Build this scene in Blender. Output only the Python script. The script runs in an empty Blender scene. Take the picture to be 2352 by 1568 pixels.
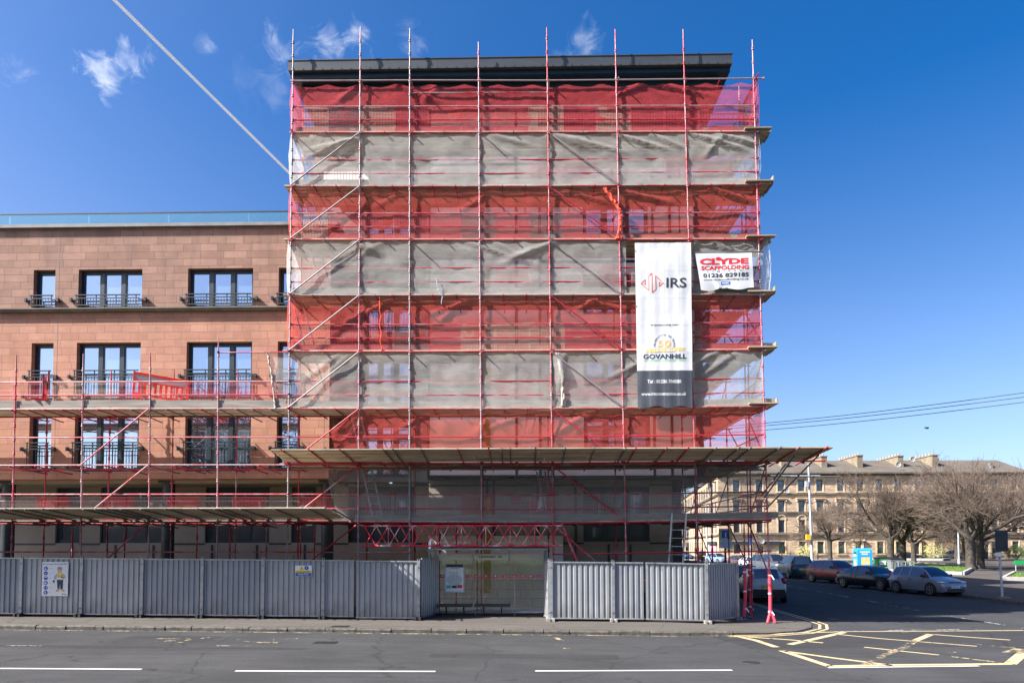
import bpy, bmesh, math, random
from mathutils import Vector, Matrix
R = math.radians
random.seed(7)
S = bpy.context.scene
COL = S.collection
# ---------------------------------------------------------------- camera
F, CX0, CD, CH, YAW, PIT, ROLL, CY = 1568., 4.1403, 23.9833, 2.752, -.0197, .0422, -.0016, 1184.
def _rot():
    cy, sy, cp, sp, cr, sr = math.cos(YAW), math.sin(YAW), math.cos(PIT), math.sin(PIT), math.cos(ROLL), math.sin(ROLL)
    r = (cy, -sy, 0.); b = (sy, cy, 0.)
    fw = (cp*b[0], cp*b[1], sp); u = (-sp*b[0], -sp*b[1], cp)
    return tuple(cr*a+sr*c for a, c in zip(r, u)), tuple(-sr*a+cr*c for a, c in zip(r, u)), fw
RV, UV, FV = _rot()
def ray(px, py):
    u = (px-1176)/F; v = (CY-py)/F
    return tuple(FV[i]+u*RV[i]+v*UV[i] for i in range(3))
def at(px, py, Y=0.):          # survey: a point of the photograph carried onto the vertical plane y = Y
    d = ray(px, py); t = (Y+CD)/d[1]; return (CX0+t*d[0], Y, CH+t*d[2])
def gz(x): return max(0., .0085*(9-x))
def gr(px, py, off=0.):        # the same onto the ground
    z = off
    for _ in range(6):
        d = ray(px, py); t = (z-CH)/d[2]; p = (CX0+t*d[0], -CD+t*d[1]); z = gz(p[0])+off
    return (p[0], p[1], z)
cam = bpy.data.cameras.new('camera'); cam.lens = 24.; cam.sensor_width = 36.; cam.shift_y = (CY-784)/2352
cam.clip_start = .1; cam.clip_end = 9000
co = bpy.data.objects.new('camera', cam); COL.objects.link(co); S.camera = co
co.matrix_world = Matrix(((RV[0], UV[0], -FV[0], CX0), (RV[1], UV[1], -FV[1], -CD), (RV[2], UV[2], -FV[2], CH), (0, 0, 0, 1)))
# ---------------------------------------------------------------- light
SUNV = Vector((-2.7, -1.0, 2.5)).normalized()
EL = math.asin(SUNV.z); AZ = math.atan2(SUNV.x, SUNV.y)
sun = bpy.data.lights.new('sun', 'SUN'); sun.energy = 5.0; sun.angle = R(.5); sun.color = (1, .955, .89)
so = bpy.data.objects.new('sun', sun); COL.objects.link(so); so.rotation_euler = SUNV.to_track_quat('Z', 'Y').to_euler()
S.view_settings.view_transform = 'Standard'; S.view_settings.look = 'None'; S.view_settings.exposure = 1.58; S.view_settings.gamma = 1
S.view_settings.use_curve_mapping = False
S.cycles.transparent_max_bounces = 40; S.cycles.max_bounces = 8; S.cycles.diffuse_bounces = 5; S.cycles.use_denoising = True
S.cycles.caustics_reflective = False; S.cycles.caustics_refractive = False
W = bpy.data.worlds.new('World'); S.world = W; W.use_nodes = True
nt = W.node_tree; nt.nodes.clear()
def N(tree, typ, **kw):
    n = tree.nodes.new(typ)
    for k, v in kw.items():
        if k.startswith('i_'):
            n.inputs[int(k[2:])].default_value = v
        else: setattr(n, k, v)
    return n
sky = N(nt, 'ShaderNodeTexSky', sky_type='NISHITA', sun_disc=False, sun_elevation=EL, sun_rotation=AZ, air_density=.65, dust_density=2.4, ozone_density=1.6, altitude=50)
tc = N(nt, 'ShaderNodeTexCoord')
def mth(t, op, a, b=None, c=None, clamp=False):
    n = t.nodes.new('ShaderNodeMath'); n.operation = op; n.use_clamp = clamp
    for i, v in enumerate((a, b, c)):
        if v is None: continue
        if isinstance(v, (int, float)): n.inputs[i].default_value = v
        else: t.links.new(v, n.inputs[i])
    return n.outputs[0]
cn = N(nt, 'ShaderNodeTexNoise'); cn.inputs['Scale'].default_value = 26; cn.inputs['Detail'].default_value = 9; cn.inputs['Roughness'].default_value = .62; cn.inputs['Distortion'].default_value = 1.3
nt.links.new(tc.outputs['Generated'], cn.inputs['Vector'])
nbig = N(nt, 'ShaderNodeTexNoise'); nbig.inputs['Scale'].default_value = 60; nbig.inputs['Detail'].default_value = 6
nt.links.new(tc.outputs['Generated'], nbig.inputs['Vector'])
tot = None
for px, py, rad, amp in ((240, 160, 46, 1.0), (300, 135, 46, 1.0), (470, 100, 38, .55), (45, 150, 36, .45), (640, 115, 55, .5), (640, 215, 50, .25), (755, 110, 55, .7), (815, 88, 45, .75), (945, 105, 45, .4), (1335, 95, 50, .5), (1305, 125, 35, .3), (560, 190, 60, .15)):
    d = Vector(ray(px, py)).normalized()
    vm = N(nt, 'ShaderNodeVectorMath', operation='DISTANCE'); vm.inputs[1].default_value = d
    nt.links.new(tc.outputs['Generated'], vm.inputs[0])
    dis = mth(nt, 'DIVIDE', vm.outputs['Value'], rad/1568*.72)
    dis = mth(nt, 'ADD', dis, mth(nt, 'MULTIPLY', mth(nt, 'SUBTRACT', cn.outputs['Fac'], .5), 4.6))
    m = mth(nt, 'SUBTRACT', 1.0, dis, clamp=True)
    m = mth(nt, 'MULTIPLY', m, amp)
    tot = m if tot is None else mth(nt, 'MAXIMUM', tot, m)
tot = mth(nt, 'MULTIPLY', tot, mth(nt, 'ADD', mth(nt, 'MULTIPLY', nbig.outputs['Fac'], 1.6), -.1, clamp=True))
mixc = N(nt, 'ShaderNodeMix', data_type='RGBA')
nt.links.new(mth(nt, 'MULTIPLY', mth(nt, 'POWER', tot, 1.4), .75, clamp=True), mixc.inputs[0])
hs = N(nt, 'ShaderNodeHueSaturation'); _sz = N(nt, 'ShaderNodeSeparateXYZ'); nt.links.new(tc.outputs['Generated'], _sz.inputs[0]); nt.links.new(mth(nt, 'ADD', .98, mth(nt, 'MULTIPLY', mth(nt, 'MULTIPLY', _sz.outputs[2], 1.9, clamp=True), .49)), hs.inputs['Saturation']); hs.inputs['Value'].default_value = .87; hs.inputs['Hue'].default_value = .503
nt.links.new(sky.outputs[0], hs.inputs['Color']); gm = N(nt, 'ShaderNodeGamma'); gm.inputs[1].default_value = 1.0; nt.links.new(hs.outputs[0], gm.inputs[0]); nt.links.new(gm.outputs[0], mixc.inputs[6]); mixc.inputs[7].default_value = (3.9, 4.1, 4.5, 1)
bg = N(nt, 'ShaderNodeBackground'); bg.inputs['Strength'].default_value = .105
wo = N(nt, 'ShaderNodeOutputWorld'); nt.links.new(mixc.outputs[2], bg.inputs['Color']); nt.links.new(bg.outputs[0], wo.inputs[0])
# ---------------------------------------------------------------- materials
def newmat(name):
    m = bpy.data.materials.new(name); m.use_nodes = True; t = m.node_tree
    return m, t, t.nodes['Principled BSDF']
def ramp(t, fac, stops):
    r = t.nodes.new('ShaderNodeValToRGB'); e = r.color_ramp.elements
    while len(e) < len(stops): e.new(.5)
    for i, (p, c) in enumerate(stops):
        e[i].position = p; e[i].color = (*c, 1) if len(c) == 3 else c
    t.links.new(fac, r.inputs[0]); return r.outputs[0]
def noise(t, scale, detail=4, vec=None, rough=.55, coord='Object', sc=(1, 1, 1), dist=0):
    n = t.nodes.new('ShaderNodeTexNoise'); n.inputs['Scale'].default_value = scale; n.inputs['Detail'].default_value = detail
    n.inputs['Roughness'].default_value = rough; n.inputs['Distortion'].default_value = dist
    if vec is None:
        c = t.nodes.new('ShaderNodeTexCoord'); vec = c.outputs[coord]
    mp = t.nodes.new('ShaderNodeMapping'); mp.inputs['Scale'].default_value = sc
    t.links.new(vec, mp.inputs[0]); t.links.new(mp.outputs[0], n.inputs['Vector'])
    return n.outputs['Fac']
def mixrgb(t, fac, a, b, mode='MIX'):
    n = t.nodes.new('ShaderNodeMix'); n.data_type = 'RGBA'; n.blend_type = mode
    for i, v in ((0, fac), (6, a), (7, b)):
        if isinstance(v, (int, float)): n.inputs[i].default_value = v
        elif isinstance(v, tuple): n.inputs[i].default_value = (*v, 1) if len(v) == 3 else v
        else: t.links.new(v, n.inputs[i])
    return n.outputs[2]
def bump(t, b, h, s=.2, d=.01):
    n = t.nodes.new('ShaderNodeBump'); n.inputs['Strength'].default_value = s; n.inputs['Distance'].default_value = d
    t.links.new(h, n.inputs['Height']); t.links.new(n.outputs[0], b.inputs['Normal'])
def P(name, col, rough=.6, metal=0., var=.15, ns=6., sc=(1, 1, 1), bmp=0., spec=None, coat=0.):
    m, t, b = newmat(name)
    b.inputs['Roughness'].default_value = rough; b.inputs['Metallic'].default_value = metal
    if spec is not None: b.inputs['Specular IOR Level'].default_value = spec
    if coat: b.inputs['Coat Weight'].default_value = coat; b.inputs['Coat Roughness'].default_value = .04
    if var:
        f = noise(t, ns, 5, sc=sc)
        c = ramp(t, f, ((.3, tuple(x*(1-var) for x in col)), (.7, tuple(min(1, x*(1+var)) for x in col))))
        t.links.new(c, b.inputs['Base Color'])
        if bmp: bump(t, b, f, bmp)
    else: b.inputs['Base Color'].default_value = (*col, 1)
    return m
M = {}
M['steel_dark'] = P('dark_painted_metal', (.025, .032, .04), .45, 0, .2, 3)
M['navy_frame'] = P('navy_frame_paint', (.016, .028, .04), .4, 0, .15, 3)
M['galv'] = P('galvanised_steel', (.36, .38, .40), .42, .6, .25, 5)
M['lamp_grey'] = P('lamp_post_grey', (.42, .46, .5), .5, .2, .15, 5)
M['concrete'] = P('concrete_block', (.25, .24, .22), .85, 0, .3, 8, bmp=.3)
M['rubber'] = P('black_rubber', (.02, .02, .022), .8, 0, .3, 8)
M['tyre'] = P('tyre_rubber', (.014, .014, .015), .85, 0, .2, 8)
M['rim'] = P('alloy_rim', (.45, .46, .48), .35, .7, .1, 8)
M['black'] = P('black_plastic', (.01, .01, .012), .4, 0, .1, 8)
M['white'] = P('white_paint', (.78, .78, .77), .5, 0, .04, 4)
M['cloth_white'] = P('white_pvc_cloth', (.56, .57, .59), .6, 0, .04, 3, bmp=.1)
M['ink'] = P('dark_ink', (.035, .04, .055), .6, 0, .1)
M['ink_navy'] = P('navy_ink', (.03, .045, .09), .6, 0, .1)
M['ink_red'] = P('red_ink', (.62, .015, .03), .6, 0, .12, 9)
M['ink_orange'] = P('orange_red_ink', (.62, .08, .05), .6, 0, .1)
M['ink_gold'] = P('gold_ink', (.62, .43, .17), .6, 0, .15, 9)
M['ink_green'] = P('green_ink', (.2, .5, .2), .6, 0, .1)
M['ink_blue'] = P('blue_ink', (.01, .1, .42), .5, 0, .1)
M['ink_white'] = P('white_ink', (.8, .8, .8), .5, 0, .03)
M['ink_yellow'] = P('yellow_ink', (.75, .55, .03), .5, 0, .08)
M['ink_skin'] = P('skin_ink', (.7, .38, .3), .6, 0, .05)
M['ink_lightblue'] = P('light_blue_ink', (.25, .45, .75), .6, 0, .05)
M['ink_grey'] = P('grey_ink', (.3, .3, .3), .6, 0, .05)
M['slate'] = P('banner_slate', (.05, .058, .075), .6, 0, .1, 3)
M['orange_plastic'] = P('red_orange_plastic', (.85, .03, .015), .4, 0, .1, 4)
M['foam'] = P('pink_foam_sleeve', (.62, .05, .085), .6, 0, .18, 5)
M['tape'] = P('red_white_tape', (.75, .7, .7), .5, 0, .1, 9)
M['alu'] = P('aluminium_ladder', (.55, .56, .58), .4, .7, .15, 8)
M['grass'] = P('grass_blades', (.075, .13, .02), .9, 0, .5, 3, bmp=.8)
M['bark'] = P('cherry_bark', (.055, .045, .038), .9, 0, .45, 5, bmp=.6)
M['twig'] = P('reddish_twigs', (.135, .10, .078), .85, 0, .35, .7)
M['hedge'] = P('hedge_leaf', (.07, .13, .03), .8, 0, .5, 8)
M['bloom'] = P('pale_yellow_bloom', (.5, .47, .2), .8, 0, .3, 8)
M['render_white'] = P('white_insulation_board', (.90, .87, .84), .85, 0, .07, 1.5)
M['cream_panel'] = P('cream_render_panel', (.31, .265, .215), .85, 0, .10, 1.5)
M['brownclad'] = P('brown_cladding', (.20, .13, .10), .8, 0, .15, 2)
M['goldfoil'] = P('yellow_insulation', (.45, .3, .06), .6, 0, .4, 6)
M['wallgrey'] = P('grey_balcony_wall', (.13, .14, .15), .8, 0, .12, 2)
M['fascia'] = P('roof_fascia_metal', (.05, .057, .065), .45, .2, .18, .8, sc=(1, 1, 4))
M['soffit'] = P('navy_soffit_metal', (.012, .035, .06), .4, .3, .1, 1)
M['redsheet'] = P('red_poly_sheet', (.5, .02, .04), .5, 0, .1)
M['pink'] = P('pink_shopfront', (.6, .25, .3), .6, 0, .05)
M['lead'] = P('slate_coping', (.16, .16, .17), .7, 0, .25, 2)
M['bankblue'] = P('bright_blue_steel', (.02, .25, .55), .4, 0, .08)
M['bingreen'] = P('green_bin_plastic', (.01, .33, .09), .45, 0, .08)
M['bingrey'] = P('grey_bin_plastic', (.17, .18, .19), .5, 0, .08)
M['amber'] = P('amber_box', (.7, .42, .03), .5, 0, .05)
M['plate_y'] = P('yellow_plate', (.75, .5, .04), .4, 0, .03)
M['plate_w'] = P('white_plate', (.72, .72, .7), .4, 0, .03)
M['lens_red'] = P('red_lens', (.4, .01, .015), .15, 0, .1)
M['lens_clear'] = P('clear_lens', (.55, .57, .6), .1, .3, .1)
M['iron'] = P('black_iron_railing', (.015, .015, .016), .6, 0, .1)
M['dish'] = P('satellite_dish_grey', (.35, .35, .35), .6, 0, .05)
M['rooftile'] = P('roof_tiles', (.155, .135, .115), .9, 0, .3, .6, sc=(1, 1, 1), bmp=.2)
M['chimney'] = P('rendered_chimney', (.19, .155, .11), .9, 0, .25, 1.2)
M['pot'] = P('clay_chimney_pot', (.4, .28, .2), .8, 0, .2, 2)
# glass: dark body, mirror-like coat
def glassmat(name, col, rough=.02, fac=.5):
    m, t, b = newmat(name); o = t.nodes['Material Output']
    b.inputs['Base Color'].default_value = (*col, 1); b.inputs['Roughness'].default_value = .3
    g = N(t, 'ShaderNodeBsdfGlossy'); g.inputs['Roughness'].default_value = rough; g.inputs['Color'].default_value = (.68, .83, .97, 1)
    f = noise(t, .9, 2)
    bm = t.nodes.new('ShaderNodeBump'); bm.inputs['Strength'].default_value = .06; bm.inputs['Distance'].default_value = .05
    t.links.new(f, bm.inputs['Height']); t.links.new(bm.outputs[0], g.inputs['Normal'])
    mx = N(t, 'ShaderNodeMixShader'); mx.inputs[0].default_value = fac
    t.links.new(b.outputs[0], mx.inputs[1]); t.links.new(g.outputs[0], mx.inputs[2]); t.links.new(mx.outputs[0], o.inputs[0])
    return m
M['winglass'] = glassmat('window_glass', (.13, .17, .23), .01, .56)
M['carglass'] = glassmat('car_glass', (.012, .015, .02), .02, .10)
M['tenglass'] = glassmat('sash_glass', (.03, .04, .055), .02, .13)
def clearglass(name, col, fac, gl=.1, milk=0):
    m, t, b = newmat(name); o = t.nodes['Material Output']
    tr = N(t, 'ShaderNodeBsdfTransparent'); tr.inputs[0].default_value = (*col, 1)
    g = N(t, 'ShaderNodeBsdfGlossy'); g.inputs['Roughness'].default_value = .02; g.inputs['Color'].default_value = (.9, .95, 1, 1)
    mx = N(t, 'ShaderNodeMixShader'); mx.inputs[0].default_value = gl
    t.links.new(tr.outputs[0], mx.inputs[1]); t.links.new(g.outputs[0], mx.inputs[2]); t.links.new(mx.outputs[0], o.inputs[0])
    if milk:
        df = N(t, 'ShaderNodeBsdfTranslucent'); df.inputs[0].default_value = (.45, .85, .85, 1); m2 = N(t, 'ShaderNodeMixShader'); m2.inputs[0].default_value = milk
        t.links.new(mx.outputs[0], m2.inputs[1]); t.links.new(df.outputs[0], m2.inputs[2]); t.links.new(m2.outputs[0], o.inputs[0])
    return m
M['balglass'] = clearglass('tinted_balustrade_glass', (.82, .97, .97), 1, .06, .22)
M['shelglass'] = clearglass('shelter_glass', (.97, .96, .90), 1, .06)
# debris netting: woven cloth that lets part of the light straight through
def netmat(name, col, opac, stripes=.05):
    m, t, b = newmat(name); o = t.nodes['Material Output']
    tr = N(t, 'ShaderNodeBsdfTransparent')
    df = N(t, 'ShaderNodeBsdfDiffuse'); tl = N(t, 'ShaderNodeBsdfTranslucent')
    f1 = noise(t, 2.2, 5, sc=(1, 1, 2.5)); f2 = noise(t, 9, 3, sc=(.25, .25, 9))
    c = ramp(t, f1, ((.3, tuple(x*.9 for x in col)), (.72, tuple(min(1, x*1.05) for x in col))))
    t.links.new(c, df.inputs[0]); t.links.new(c, tl.inputs[0])
    # the threads are round: lobes tilted left, right, up and down off the cloth's own normal
    ge = N(t, 'ShaderNodeNewGeometry'); sh = df.outputs[0]; sh = None
    for k, off in enumerate(((-1.6, 0, 0), (1.6, 0, 0), (0, 0, 1.6), (0, 0, -1.6))):
        vm = N(t, 'ShaderNodeVectorMath', operation='ADD'); vm.inputs[1].default_value = off; t.links.new(ge.outputs['Normal'], vm.inputs[0])
        vn = N(t, 'ShaderNodeVectorMath', operation='NORMALIZE'); t.links.new(vm.outputs[0], vn.inputs[0])
        d = N(t, 'ShaderNodeBsdfDiffuse'); t.links.new(c, d.inputs[0]); t.links.new(vn.outputs[0], d.inputs['Normal'])
        if sh is None: sh = d.outputs[0]
        else:
            mm = N(t, 'ShaderNodeMixShader'); mm.inputs[0].default_value = 1./(k+1); t.links.new(sh, mm.inputs[1]); t.links.new(d.outputs[0], mm.inputs[2]); sh = mm.outputs[0]
    a = N(t, 'ShaderNodeMixShader'); a.inputs[0].default_value = .30
    t.links.new(sh, a.inputs[1]); t.links.new(tl.outputs[0], a.inputs[2])
    op = mth(t, 'ADD', mth(t, 'MULTIPLY', mth(t, 'SUBTRACT', f2, .5), stripes*5), opac)
    op = mth(t, 'ADD', op, mth(t, 'MULTIPLY', mth(t, 'SUBTRACT', f1, .5), .10), clamp=True)
    # a slanting weave shows more thread
    lw = N(t, 'ShaderNodeLayerWeight'); lw.inputs[0].default_value = .35
    op = mth(t, 'ADD', op, mth(t, 'MULTIPLY', lw.outputs['Facing'], .28), clamp=True)
    mx = N(t, 'ShaderNodeMixShader'); t.links.new(op, mx.inputs[0])
    t.links.new(tr.outputs[0], mx.inputs[1]); t.links.new(a.outputs[0], mx.inputs[2]); t.links.new(mx.outputs[0], o.inputs[0])
    return m
M['net_red'] = netmat('red_debris_netting', (.92, .13, .15), .41)
M['net_red_orange'] = netmat('orange_red_debris_netting', (.94, .165, .14), .39)
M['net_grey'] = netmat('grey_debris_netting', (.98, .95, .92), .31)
M['net_shaded'] = netmat('thin_shaded_grey_netting', (.62, .60, .59), .26)  # darker copy of the grey net, the fan's shade put into its colour
# painted scaffold tube: red paint worn to galvanised metal
def tubemat(name, lo, hi, red=(.36, .012, .032), met=(.27, .22, .235)):
    m, t, b = newmat(name)
    oi = N(t, 'ShaderNodeObjectInfo')
    f = noise(t, 1.6, 6, rough=.7, sc=(1, 1, 1)); f2 = noise(t, 14, 4, rough=.7)
    v = mth(t, 'ADD', mth(t, 'MULTIPLY', f, .75), mth(t, 'MULTIPLY', f2, .25))
    v = mth(t, 'ADD', v, mth(t, 'MULTIPLY', mth(t, 'SUBTRACT', oi.outputs['Random'], .5), .18))
    c = ramp(t, v, ((lo, red), (hi, met)))
    t.links.new(c, b.inputs['Base Color']); b.inputs['Roughness'].default_value = .5; b.inputs['Metallic'].default_value = .15
    return m
M['tube'] = tubemat('red_painted_tube', .52, .66)
M['tube_worn'] = tubemat('worn_red_tube', .43, .60, red=(.40, .03, .06), met=(.32, .25, .275))
M['tube_pale'] = tubemat('flaking_red_beam', .46, .58, red=(.5, .02, .05), met=(.62, .50, .50))
M['tube_galv'] = tubemat('galvanised_tube', .22, .42, met=(.26, .23, .25))
M['tube_darkgalv'] = tubemat('dull_galvanised_tube', .10, .33, met=(.12, .115, .12))
def woodmat(name, col, along='X'):
    m, t, b = newmat(name)
    f = noise(t, 1.0, 7, rough=.65, sc=(1.2, 10, 10)); g = noise(t, 3, 4, sc=(.5, 5, 5))
    c = ramp(t, f, ((.3, tuple(x*.6 for x in col)), (.5, col), (.75, tuple(min(1, x*1.35) for x in col))))
    c = mixrgb(t, .35, c, ramp(t, g, ((.4, tuple(x*.5 for x in col)), (.6, tuple(x*1.2 for x in col)))))
    at_ = N(t, 'ShaderNodeAttribute', attribute_name='shade')
    c = mixrgb(t, 1., c, at_.outputs['Color'], 'MULTIPLY')
    t.links.new(c, b.inputs['Base Color']); b.inputs['Roughness'].default_value = .85
    bump(t, b, f, .3)
    return m
M['board'] = woodmat('weathered_scaffold_board', (.42, .35, .26))
M['board_dark'] = woodmat('dark_scaffold_board', (.22, .18, .13))  # darker tone of the same board
M['toe'] = P('grey_toe_board', (.23, .21, .185), .85, 0, .28, 1.5, sc=(.6, 3, 6))
# sandstone ashlar in running courses
def ashlar(name, c1, c2, mort, bw, bh, dark=(.1, .08, .07), staineff=.5, off=.5):
    m, t, b = newmat(name)
    tcn = N(t, 'ShaderNodeTexCoord'); sx = N(t, 'ShaderNodeSeparateXYZ'); cb = N(t, 'ShaderNodeCombineXYZ')
    t.links.new(tcn.outputs['Object'], sx.inputs[0])
    t.links.new(mth(t, 'ADD', sx.outputs[0], sx.outputs[1]), cb.inputs[0]); t.links.new(sx.outputs[2], cb.inputs[1])
    br = N(t, 'ShaderNodeTexBrick'); br.inputs['Scale'].default_value = 1; br.inputs['Brick Width'].default_value = bw; br.inputs['Row Height'].default_value = bh
    br.inputs['Mortar Size'].default_value = .008; br.inputs['Mortar Smooth'].default_value = .2; br.offset = off; br.offset_frequency = 2; br.squash = 1.35; br.squash_frequency = 3
    br.inputs['Color1'].default_value = (0, 0, 0, 1); br.inputs['Color2'].default_value = (1, 1, 1, 1); br.inputs['Mortar'].default_value = (.5, .5, .5, 1); br.inputs['Bias'].default_value = 0
    t.links.new(cb.outputs[0], br.inputs[0])
    base = ramp(t, br.outputs['Color'], ((0, c1), (.5, tuple((a+c)/2 for a, c in zip(c1, c2))), (1, c2)))
    n1 = noise(t, 1.1, 6, rough=.6); n2 = noise(t, 4, 8, rough=.7, sc=(.45, .45, 6)); n3 = noise(t, .5, 6, rough=.65, sc=(2.2, 2.2, .5))
    base = mixrgb(t, 1., base, ramp(t, n1, ((.3, (.82, .80, .80)), (.7, (1.12, 1.1, 1.08)))), 'MULTIPLY')
    base = mixrgb(t, 1., base, ramp(t, n2, ((.3, (.84, .83, .82)), (.7, (1.12, 1.12, 1.12)))), 'MULTIPLY')
    base = mixrgb(t, ramp(t, n3, ((.52, (0, 0, 0)), (.75, (staineff,)*3))), base, dark)
    base = mixrgb(t, br.outputs['Fac'], base, mort)
    t.links.new(base, b.inputs['Base Color']); b.inputs['Roughness'].default_value = .9
    h = mth(t, 'SUBTRACT', mth(t, 'MULTIPLY', n2, .5), br.outputs['Fac'])
    bump(t, b, h, .35, .02)
    return m
M['stone_top'] = ashlar('red_sandstone_weathered', (.245, .138, .103), (.335, .196, .148), (.10, .065, .055), .68, .292, staineff=.6)
M['stone'] = ashlar('red_sandstone', (.365, .18, .122), (.44, .228, .158), (.19, .10, .075), .68, .292, dark=(.2, .11, .08), staineff=.32)
M['blond'] = ashlar('blond_sandstone', (.40, .30, .205), (.58, .44, .30), (.3, .23, .16), 1.0, .33, dark=(.16, .13, .10), staineff=.5)
M['blond_plain'] = P('carved_blond_stone', (.52, .41, .28), .9, 0, .25, 1.5)
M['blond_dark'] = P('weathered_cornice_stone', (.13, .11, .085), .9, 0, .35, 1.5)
M['blockwall'] = ashlar('grey_blockwork', (.78, .75, .68), (.84, .80, .74), (.3, .28, .25), .9, .34, staineff=.15)
def asphalt(name, c, spk, sp_amt=.6, patch=.2):
    m, t, b = newmat(name)
    f = noise(t, 55, 2, rough=.8); g = noise(t, .35, 6, rough=.6); s = noise(t, 2.2, 4, sc=(.25, 1.6, 1))
    c0 = ramp(t, f, ((.33, tuple(x*.72 for x in c)), (.62, c), (.74, tuple(x*(1+sp_amt) for x in spk))))
    c1 = mixrgb(t, 1., c0, ramp(t, g, ((.3, (1-patch,)*3), (.7, (1+patch,)*3))), 'MULTIPLY')
    c1 = mixrgb(t, 1., c1, ramp(t, s, ((.3, (.86,)*3), (.7, (1.10,)*3))), 'MULTIPLY')
    st_ = noise(t, 1.7, 3, rough=.5, dist=.8); c1 = mixrgb(t, 1., c1, ramp(t, st_, ((.27, (.62,)*3), (.33, (1,)*3))), 'MULTIPLY')
    # tar-dark specks and thin cracks
    vo = N(t, 'ShaderNodeTexVoronoi', feature='DISTANCE_TO_EDGE'); vo.inputs['Scale'].default_value = .22
    tcn = N(t, 'ShaderNodeTexCoord'); w = N(t, 'ShaderNodeTexNoise'); w.inputs['Scale'].default_value = 1.3; w.inputs['Detail'].default_value = 6
    t.links.new(tcn.outputs['Object'], w.inputs['Vector'])
    t.links.new(mixrgb(t, .35, tcn.outputs['Object'], w.outputs['Color'], 'ADD'), vo.inputs['Vector'])
    crack = ramp(t, vo.outputs['Distance'], ((0, (.62,)*3), (.006, (1,)*3)))
    c1 = mixrgb(t, .95, c1, mixrgb(t, 1., c1, crack, 'MULTIPLY'))
    t.links.new(c1, b.inputs['Base Color']); b.inputs['Roughness'].default_value = .95; b.inputs['Specular IOR Level'].default_value = .12
    bump(t, b, f, .5, .01)
    return m
M['asphalt'] = asphalt('road_asphalt', (.052, .053, .056), (.085, .086, .09))
M['asphalt_new'] = asphalt('newer_road_asphalt', (.042, .042, .045), (.07, .07, .073), .4, .08)
M['paving'] = asphalt('pavement_tarmac', (.105, .096, .088), (.21, .19, .17), .5, .1)
M['plaza'] = asphalt('plaza_setts', (.085, .075, .068), (.15, .14, .13), .4, .18)
M['kerb'] = P('granite_kerb', (.07, .064, .056), .85, 0, .5, 7, bmp=.8)
M['slab'] = P('pale_paving_slab', (.30, .29, .27), .85, 0, .15, 3)
def paint(name, c, wear):
    m, t, b = newmat(name); o = t.nodes['Material Output']
    b.inputs['Base Color'].default_value = (*c, 1); b.inputs['Roughness'].default_value = .7
    f = noise(t, 7, 8, rough=.75); g = noise(t, 1.1, 3)
    v = mth(t, 'ADD', mth(t, 'MULTIPLY', f, .6), mth(t, 'MULTIPLY', g, .4))
    a = ramp(t, v, ((wear, (0, 0, 0)), (wear+.03, (1, 1, 1))))
    tr = N(t, 'ShaderNodeBsdfTransparent'); mx = N(t, 'ShaderNodeMixShader')
    t.links.new(a, mx.inputs[0]); t.links.new(tr.outputs[0], mx.inputs[1]); t.links.new(b.outputs[0], mx.inputs[2]); t.links.new(mx.outputs[0], o.inputs[0])
    return m
M['line_white'] = paint('white_road_paint', (.5, .5, .49), .30)
M['line_worn'] = paint('worn_white_road_paint', (.3, .3, .3), .5)
M['gutter'] = paint('gutter_grit', (.075, .066, .054), .50)
M['line_yellow'] = paint('yellow_road_paint', (.46, .36, .20), .40)
M['line_yellow_worn'] = paint('worn_yellow_road_paint', (.36, .29, .17), .51)
_tm, _tt, _tb = newmat('contrail_ice')
_tb.inputs['Base Color'].default_value = (.95, .95, .97, 1); _tb.inputs['Roughness'].default_value = 1
_f = noise(_tt, .004, 3); _lw = N(_tt, 'ShaderNodeLayerWeight'); _lw.inputs[0].default_value = .5
_a = mth(_tt, 'MULTIPLY', mth(_tt, 'POWER', mth(_tt, 'SUBTRACT', 1.0, _lw.outputs['Facing']), .55), mth(_tt, 'ADD', _f, .6), clamp=True)
_tl = N(_tt, 'ShaderNodeBsdfTranslucent'); _ad = N(_tt, 'ShaderNodeMixShader'); _ad.inputs[0].default_value = .5
_tt.links.new(_tb.outputs[0], _ad.inputs[1]); _tt.links.new(_tl.outputs[0], _ad.inputs[2])
_tr = N(_tt, 'ShaderNodeBsdfTransparent'); _mx = N(_tt, 'ShaderNodeMixShader'); _tt.links.new(_a, _mx.inputs[0]); _tt.links.new(_tr.outputs[0], _mx.inputs[1]); _tt.links.new(_ad.outputs[0], _mx.inputs[2]); _tt.links.new(_mx.outputs[0], _tt.nodes['Material Output'].inputs[0])
M['contrail'] = _tm
def carpaint(name, c, metal=.4):
    return P(name, tuple(x*.8 for x in c), .22, metal*.25, .04, 2, spec=.45, coat=.35)
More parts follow.
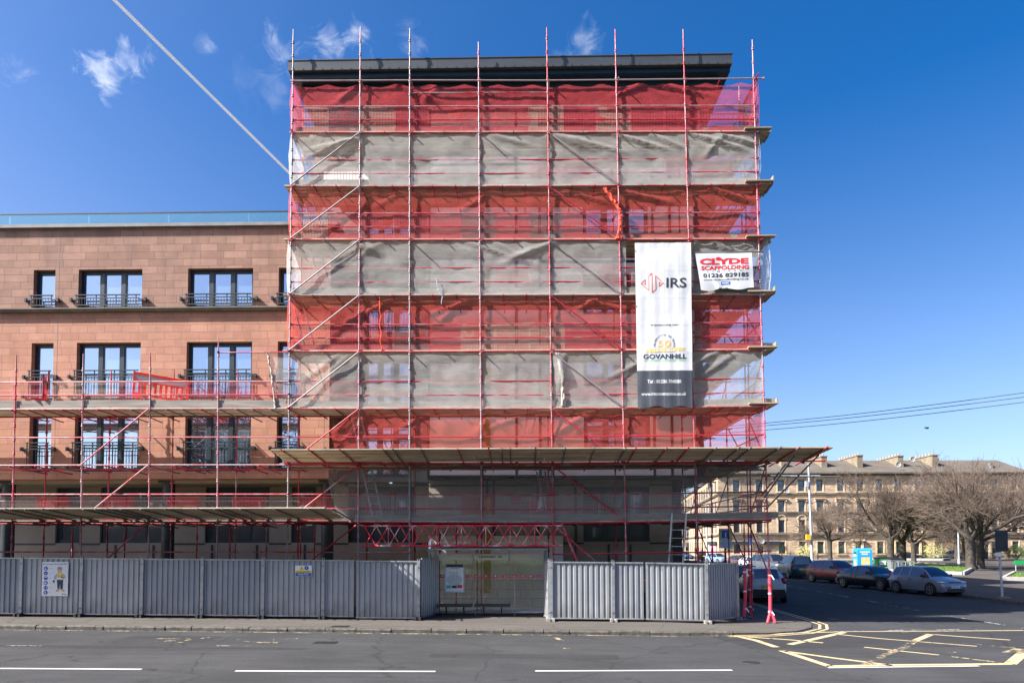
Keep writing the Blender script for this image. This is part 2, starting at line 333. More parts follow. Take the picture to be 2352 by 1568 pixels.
# ---------------------------------------------------------------- mesh builder
class MB:
    def __init__(s): s.v = []; s.f = []; s.mi = []; s.sm = []; s.sh = []
    def add(s, vs, fs, m=0, smooth=False, shade=None):
        o = len(s.v); s.v += [tuple(v) for v in vs]
        for f in fs:
            s.f.append(tuple(i+o for i in f)); s.mi.append(m); s.sm.append(smooth); s.sh.append(1. if shade is None else shade)
        return s
    def box(s, x0, x1, y0, y1, z0, z1, m=0, shade=None):
        return s.add([(x0, y0, z0), (x1, y0, z0), (x1, y1, z0), (x0, y1, z0), (x0, y0, z1), (x1, y0, z1), (x1, y1, z1), (x0, y1, z1)],
              [(0, 3, 2, 1), (4, 5, 6, 7), (0, 1, 5, 4), (1, 2, 6, 5), (2, 3, 7, 6), (3, 0, 4, 7)], m, False, shade)
    def quad(s, a, b, c, d, m=0): return s.add([a, b, c, d], [(0, 1, 2, 3)], m)
    def bar(s, p0, p1, w, h, m=0, up=(0, 0, 1), shade=None):
        p0 = Vector(p0); p1 = Vector(p1); d = (p1-p0).normalized(); u = Vector(up)
        if abs(d.dot(u)) > .98: u = Vector((0, 1, 0))
        r = d.cross(u).normalized()*(w/2); u = r.cross(d).normalized()*(h/2)
        vs = [p-r-u for p in (p0, p1)]+[p+r-u for p in (p0, p1)]+[p+r+u for p in (p0, p1)]+[p-r+u for p in (p0, p1)]
        return s.add(vs, [(0, 1, 3, 2), (2, 3, 5, 4), (4, 5, 7, 6), (6, 7, 1, 0), (0, 2, 4, 6), (1, 7, 5, 3)], m, False, shade)
    def tube(s, p0, p1, r, n=8, m=0, r1=None, cap=True, smooth=True):
        p0 = Vector(p0); p1 = Vector(p1); r1 = r if r1 is None else r1
        d = (p1-p0)
        if d.length < 1e-6: return s
        d.normalize(); a = Vector((0, 0, 1)) if abs(d.z) < .9 else Vector((1, 0, 0))
        u = d.cross(a).normalized(); w = d.cross(u)
        vs = []
        for p, rr in ((p0, r), (p1, r1)):
            for i in range(n):
                t = 2*math.pi*i/n; vs.append(p+u*(rr*math.cos(t))+w*(rr*math.sin(t)))
        fs = [(i, (i+1) % n, n+(i+1) % n, n+i) for i in range(n)]
        s.add(vs, fs, m, smooth)
        if cap: s.add(vs, [tuple(range(n-1, -1, -1)), tuple(range(n, 2*n))], m)
        return s
    def path(s, pts, r, n=8, m=0):
        for a, b in zip(pts, pts[1:]): s.tube(a, b, r, n, m)
        return s
    def prism(s, poly, y0, y1, m=0, axis='y'):     # poly in (x,z) for axis y, (y,z) for axis x, (x,y) for z
        def q(p, t):
            return {'y': (p[0], t, p[1]), 'x': (t, p[0], p[1]), 'z': (p[0], p[1], t)}[axis]
        n = len(poly); vs = [q(p, y0) for p in poly]+[q(p, y1) for p in poly]
        return s.add(vs, [tuple(range(n-1, -1, -1)), tuple(range(n, 2*n))]+[(i, (i+1) % n, n+(i+1) % n, n+i) for i in range(n)], m)
    def lathe(s, c, prof, n=16, m=0, axis='z'):    # prof: (radius, height)
        vs = []
        for r, h in prof:
            for i in range(n):
                t = 2*math.pi*i/n; a, b = r*math.cos(t), r*math.sin(t)
                vs.append((c[0]+a, c[1]+b, c[2]+h) if axis == 'z' else (c[0]+a, c[1]+h, c[2]+b) if axis == 'y' else (c[0]+h, c[1]+a, c[2]+b))
        fs = []
        for k in range(len(prof)-1):
            for i in range(n): fs.append((k*n+i, k*n+(i+1) % n, (k+1)*n+(i+1) % n, (k+1)*n+i))
        s.add(vs, fs, m, True); s.add(vs, [tuple(range(n-1, -1, -1)), tuple(range((len(prof)-1)*n, len(prof)*n))], m)
        return s
    def build(s, name, mats, parent=None, origin=None, bevel=0, fix=False):
        if not isinstance(mats, (list, tuple)): mats = [mats]
        me = bpy.data.meshes.new(name)
        if origin is None: origin = base_of(parent) if parent else Vector((0, 0, 0))
        if not parent and origin == Vector((0, 0, 0)) and s.v:
            xs = [v[0] for v in s.v]; ys = [v[1] for v in s.v]; zs = [v[2] for v in s.v]
            origin = Vector(((min(xs)+max(xs))/2, (min(ys)+max(ys))/2, min(zs)))
        o_ = Vector(origin); me.from_pydata([tuple(Vector(v)-o_) for v in s.v], [], s.f)
        for m in mats: me.materials.append(m)
        me.polygons.foreach_set('material_index', s.mi); me.polygons.foreach_set('use_smooth', s.sm)
        if any(x != 1. for x in s.sh):
            ca = me.color_attributes.new('shade', 'FLOAT_COLOR', 'CORNER'); vals = []
            for p, sh in zip(me.polygons, s.sh): vals += [sh, sh, sh, 1.]*p.loop_total
            ca.data.foreach_set('color', vals)
        if fix:
            b = bmesh.new(); b.from_mesh(me); bmesh.ops.remove_doubles(b, verts=b.verts, dist=1e-4); bmesh.ops.recalc_face_normals(b, faces=b.faces); b.to_mesh(me); b.free()
        me.update()
        o = bpy.data.objects.new(name, me); COL.objects.link(o)
        if parent: o.parent = parent
        else: o.location = origin
        if bevel:
            bv = o.modifiers.new('bevel', 'BEVEL'); bv.width = bevel; bv.segments = 2; bv.limit_method = 'ANGLE'
        return o
def base_of(o):
    p = Vector((0, 0, 0))
    while o is not None: p = p+o.location; o = o.parent
    return p
def tag(o, label=None, cat=None, group=None, kind=None):
    if label: o['label'] = label
    if cat: o['category'] = cat
    if group: o['group'] = group
    if kind: o['kind'] = kind
    return o
def thing(name, loc, label, cat, group=None, rz=0):
    o = bpy.data.objects.new(name, None); COL.objects.link(o); o.location = loc; o.rotation_euler = (0, 0, rz); o.empty_display_size = .2
    return tag(o, label, cat, group)
def struct(o): o['kind'] = 'structure'; return o
def copy_tree(o, parent=None):
    c = o.copy(); COL.objects.link(c); c.parent = parent
    for ch in list(o.children): copy_tree(ch, c)
    return c
TXT = {}
def textgeo(s, bold=0., space=1.):
    k = (s, bold, space)
    if k not in TXT:
        cu = bpy.data.curves.new('t', 'FONT'); cu.body = s; cu.size = 1; cu.offset = bold; cu.space_character = space; cu.resolution_u = 3
        ob = bpy.data.objects.new('t', cu); COL.objects.link(ob)
        me = bpy.data.meshes.new_from_object(ob.evaluated_get(bpy.context.evaluated_depsgraph_get()))
        b = bmesh.new(); b.from_mesh(me); bmesh.ops.triangulate(b, faces=b.faces)
        vs = [(v.co.x, v.co.y) for v in b.verts]; fs = [tuple(v.index for v in f.verts) for f in b.faces]
        b.free(); bpy.data.objects.remove(ob); bpy.data.curves.remove(cu); bpy.data.meshes.remove(me)
        x0 = min(v[0] for v in vs); x1 = max(v[0] for v in vs); y0 = min(v[1] for v in vs); y1 = max(v[1] for v in vs)
        TXT[k] = ([((x-x0)/(x1-x0), (y-y0)/(y1-y0)) for x, y in vs], fs)
    return TXT[k]
def subdiv_tris(vs, fs, maxlen):
    b = bmesh.new(); bv = [b.verts.new((x, y, 0)) for x, y in vs]
    for f in fs:
        try: b.faces.new([bv[i] for i in f])
        except ValueError: pass
    for _ in range(5):
        es = [e for e in b.edges if e.calc_length() > maxlen]
        if not es: break
        bmesh.ops.subdivide_edges(b, edges=es, cuts=1); bmesh.ops.triangulate(b, faces=b.faces)
    b.verts.index_update()
    r = [(v.co.x, v.co.y) for v in b.verts], [tuple(v.index for v in f.verts) for f in b.faces]
    b.free(); return r
def text_in(mb, s, x0, x1, y0, y1, fmap, m=0, bold=0., space=1., maxlen=None):   # y0 = bottom of the box
    vs, fs = textgeo(s, bold, space)
    vs = [(x0+u*(x1-x0), y0+v*(y1-y0)) for u, v in vs]
    if maxlen: vs, fs = subdiv_tris(vs, fs, maxlen)
    mb.add([fmap(*v) for v in vs], fs, m)
def poly_in(mb, pts, fmap, m=0, maxlen=None):
    vs, fs = list(pts), [tuple(range(len(pts)))]
    if maxlen: vs, fs = subdiv_tris(vs, fs, maxlen)
    mb.add([fmap(*v) for v in vs], fs, m)
def rect(x0, x1, y0, y1): return [(x0, y0), (x1, y0), (x1, y1), (x0, y1)]
def disc(cx, cy, r, n=18, ry=None): return [(cx+r*math.cos(2*math.pi*i/n), cy+(ry or r)*math.sin(2*math.pi*i/n)) for i in range(n)]
def rnd(a, b): return random.uniform(a, b)
def lerp(a, b, t): return a+(b-a)*t
# ================================================================ GROUND
def pz(x, y=0):
    if x < 9: return gz(x)+.12
    return lerp(.12, .03, min(1., (x-9)/3.))
g = MB(); g.quad((-1500, -1200, -.06), (1800, -1200, -.06), (1800, 2500, -.06), (-1500, 2500, -.06)); struct(g.build('ground', M['plaza']))
g = MB(); xs = [-90, 9, 130]
for a, b in zip(xs, xs[1:]): g.quad((a, -33, gz(a)), (b, -33, gz(b)), (b, 150, gz(b)), (a, 150, gz(a)))
struct(g.build('road', M['asphalt']))
# pavement round the tower corner, with its granite kerb
kerb = [(9, -3.08), (10.4, -3.05), (11.6, -2.8), (12.7, -2.2), (13.5, -1.3), (13.95, -.2), (14.05, 1.2), (14.1, 4), (14.9, 20), (16.5, 45), (19, 90)]
g = MB(); g.quad((-90, -2.92, pz(-90)), (9, -2.92, pz(9)), (9, 30, pz(9)), (-90, 30, pz(-90)))
kk = [(9, -2.92), (10.4, -2.9), (11.5, -2.66), (12.6, -2.08), (13.38, -1.22), (13.8, -.16), (13.9, 1.2), (13.95, 4), (14.75, 20), (16.35, 45), (18.85, 90)]
vs = [(x, y, pz(x)) for x, y in kk]+[(9, 90, .12)]
g.add(vs, [(len(vs)-1, i, i+1) for i in range(len(kk)-1)])
g.quad((9, -2.92, pz(9)), (9, -2.92, pz(9)), (9, 90, .12), (9, 30, pz(9))) if False else None
struct(g.build('pavement', M['paving']))
g = MB(); x = -60.
while x < 10.38:
    L = rnd(.7, 1.25); x1 = min(x+L, 10.42)
    j = rnd(-.022, .018); zt = rnd(-.016, .008); cut = rnd(.0, .05)
    x0b, x1b = x+.014, x1-.014
    z0, z1 = gz(x), gz(x1)
    prof = lambda zz, xx, dj: [(xx, -2.90, zz-.05), (xx, -3.07+j+dj, zz-.05), (xx, -3.07+j+dj, zz+.085+zt), (xx, -3.04+j+dj+cut*.5, zz+.125+zt), (xx, -2.90, zz+.13+zt)]
    n = 4
    for k in range(n):
        a = lerp(x0b, x1b, k/n); b = lerp(x0b, x1b, (k+1)/n); da = rnd(-.012, .012) if k else 0; db = da
        pa = prof(gz(a), a, da); pb = prof(gz(b), b, rnd(-.01, .01))
        g.add(pa+pb, [(0, 1, 6, 5), (1, 2, 7, 6), (2, 3, 8, 7), (3, 4, 9, 8), (4, 3, 2, 1, 0), (5, 6, 7, 8, 9)])
    x = x1
for (a, b) in zip(kerb[1:], kerb[2:]):
    n = max(1, int(math.dist(a, b)/.9))
    for k in range(min(n, 30)):
        p = [lerp(a[i], b[i], k/n) for i in (0, 1)]; q = [lerp(a[i], b[i], (k+1)/n) for i in (0, 1)]
        d = Vector((q[0]-p[0], q[1]-p[1], 0)).normalized(); nn = Vector((-d.y, d.x, 0))*.15
        za, zb = pz(p[0])+.005, pz(q[0])+.005
        g.add([(p[0], p[1], -.03), (q[0]-d.x*.015, q[1]-d.y*.015, -.03), (q[0]-d.x*.015, q[1]-d.y*.015, zb), (p[0], p[1], za), (p[0]+nn.x, p[1]+nn.y, za), (q[0]+nn.x-d.x*.015, q[1]+nn.y-d.y*.015, zb)], [(0, 1, 2, 3), (3, 2, 5, 4)])
struct(g.build('kerb', M['kerb']))
# plaza on the far side of the side street, grass beds with stone edging
def G(px, py, off=0.): return gr(px, py, off)
pl = [G(2207, 1369), G(2352, 1388), G(2500, 1408), (90, -3, 0), (130, -3, 0), (130, 84, 0), (30, 84, 0), (28.6, 60, 0), (28.2, 33, 0), (27.6, 22, 0)]
pl = [(p[0], p[1]) for p in pl]
g = MB(); g.prism([(x, y) for x, y in pl], -.02, .10, axis='z'); struct(g.build('plaza_pavement', M['plaza']))
g = MB()
for a, b in zip(pl[-3:]+pl[:3], (pl[-3:]+pl[:3])[1:]):
    g.bar((a[0], a[1], .045), (b[0], b[1], .045), .16, .15)
struct(g.build('plaza_kerb', M['kerb']))
g = MB(); g.quad((25, 86, .006), (130, 86, .006), (130, 93.5, .006), (25, 93.5, .006)); struct(g.build('tenement_road', M['asphalt_new']))
g = MB(); g.box(20, 130, 93.5, 98.4, -.02, .11); struct(g.build('tenement_pavement', M['slab']))
def bed(pts, nm='grass_bed'):
    c = [(p[0], p[1]) for p in pts]; g = MB()
    for a, b in zip(c, c[1:]+c[:1]): g.bar((a[0], a[1], .2), (b[0], b[1], .2), .22, .36)
    struct(g.build('bed_edging', M['slab']))
    g = MB(); g.prism(c, .1, .26, axis='z')
    cx = sum(p[0] for p in c)/len(c); cy = sum(p[1] for p in c)/len(c)
    o = g.build('grass_ground', M['grass']); struct(o)
    xs = [p[0] for p in c]; ys = [p[1] for p in c]; t = MB()
    for _ in range(int(min(6000, (max(xs)-min(xs))*(max(ys)-min(ys))*30))):
        x, y = rnd(min(xs), max(xs)), rnd(min(ys), max(ys))
        ins = False; n = len(c); j = n-1
        for i in range(n):
            if (c[i][1] > y) != (c[j][1] > y) and x < (c[j][0]-c[i][0])*(y-c[i][1])/(c[j][1]-c[i][1])+c[i][0]: ins = not ins
            j = i
        if ins:
            h = rnd(.05, .13); a = rnd(0, 6.28); dx, dy = .05*math.cos(a), .05*math.sin(a)
            t.add([(x-dx, y-dy, .25), (x+dx, y+dy, .25), (x+rnd(-.05, .05), y+rnd(-.05, .05), .25+h)], [(0, 1, 2)])
    tag(t.build('grass_tufts', M['grass']), 'short grass', 'grass', kind='stuff') if False else None
    tuft.append(t)
tuft = []
bed([G(2015, 1312, .1), G(2212, 1320, .1), G(2245, 1302, .1), G(2120, 1296, .1)])
bed([G(1935, 1304, .1), G(2085, 1306, .1), G(2112, 1294, .1), G(2010, 1289, .1)])
bed([G(2000, 1284.5, .1), G(2165, 1286, .1), G(2190, 1283, .1), G(2050, 1281.5, .1)])
bed([G(1765, 1293, .1), G(1905, 1293, .1), G(1930, 1290, .1), G(1800, 1288.5, .1)])
bed([G(2305, 1332, .1), G(2420, 1334, .1), G(2430, 1316, .1), G(2330, 1318, .1)])
t = MB()
for q in tuft: t.add(q.v, q.f)
tag(t.build('grass', M['grass']), 'short green grass growing in the stone edged beds of the square', 'grass', kind='stuff')
# park opposite (behind the photographer): only mirrored in the windows and the shelter glass
g = MB(); g.box(-90, 130, -37, -33, -.05, .14); struct(g.build('park_pavement', M['paving']))
g = MB(); g.quad((-150, -90, 2.6), (190, -90, 2.6), (190, -37, .15), (-150, -37, .15)); g.quad((-300, -400, 9), (300, -400, 9), (190, -90, 2.6), (-150, -90, 2.6)); struct(g.build('park_lawn', M['grass']))
g = MB()
for a, b, c, d in ((-7.2, -4.6, -5.3, -4.25), (1.8, 6.4, -7.6, -6.9), (-16, -1.5, -6.55, -6.3)):
    g.quad((a, c, gz(a)+.0025), (b, c, gz(b)+.0025), (b, d, gz(b)+.0025), (a, d, gz(a)+.0025))
struct(g.build('asphalt_patch', M['asphalt_new']))
# wooded edge of the park, only mirrored in glass and paint
r_w = random.Random(4); g = MB(); ring = [(-170, 40), (-165, -40), (-120, -95), (-40, -110), (60, -112), (150, -100), (190, -40)]
for (a, b) in zip(ring, ring[1:]):
    n = int(math.dist(a, b)/1.6)
    for k in range(n*6):
        t_ = r_w.random(); x, y = lerp(a[0], b[0], t_)+r_w.gauss(0, 2), lerp(a[1], b[1], t_)+r_w.gauss(0, 3); h = r_w.uniform(2, 15); s_ = r_w.uniform(1.0, 2.4); u = r_w.uniform(0, 3.14); cx, sy = s_*math.cos(u), s_*math.sin(u)
        g.add([(x-cx, y-sy, h-s_), (x+cx, y+sy, h-s_*r_w.uniform(.2, 1.2)), (x+cx*.4, y+sy*.8, h+s_*1.3), (x-cx*.8, y, h+s_*.6)], [(0, 1, 2, 3)])
    g.quad((a[0], a[1], 0), (b[0], b[1], 0), (b[0], b[1], 9), (a[0], a[1], 9))
tag(g.build('woodland', M['twig']), 'bare woodland at the far side of the park across the road', 'woodland', kind='stuff')
# ---- markings
def strip(mb, pts, w, z=.004, m=0):
    pts = [Vector((p[0], p[1], 0)) for p in pts]; L = []; Rr = []
    for i, p in enumerate(pts):
        d = (pts[min(i+1, len(pts)-1)]-pts[max(i-1, 0)]).normalized(); n = Vector((-d.y, d.x, 0))*(w/2); L.append(p+n); Rr.append(p-n)
    for i in range(len(pts)-1):
        mb.add([(q.x, q.y, gz(q.x)+z) for q in (Rr[i], Rr[i+1], L[i+1], L[i])], [(0, 1, 2, 3)], m)
def Z6(x, y): return G(1148.4+x/1.954, 1320.7+y/1.954)
def Z5(x, y): return G(x/2.048, 1320.7+y/2.048)
g = MB()
g.add([(p[0], p[1], .002) for p in (Z6(945, 275), Z6(1125, 328), Z6(1240, 329), Z6(2352, 316), Z6(2352, 250), Z6(1300, 258))], [(0, 1, 2, 3, 4, 5)])
struct(g.build('asphalt_patch', M['asphalt_new']))
g = MB()
cy0 = G(0, 1534)[1]
for a, b in ((-14, 322), (547, 1003), (1229, 1680)):
    p, q = G(a, 1537), G(b, 1537); yy = -9.02
    strip(g, [(p[0], (G(a, 1534)[1] if a < 0 else G(a, 1540)[1])), (q[0], G(b, 1536 if b < 400 else 1541 if b < 1100 else 1538)[1])], .115)
strip(g, [Z6(1472, 415), Z6(2150, 407)], .1, .009)
struct(g.build('white_lane_lines', M['line_white']))
g = MB()
for a, b in (((1085, 262), (1240, 256)), ((1270, 259), (1400, 256)), ((1450, 254), (1640, 250)), ((1700, 250), (1810, 246)), ((1850, 246), (1925, 243)), ((1960, 245), (2080, 242)), ((2120, 243), (2240, 239)), ((2020, 183), (2352, 238)), ((945, 272), (1190, 262))): strip(g, [Z6(*a), Z6(*b)], .12, .009)
for a, b in (((1290, 45), (1380, 62)), ((1420, 70), (1565, 98)), ((1650, 113), (1880, 157)), ((1560, 52), (1600, 57)), ((1640, 66), (1700, 73))): strip(g, [Z6(*a), Z6(*b)], .12)
strip(g, [Z5(0, 330), Z5(200, 331)], .08); strip(g, [Z5(1020, 330), Z5(1200, 332)], .08)
struct(g.build('worn_white_lines', M['line_worn']))
g = MB()
for pts, w in (([(1040, 268), (1150, 292), (1240, 322)], .2), ([(1265, 338), (1370, 372), (1480, 408)], .2), ([(1470, 408), (1760, 402), (2040, 400), (2290, 397)], .2), ([(2290, 397), (2352, 345)], .25),
    ([(1060, 268), (1240, 262), (1560, 252), (1940, 250), (2352, 247)], .12), ([(1110, 276), (1300, 289), (1450, 303)], .14), ([(1300, 310), (1400, 288), (1545, 255)], .2),
    ([(1275, 340), (1500, 371), (1760, 404)], .16), ([(1930, 264), (2100, 277), (2290, 290)], .13), ([(1635, 322), (1800, 340), (1970, 357)], .12), ([(1870, 290), (1935, 264)], .2), ([(1500, 263), (1700, 283), (2140, 318)], .12)):
    strip(g, [Z6(*p) for p in pts], w, .006)
e0 = [(10.2, -3.22), (11.5, -3.0), (12.8, -2.4), (13.7, -1.45), (14.2, -.3), (14.33, 1.2), (14.38, 4), (15.2, 20), (16.8, 45)]
strip(g, e0, .09, .010)
strip(g, [(10.2, -3.42), (11.6, -3.22), (13.0, -2.58), (13.9, -1.55), (14.42, -.3), (14.55, 1.2), (14.6, 4), (15.42, 20), (17.0, 45)], .09, .010)
struct(g.build('yellow_box_lines', M['line_yellow']))
g = MB()
for pts, w in (([(1640, 400), (1720, 360), (1810, 325), (1870, 290)], .2), ([(1970, 357), (2250, 392)], .12), ([(2040, 300), (2352, 330)], .12), ([(1800, 255), (1930, 264)], .13), ([(2000, 346), (2060, 347)], .2), ([(2290, 350), (2352, 330)], .4)):
    strip(g, [Z6(*p) for p in pts], w, .006)
strip(g, [(-60, -3.3), (-20, -3.3), (0, -3.3), (9, -3.3), (10.3, -3.22)], .1, .005)
p = Z6(245, 278); strip(g, [p, (p[0]+.2, p[1]-.7)], .14, .006); p = Z6(262, 312); strip(g, [p, (p[0]+.2, p[1]-.7)], .14, .006)
for a in ([(600, 308), (700, 309), (860, 315)], [(640, 299), (760, 297), (880, 298), (905, 302), (880, 306), (770, 308)], [(940, 297), (1000, 290)], [(1115, 302), (1180, 300), (1220, 303)], [(1130, 308), (1230, 316), (1300, 317), (1310, 312), (1250, 309)], [(1320, 301), (1400, 296)], [(1250, 303), (1350, 302)]):
    strip(g, [Z5(*p) for p in a], .1, .006)
g2 = MB(); strip(g2, [(-60, -3.22), (-20, -3.22), (0, -3.22), (9, -3.22), (10.3, -3.15)], .30, .0035); strip(g2, [(11.7, -2.95), (12.9, -2.3), (13.75, -1.35), (14.15, -.2), (14.25, 1.2), (14.3, 4), (15.1, 20)], .25, .0045); struct(g2.build('gutter_grit', M['gutter']))
struct(g.build('worn_yellow_lines', M['line_yellow_worn']))
for i, (px, py, w, d) in enumerate(((1530, 316, .62, .4), (1600, 258, .55, .4))):
    p = Z5(px, py); off = .005 if i == 0 else .126; g = MB(); g.box(p[0]-w/2, p[0]+w/2, p[1]-d/2, p[1]+d/2, p[2]-.02+off, p[2]+off+.004)
    for k in range(6): g.box(p[0]-w/2+.05, p[0]+w/2-.05, p[1]-d/2+.04+k*(d-.08)/6, p[1]-d/2+.04+(k+.5)*(d-.08)/6, p[2]+off+.003, p[2]+off+.009)
    tag(g.build('manhole_cover', M['iron']), ('rusty rectangular manhole cover set in the road near the kerb', 'small access cover set in the pavement behind the kerb')[i], 'manhole cover')
for lab, (px, py) in (('small round utility cover in the near road right of the white line', (1125, 390)), ('round utility cover in the shaded side street', (1495, 196))):
    p = Z6(px, py); g = MB(); g.lathe((p[0], p[1], .0), [(.2, -.02), (.2, .006), (.17, .006)], 24); tag(g.build('utility_cover', M['iron']), lab, 'utility cover')
# ================================================================ WALL WITH OPENINGS
def wall(mb, x0, x1, z0, z1, y, holes, depth=.22, m=0, mr=None):
    xs = sorted({x0, x1}|{h[0] for h in holes if x0 < h[0] < x1}|{h[1] for h in holes if x0 < h[1] < x1}); zs = sorted({z0, z1}|{h[2] for h in holes if z0 < h[2] < z1}|{h[3] for h in holes if z0 < h[3] < z1})
    for a, b in zip(xs, xs[1:]):
        for c, d in zip(zs, zs[1:]):
            cx, cz = (a+b)/2, (c+d)/2
            if any(h[0] < cx < h[1] and h[2] < cz < h[3] for h in holes): continue
            mb.quad((a, y, c), (b, y, c), (b, y, d), (a, y, d), m)
    mr = m if mr is None else mr
    for a, b, c, d in holes:
        mb.quad((a, y, c), (a, y, d), (a, y+depth, d), (a, y+depth, c), mr); mb.quad((b, y, d), (b, y, c), (b, y+depth, c), (b, y+depth, d), mr)
        mb.quad((a, y, d), (b, y, d), (b, y+depth, d), (a, y+depth, d), mr); mb.quad((a, y, c), (a, y+depth, c), (b, y+depth, c), (b, y, c), mr)
def window(parent, x0, x1, z0, z1, y, lights, rail=None, mat='navy_frame', fw=.075, transom=None, glass='winglass'):
    f = MB(); n = lights; w = (x1-x0)
    f.box(x0+.002, x0+fw, y, y+.09, z0, z1); f.box(x1-fw, x1-.002, y, y+.09, z0, z1); f.box(x0+fw, x1-fw, y, y+.09, z1-fw*1.2, z1-.002); f.box(x0+fw, x1-fw, y, y+.09, z0+.002, z0+fw)
    xs = [x0+fw]
    for k in range(1, n):
        c = x0+w*k/n; f.box(c-.07, c+.07, y+.005, y+.085, z0+fw, z1-fw*1.2); xs += [c-.07, c+.07]
    xs.append(x1-fw)
    for k in range(0, len(xs), 2):
        a, b = xs[k], xs[k+1]
        f.box(a, a+.05, y+.02, y+.075, z0+fw, z1-fw*1.2); f.box(b-.05, b, y+.02, y+.075, z0+fw, z1-fw*1.2)
        f.box(a+.05, b-.05, y+.02, y+.075, z1-fw*1.2-.05, z1-fw*1.2); f.box(a+.05, b-.05, y+.02, y+.075, z0+fw, z0+fw+.05)
        if transom: f.box(a+.05, b-.05, y+.022, y+.073, transom-.03, transom+.03)
    o = f.build('window', M[mat], parent)
    gl = MB()
    for k in range(0, len(xs), 2): gl.quad((xs[k]+.05, y+.05, z0+fw+.05), (xs[k+1]-.05, y+.05, z0+fw+.05), (xs[k+1]-.05, y+.05, z1-fw*1.2-.05), (xs[k]+.05, y+.05, z1-fw*1.2-.05))
    gl.build('glass_pane', M[glass], o, base_of(o))
    if rail:
        r = MB(); yr = y-.30; top, plo, phi = rail
        r.bar((x0-.05, yr, z0+top), (x1-.02, yr, z0+top), .06, .035); r.tube((x0-.05, yr+.02, z0+top+.01), (x1-.02, yr+.02, z0+top+.01), .02, 6)
        for zz in (plo, phi): r.bar((x0-.03, yr, z0+zz), (x1-.04, yr, z0+zz), .03, .035)
        if top > .8: r.bar((x0-.03, yr, z0+top-.13), (x1-.04, yr, z0+top-.13), .025, .025)
        nb = int((x1-x0)/.115)
        for k in range(nb+1):
            xx = x0+(x1-x0-.06)*k/nb; big = k % max(1, round(nb/lights)) == 0
            r.bar((xx, yr, z0+plo), (xx, yr, z0+(top if big else phi)), .035 if big else .013, .025 if big else .013)
        for s, xx in ((-1, x0), (1, x1-.03)):
            for zb in ((phi-.06,) if top < .8 else (.12, phi)):
                r.bar((xx-s*.05, yr, z0+zb), (xx+s*.22, yr, z0+zb), .045, .045); r.box(xx+s*.22-.04, xx+s*.22+.04, yr-.04, y-.218, z0+zb-.07, z0+zb+.07)
        r.build('balcony_railing', M['navy_frame'], o, base_of(o))
    return o
# ================================================================ LEFT BUILDING
YW = 2.2
lb = thing('sandstone_building', (-10, YW, 0), 'long red sandstone flats with dark blue windows, small balcony railings and a glass roof balustrade', 'building')
XC = at(757, 900, YW)[0]
wx = [(-15.27, -14.40, 1), (-13.47, -10.93, 3), (-9.11, -6.53, 3), (-5.52, -4.65, 1)]
rows = [(12.10, 13.62, (.46, .06, .34)), (8.45, 10.70, (1.12, .1, .88)), (5.62, 7.90, (1.12, .1, .88))]
H = []
for r_ in rows:
    for a, b, n in wx: H.append((a, b, r_[0], r_[1]))
zc0, zc1 = 11.90, 12.03
w_ = MB()
wall(w_, -60, XC, zc1, 15.27, YW, H[:4], .24); w_.box(-60, XC, YW+.6, 14, zc1, 15.27)
w_.build('upper_wall', M['stone_top'], lb)
w_ = MB(); wall(w_, -60, XC, 5.33, zc0, YW, H[4:], .24); w_.box(-60, XC, YW+.6, 14, 5.33, zc0); w_.quad((-60, YW, 5.33), (-60, YW+.6, 5.33), (XC, YW+.6, 5.33), (XC, YW, 5.33))
w_.build('wall', M['stone'], lb)
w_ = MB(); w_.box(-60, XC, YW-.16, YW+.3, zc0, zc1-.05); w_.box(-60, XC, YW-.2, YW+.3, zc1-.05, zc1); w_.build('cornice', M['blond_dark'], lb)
w_ = MB(); w_.box(-60, XC+.3, YW-.14, YW+1.2, 15.27, 15.40); w_.build('coping', M['lead'], lb)
for k, x in enumerate([at(p, 500, YW+.1)[0] for p in (22, 205, 388, 571)]): pass
gx = [at(p, 505, YW+.15)[0] for p in (-161, 22.5, 204, 387, 571, 757, 945)]
for a, b in zip(gx, gx[1:]):
    if a > XC-.2: break
    q = MB(); q.box(a+.015, min(b, XC)-.015, YW+.15, YW+.165, 15.41, 15.93); q.build('glass_balustrade', M['balglass'], lb)
q = MB(); q.box(-16.9-3, XC, YW+.13, YW+.185, 15.93, 15.97); q.build('balustrade_rail', M['navy_frame'], lb)
for (z0, z1, rl) in rows:
    for a, b, n in wx: window(lb, a, b, z0, z1, YW+.2, n, rl, transom=(z0+.95 if z0 < 6 else None))
for px in (134, 747.):        # pale movement joints in the stone
    x = at(px, 700, YW)[0]; q = MB(); q.box(x-.008, x+.008, YW-.004, YW+.01, 5.4, zc0); q.box(x-.008, x+.008, YW-.004, YW+.01, zc1, 15.2); q.build('movement_joint', M['lead'], lb)
# recessed lower storeys with columns
YR = 4.6
q = MB(); rh = []
for a, b in ((0-60, 34), (128, 184), (230.7, 377), (471, 619), (669.5, 725.6), (800, 953)): rh.append((at(a, 1180, YR)[0], at(b, 1180, YR)[0], at(500, 1246, YR)[2], at(500, 1118, YR)[2]))
XG = at(1566, 1250, 2.8)[0]
wall(q, -60, at(985, 1200, YR)[0], -.1, 5.33, YR, rh, .2); q.build('recessed_wall', M['cream_panel'], lb)
for a, b, c, d in rh: window(lb, a, b, c, d, YR+.12, 3 if b-a > 1.6 else 1, None, fw=.14, glass='tenglass')
q = MB(); zA_, zB_, zC_ = rh[0][3]+.02, rh[0][2]-.08, at(500, 1290, YR)[2]
for z in (zA_, zB_): 
    xs_ = [-60]+[v for h in rh for v in h[:2]]+[at(985, 1200, YR)[0]]
    for k in range(0, len(xs_), 2): q.box(xs_[k], xs_[k+1], YR-.03, YR-.002, z, z+.07)
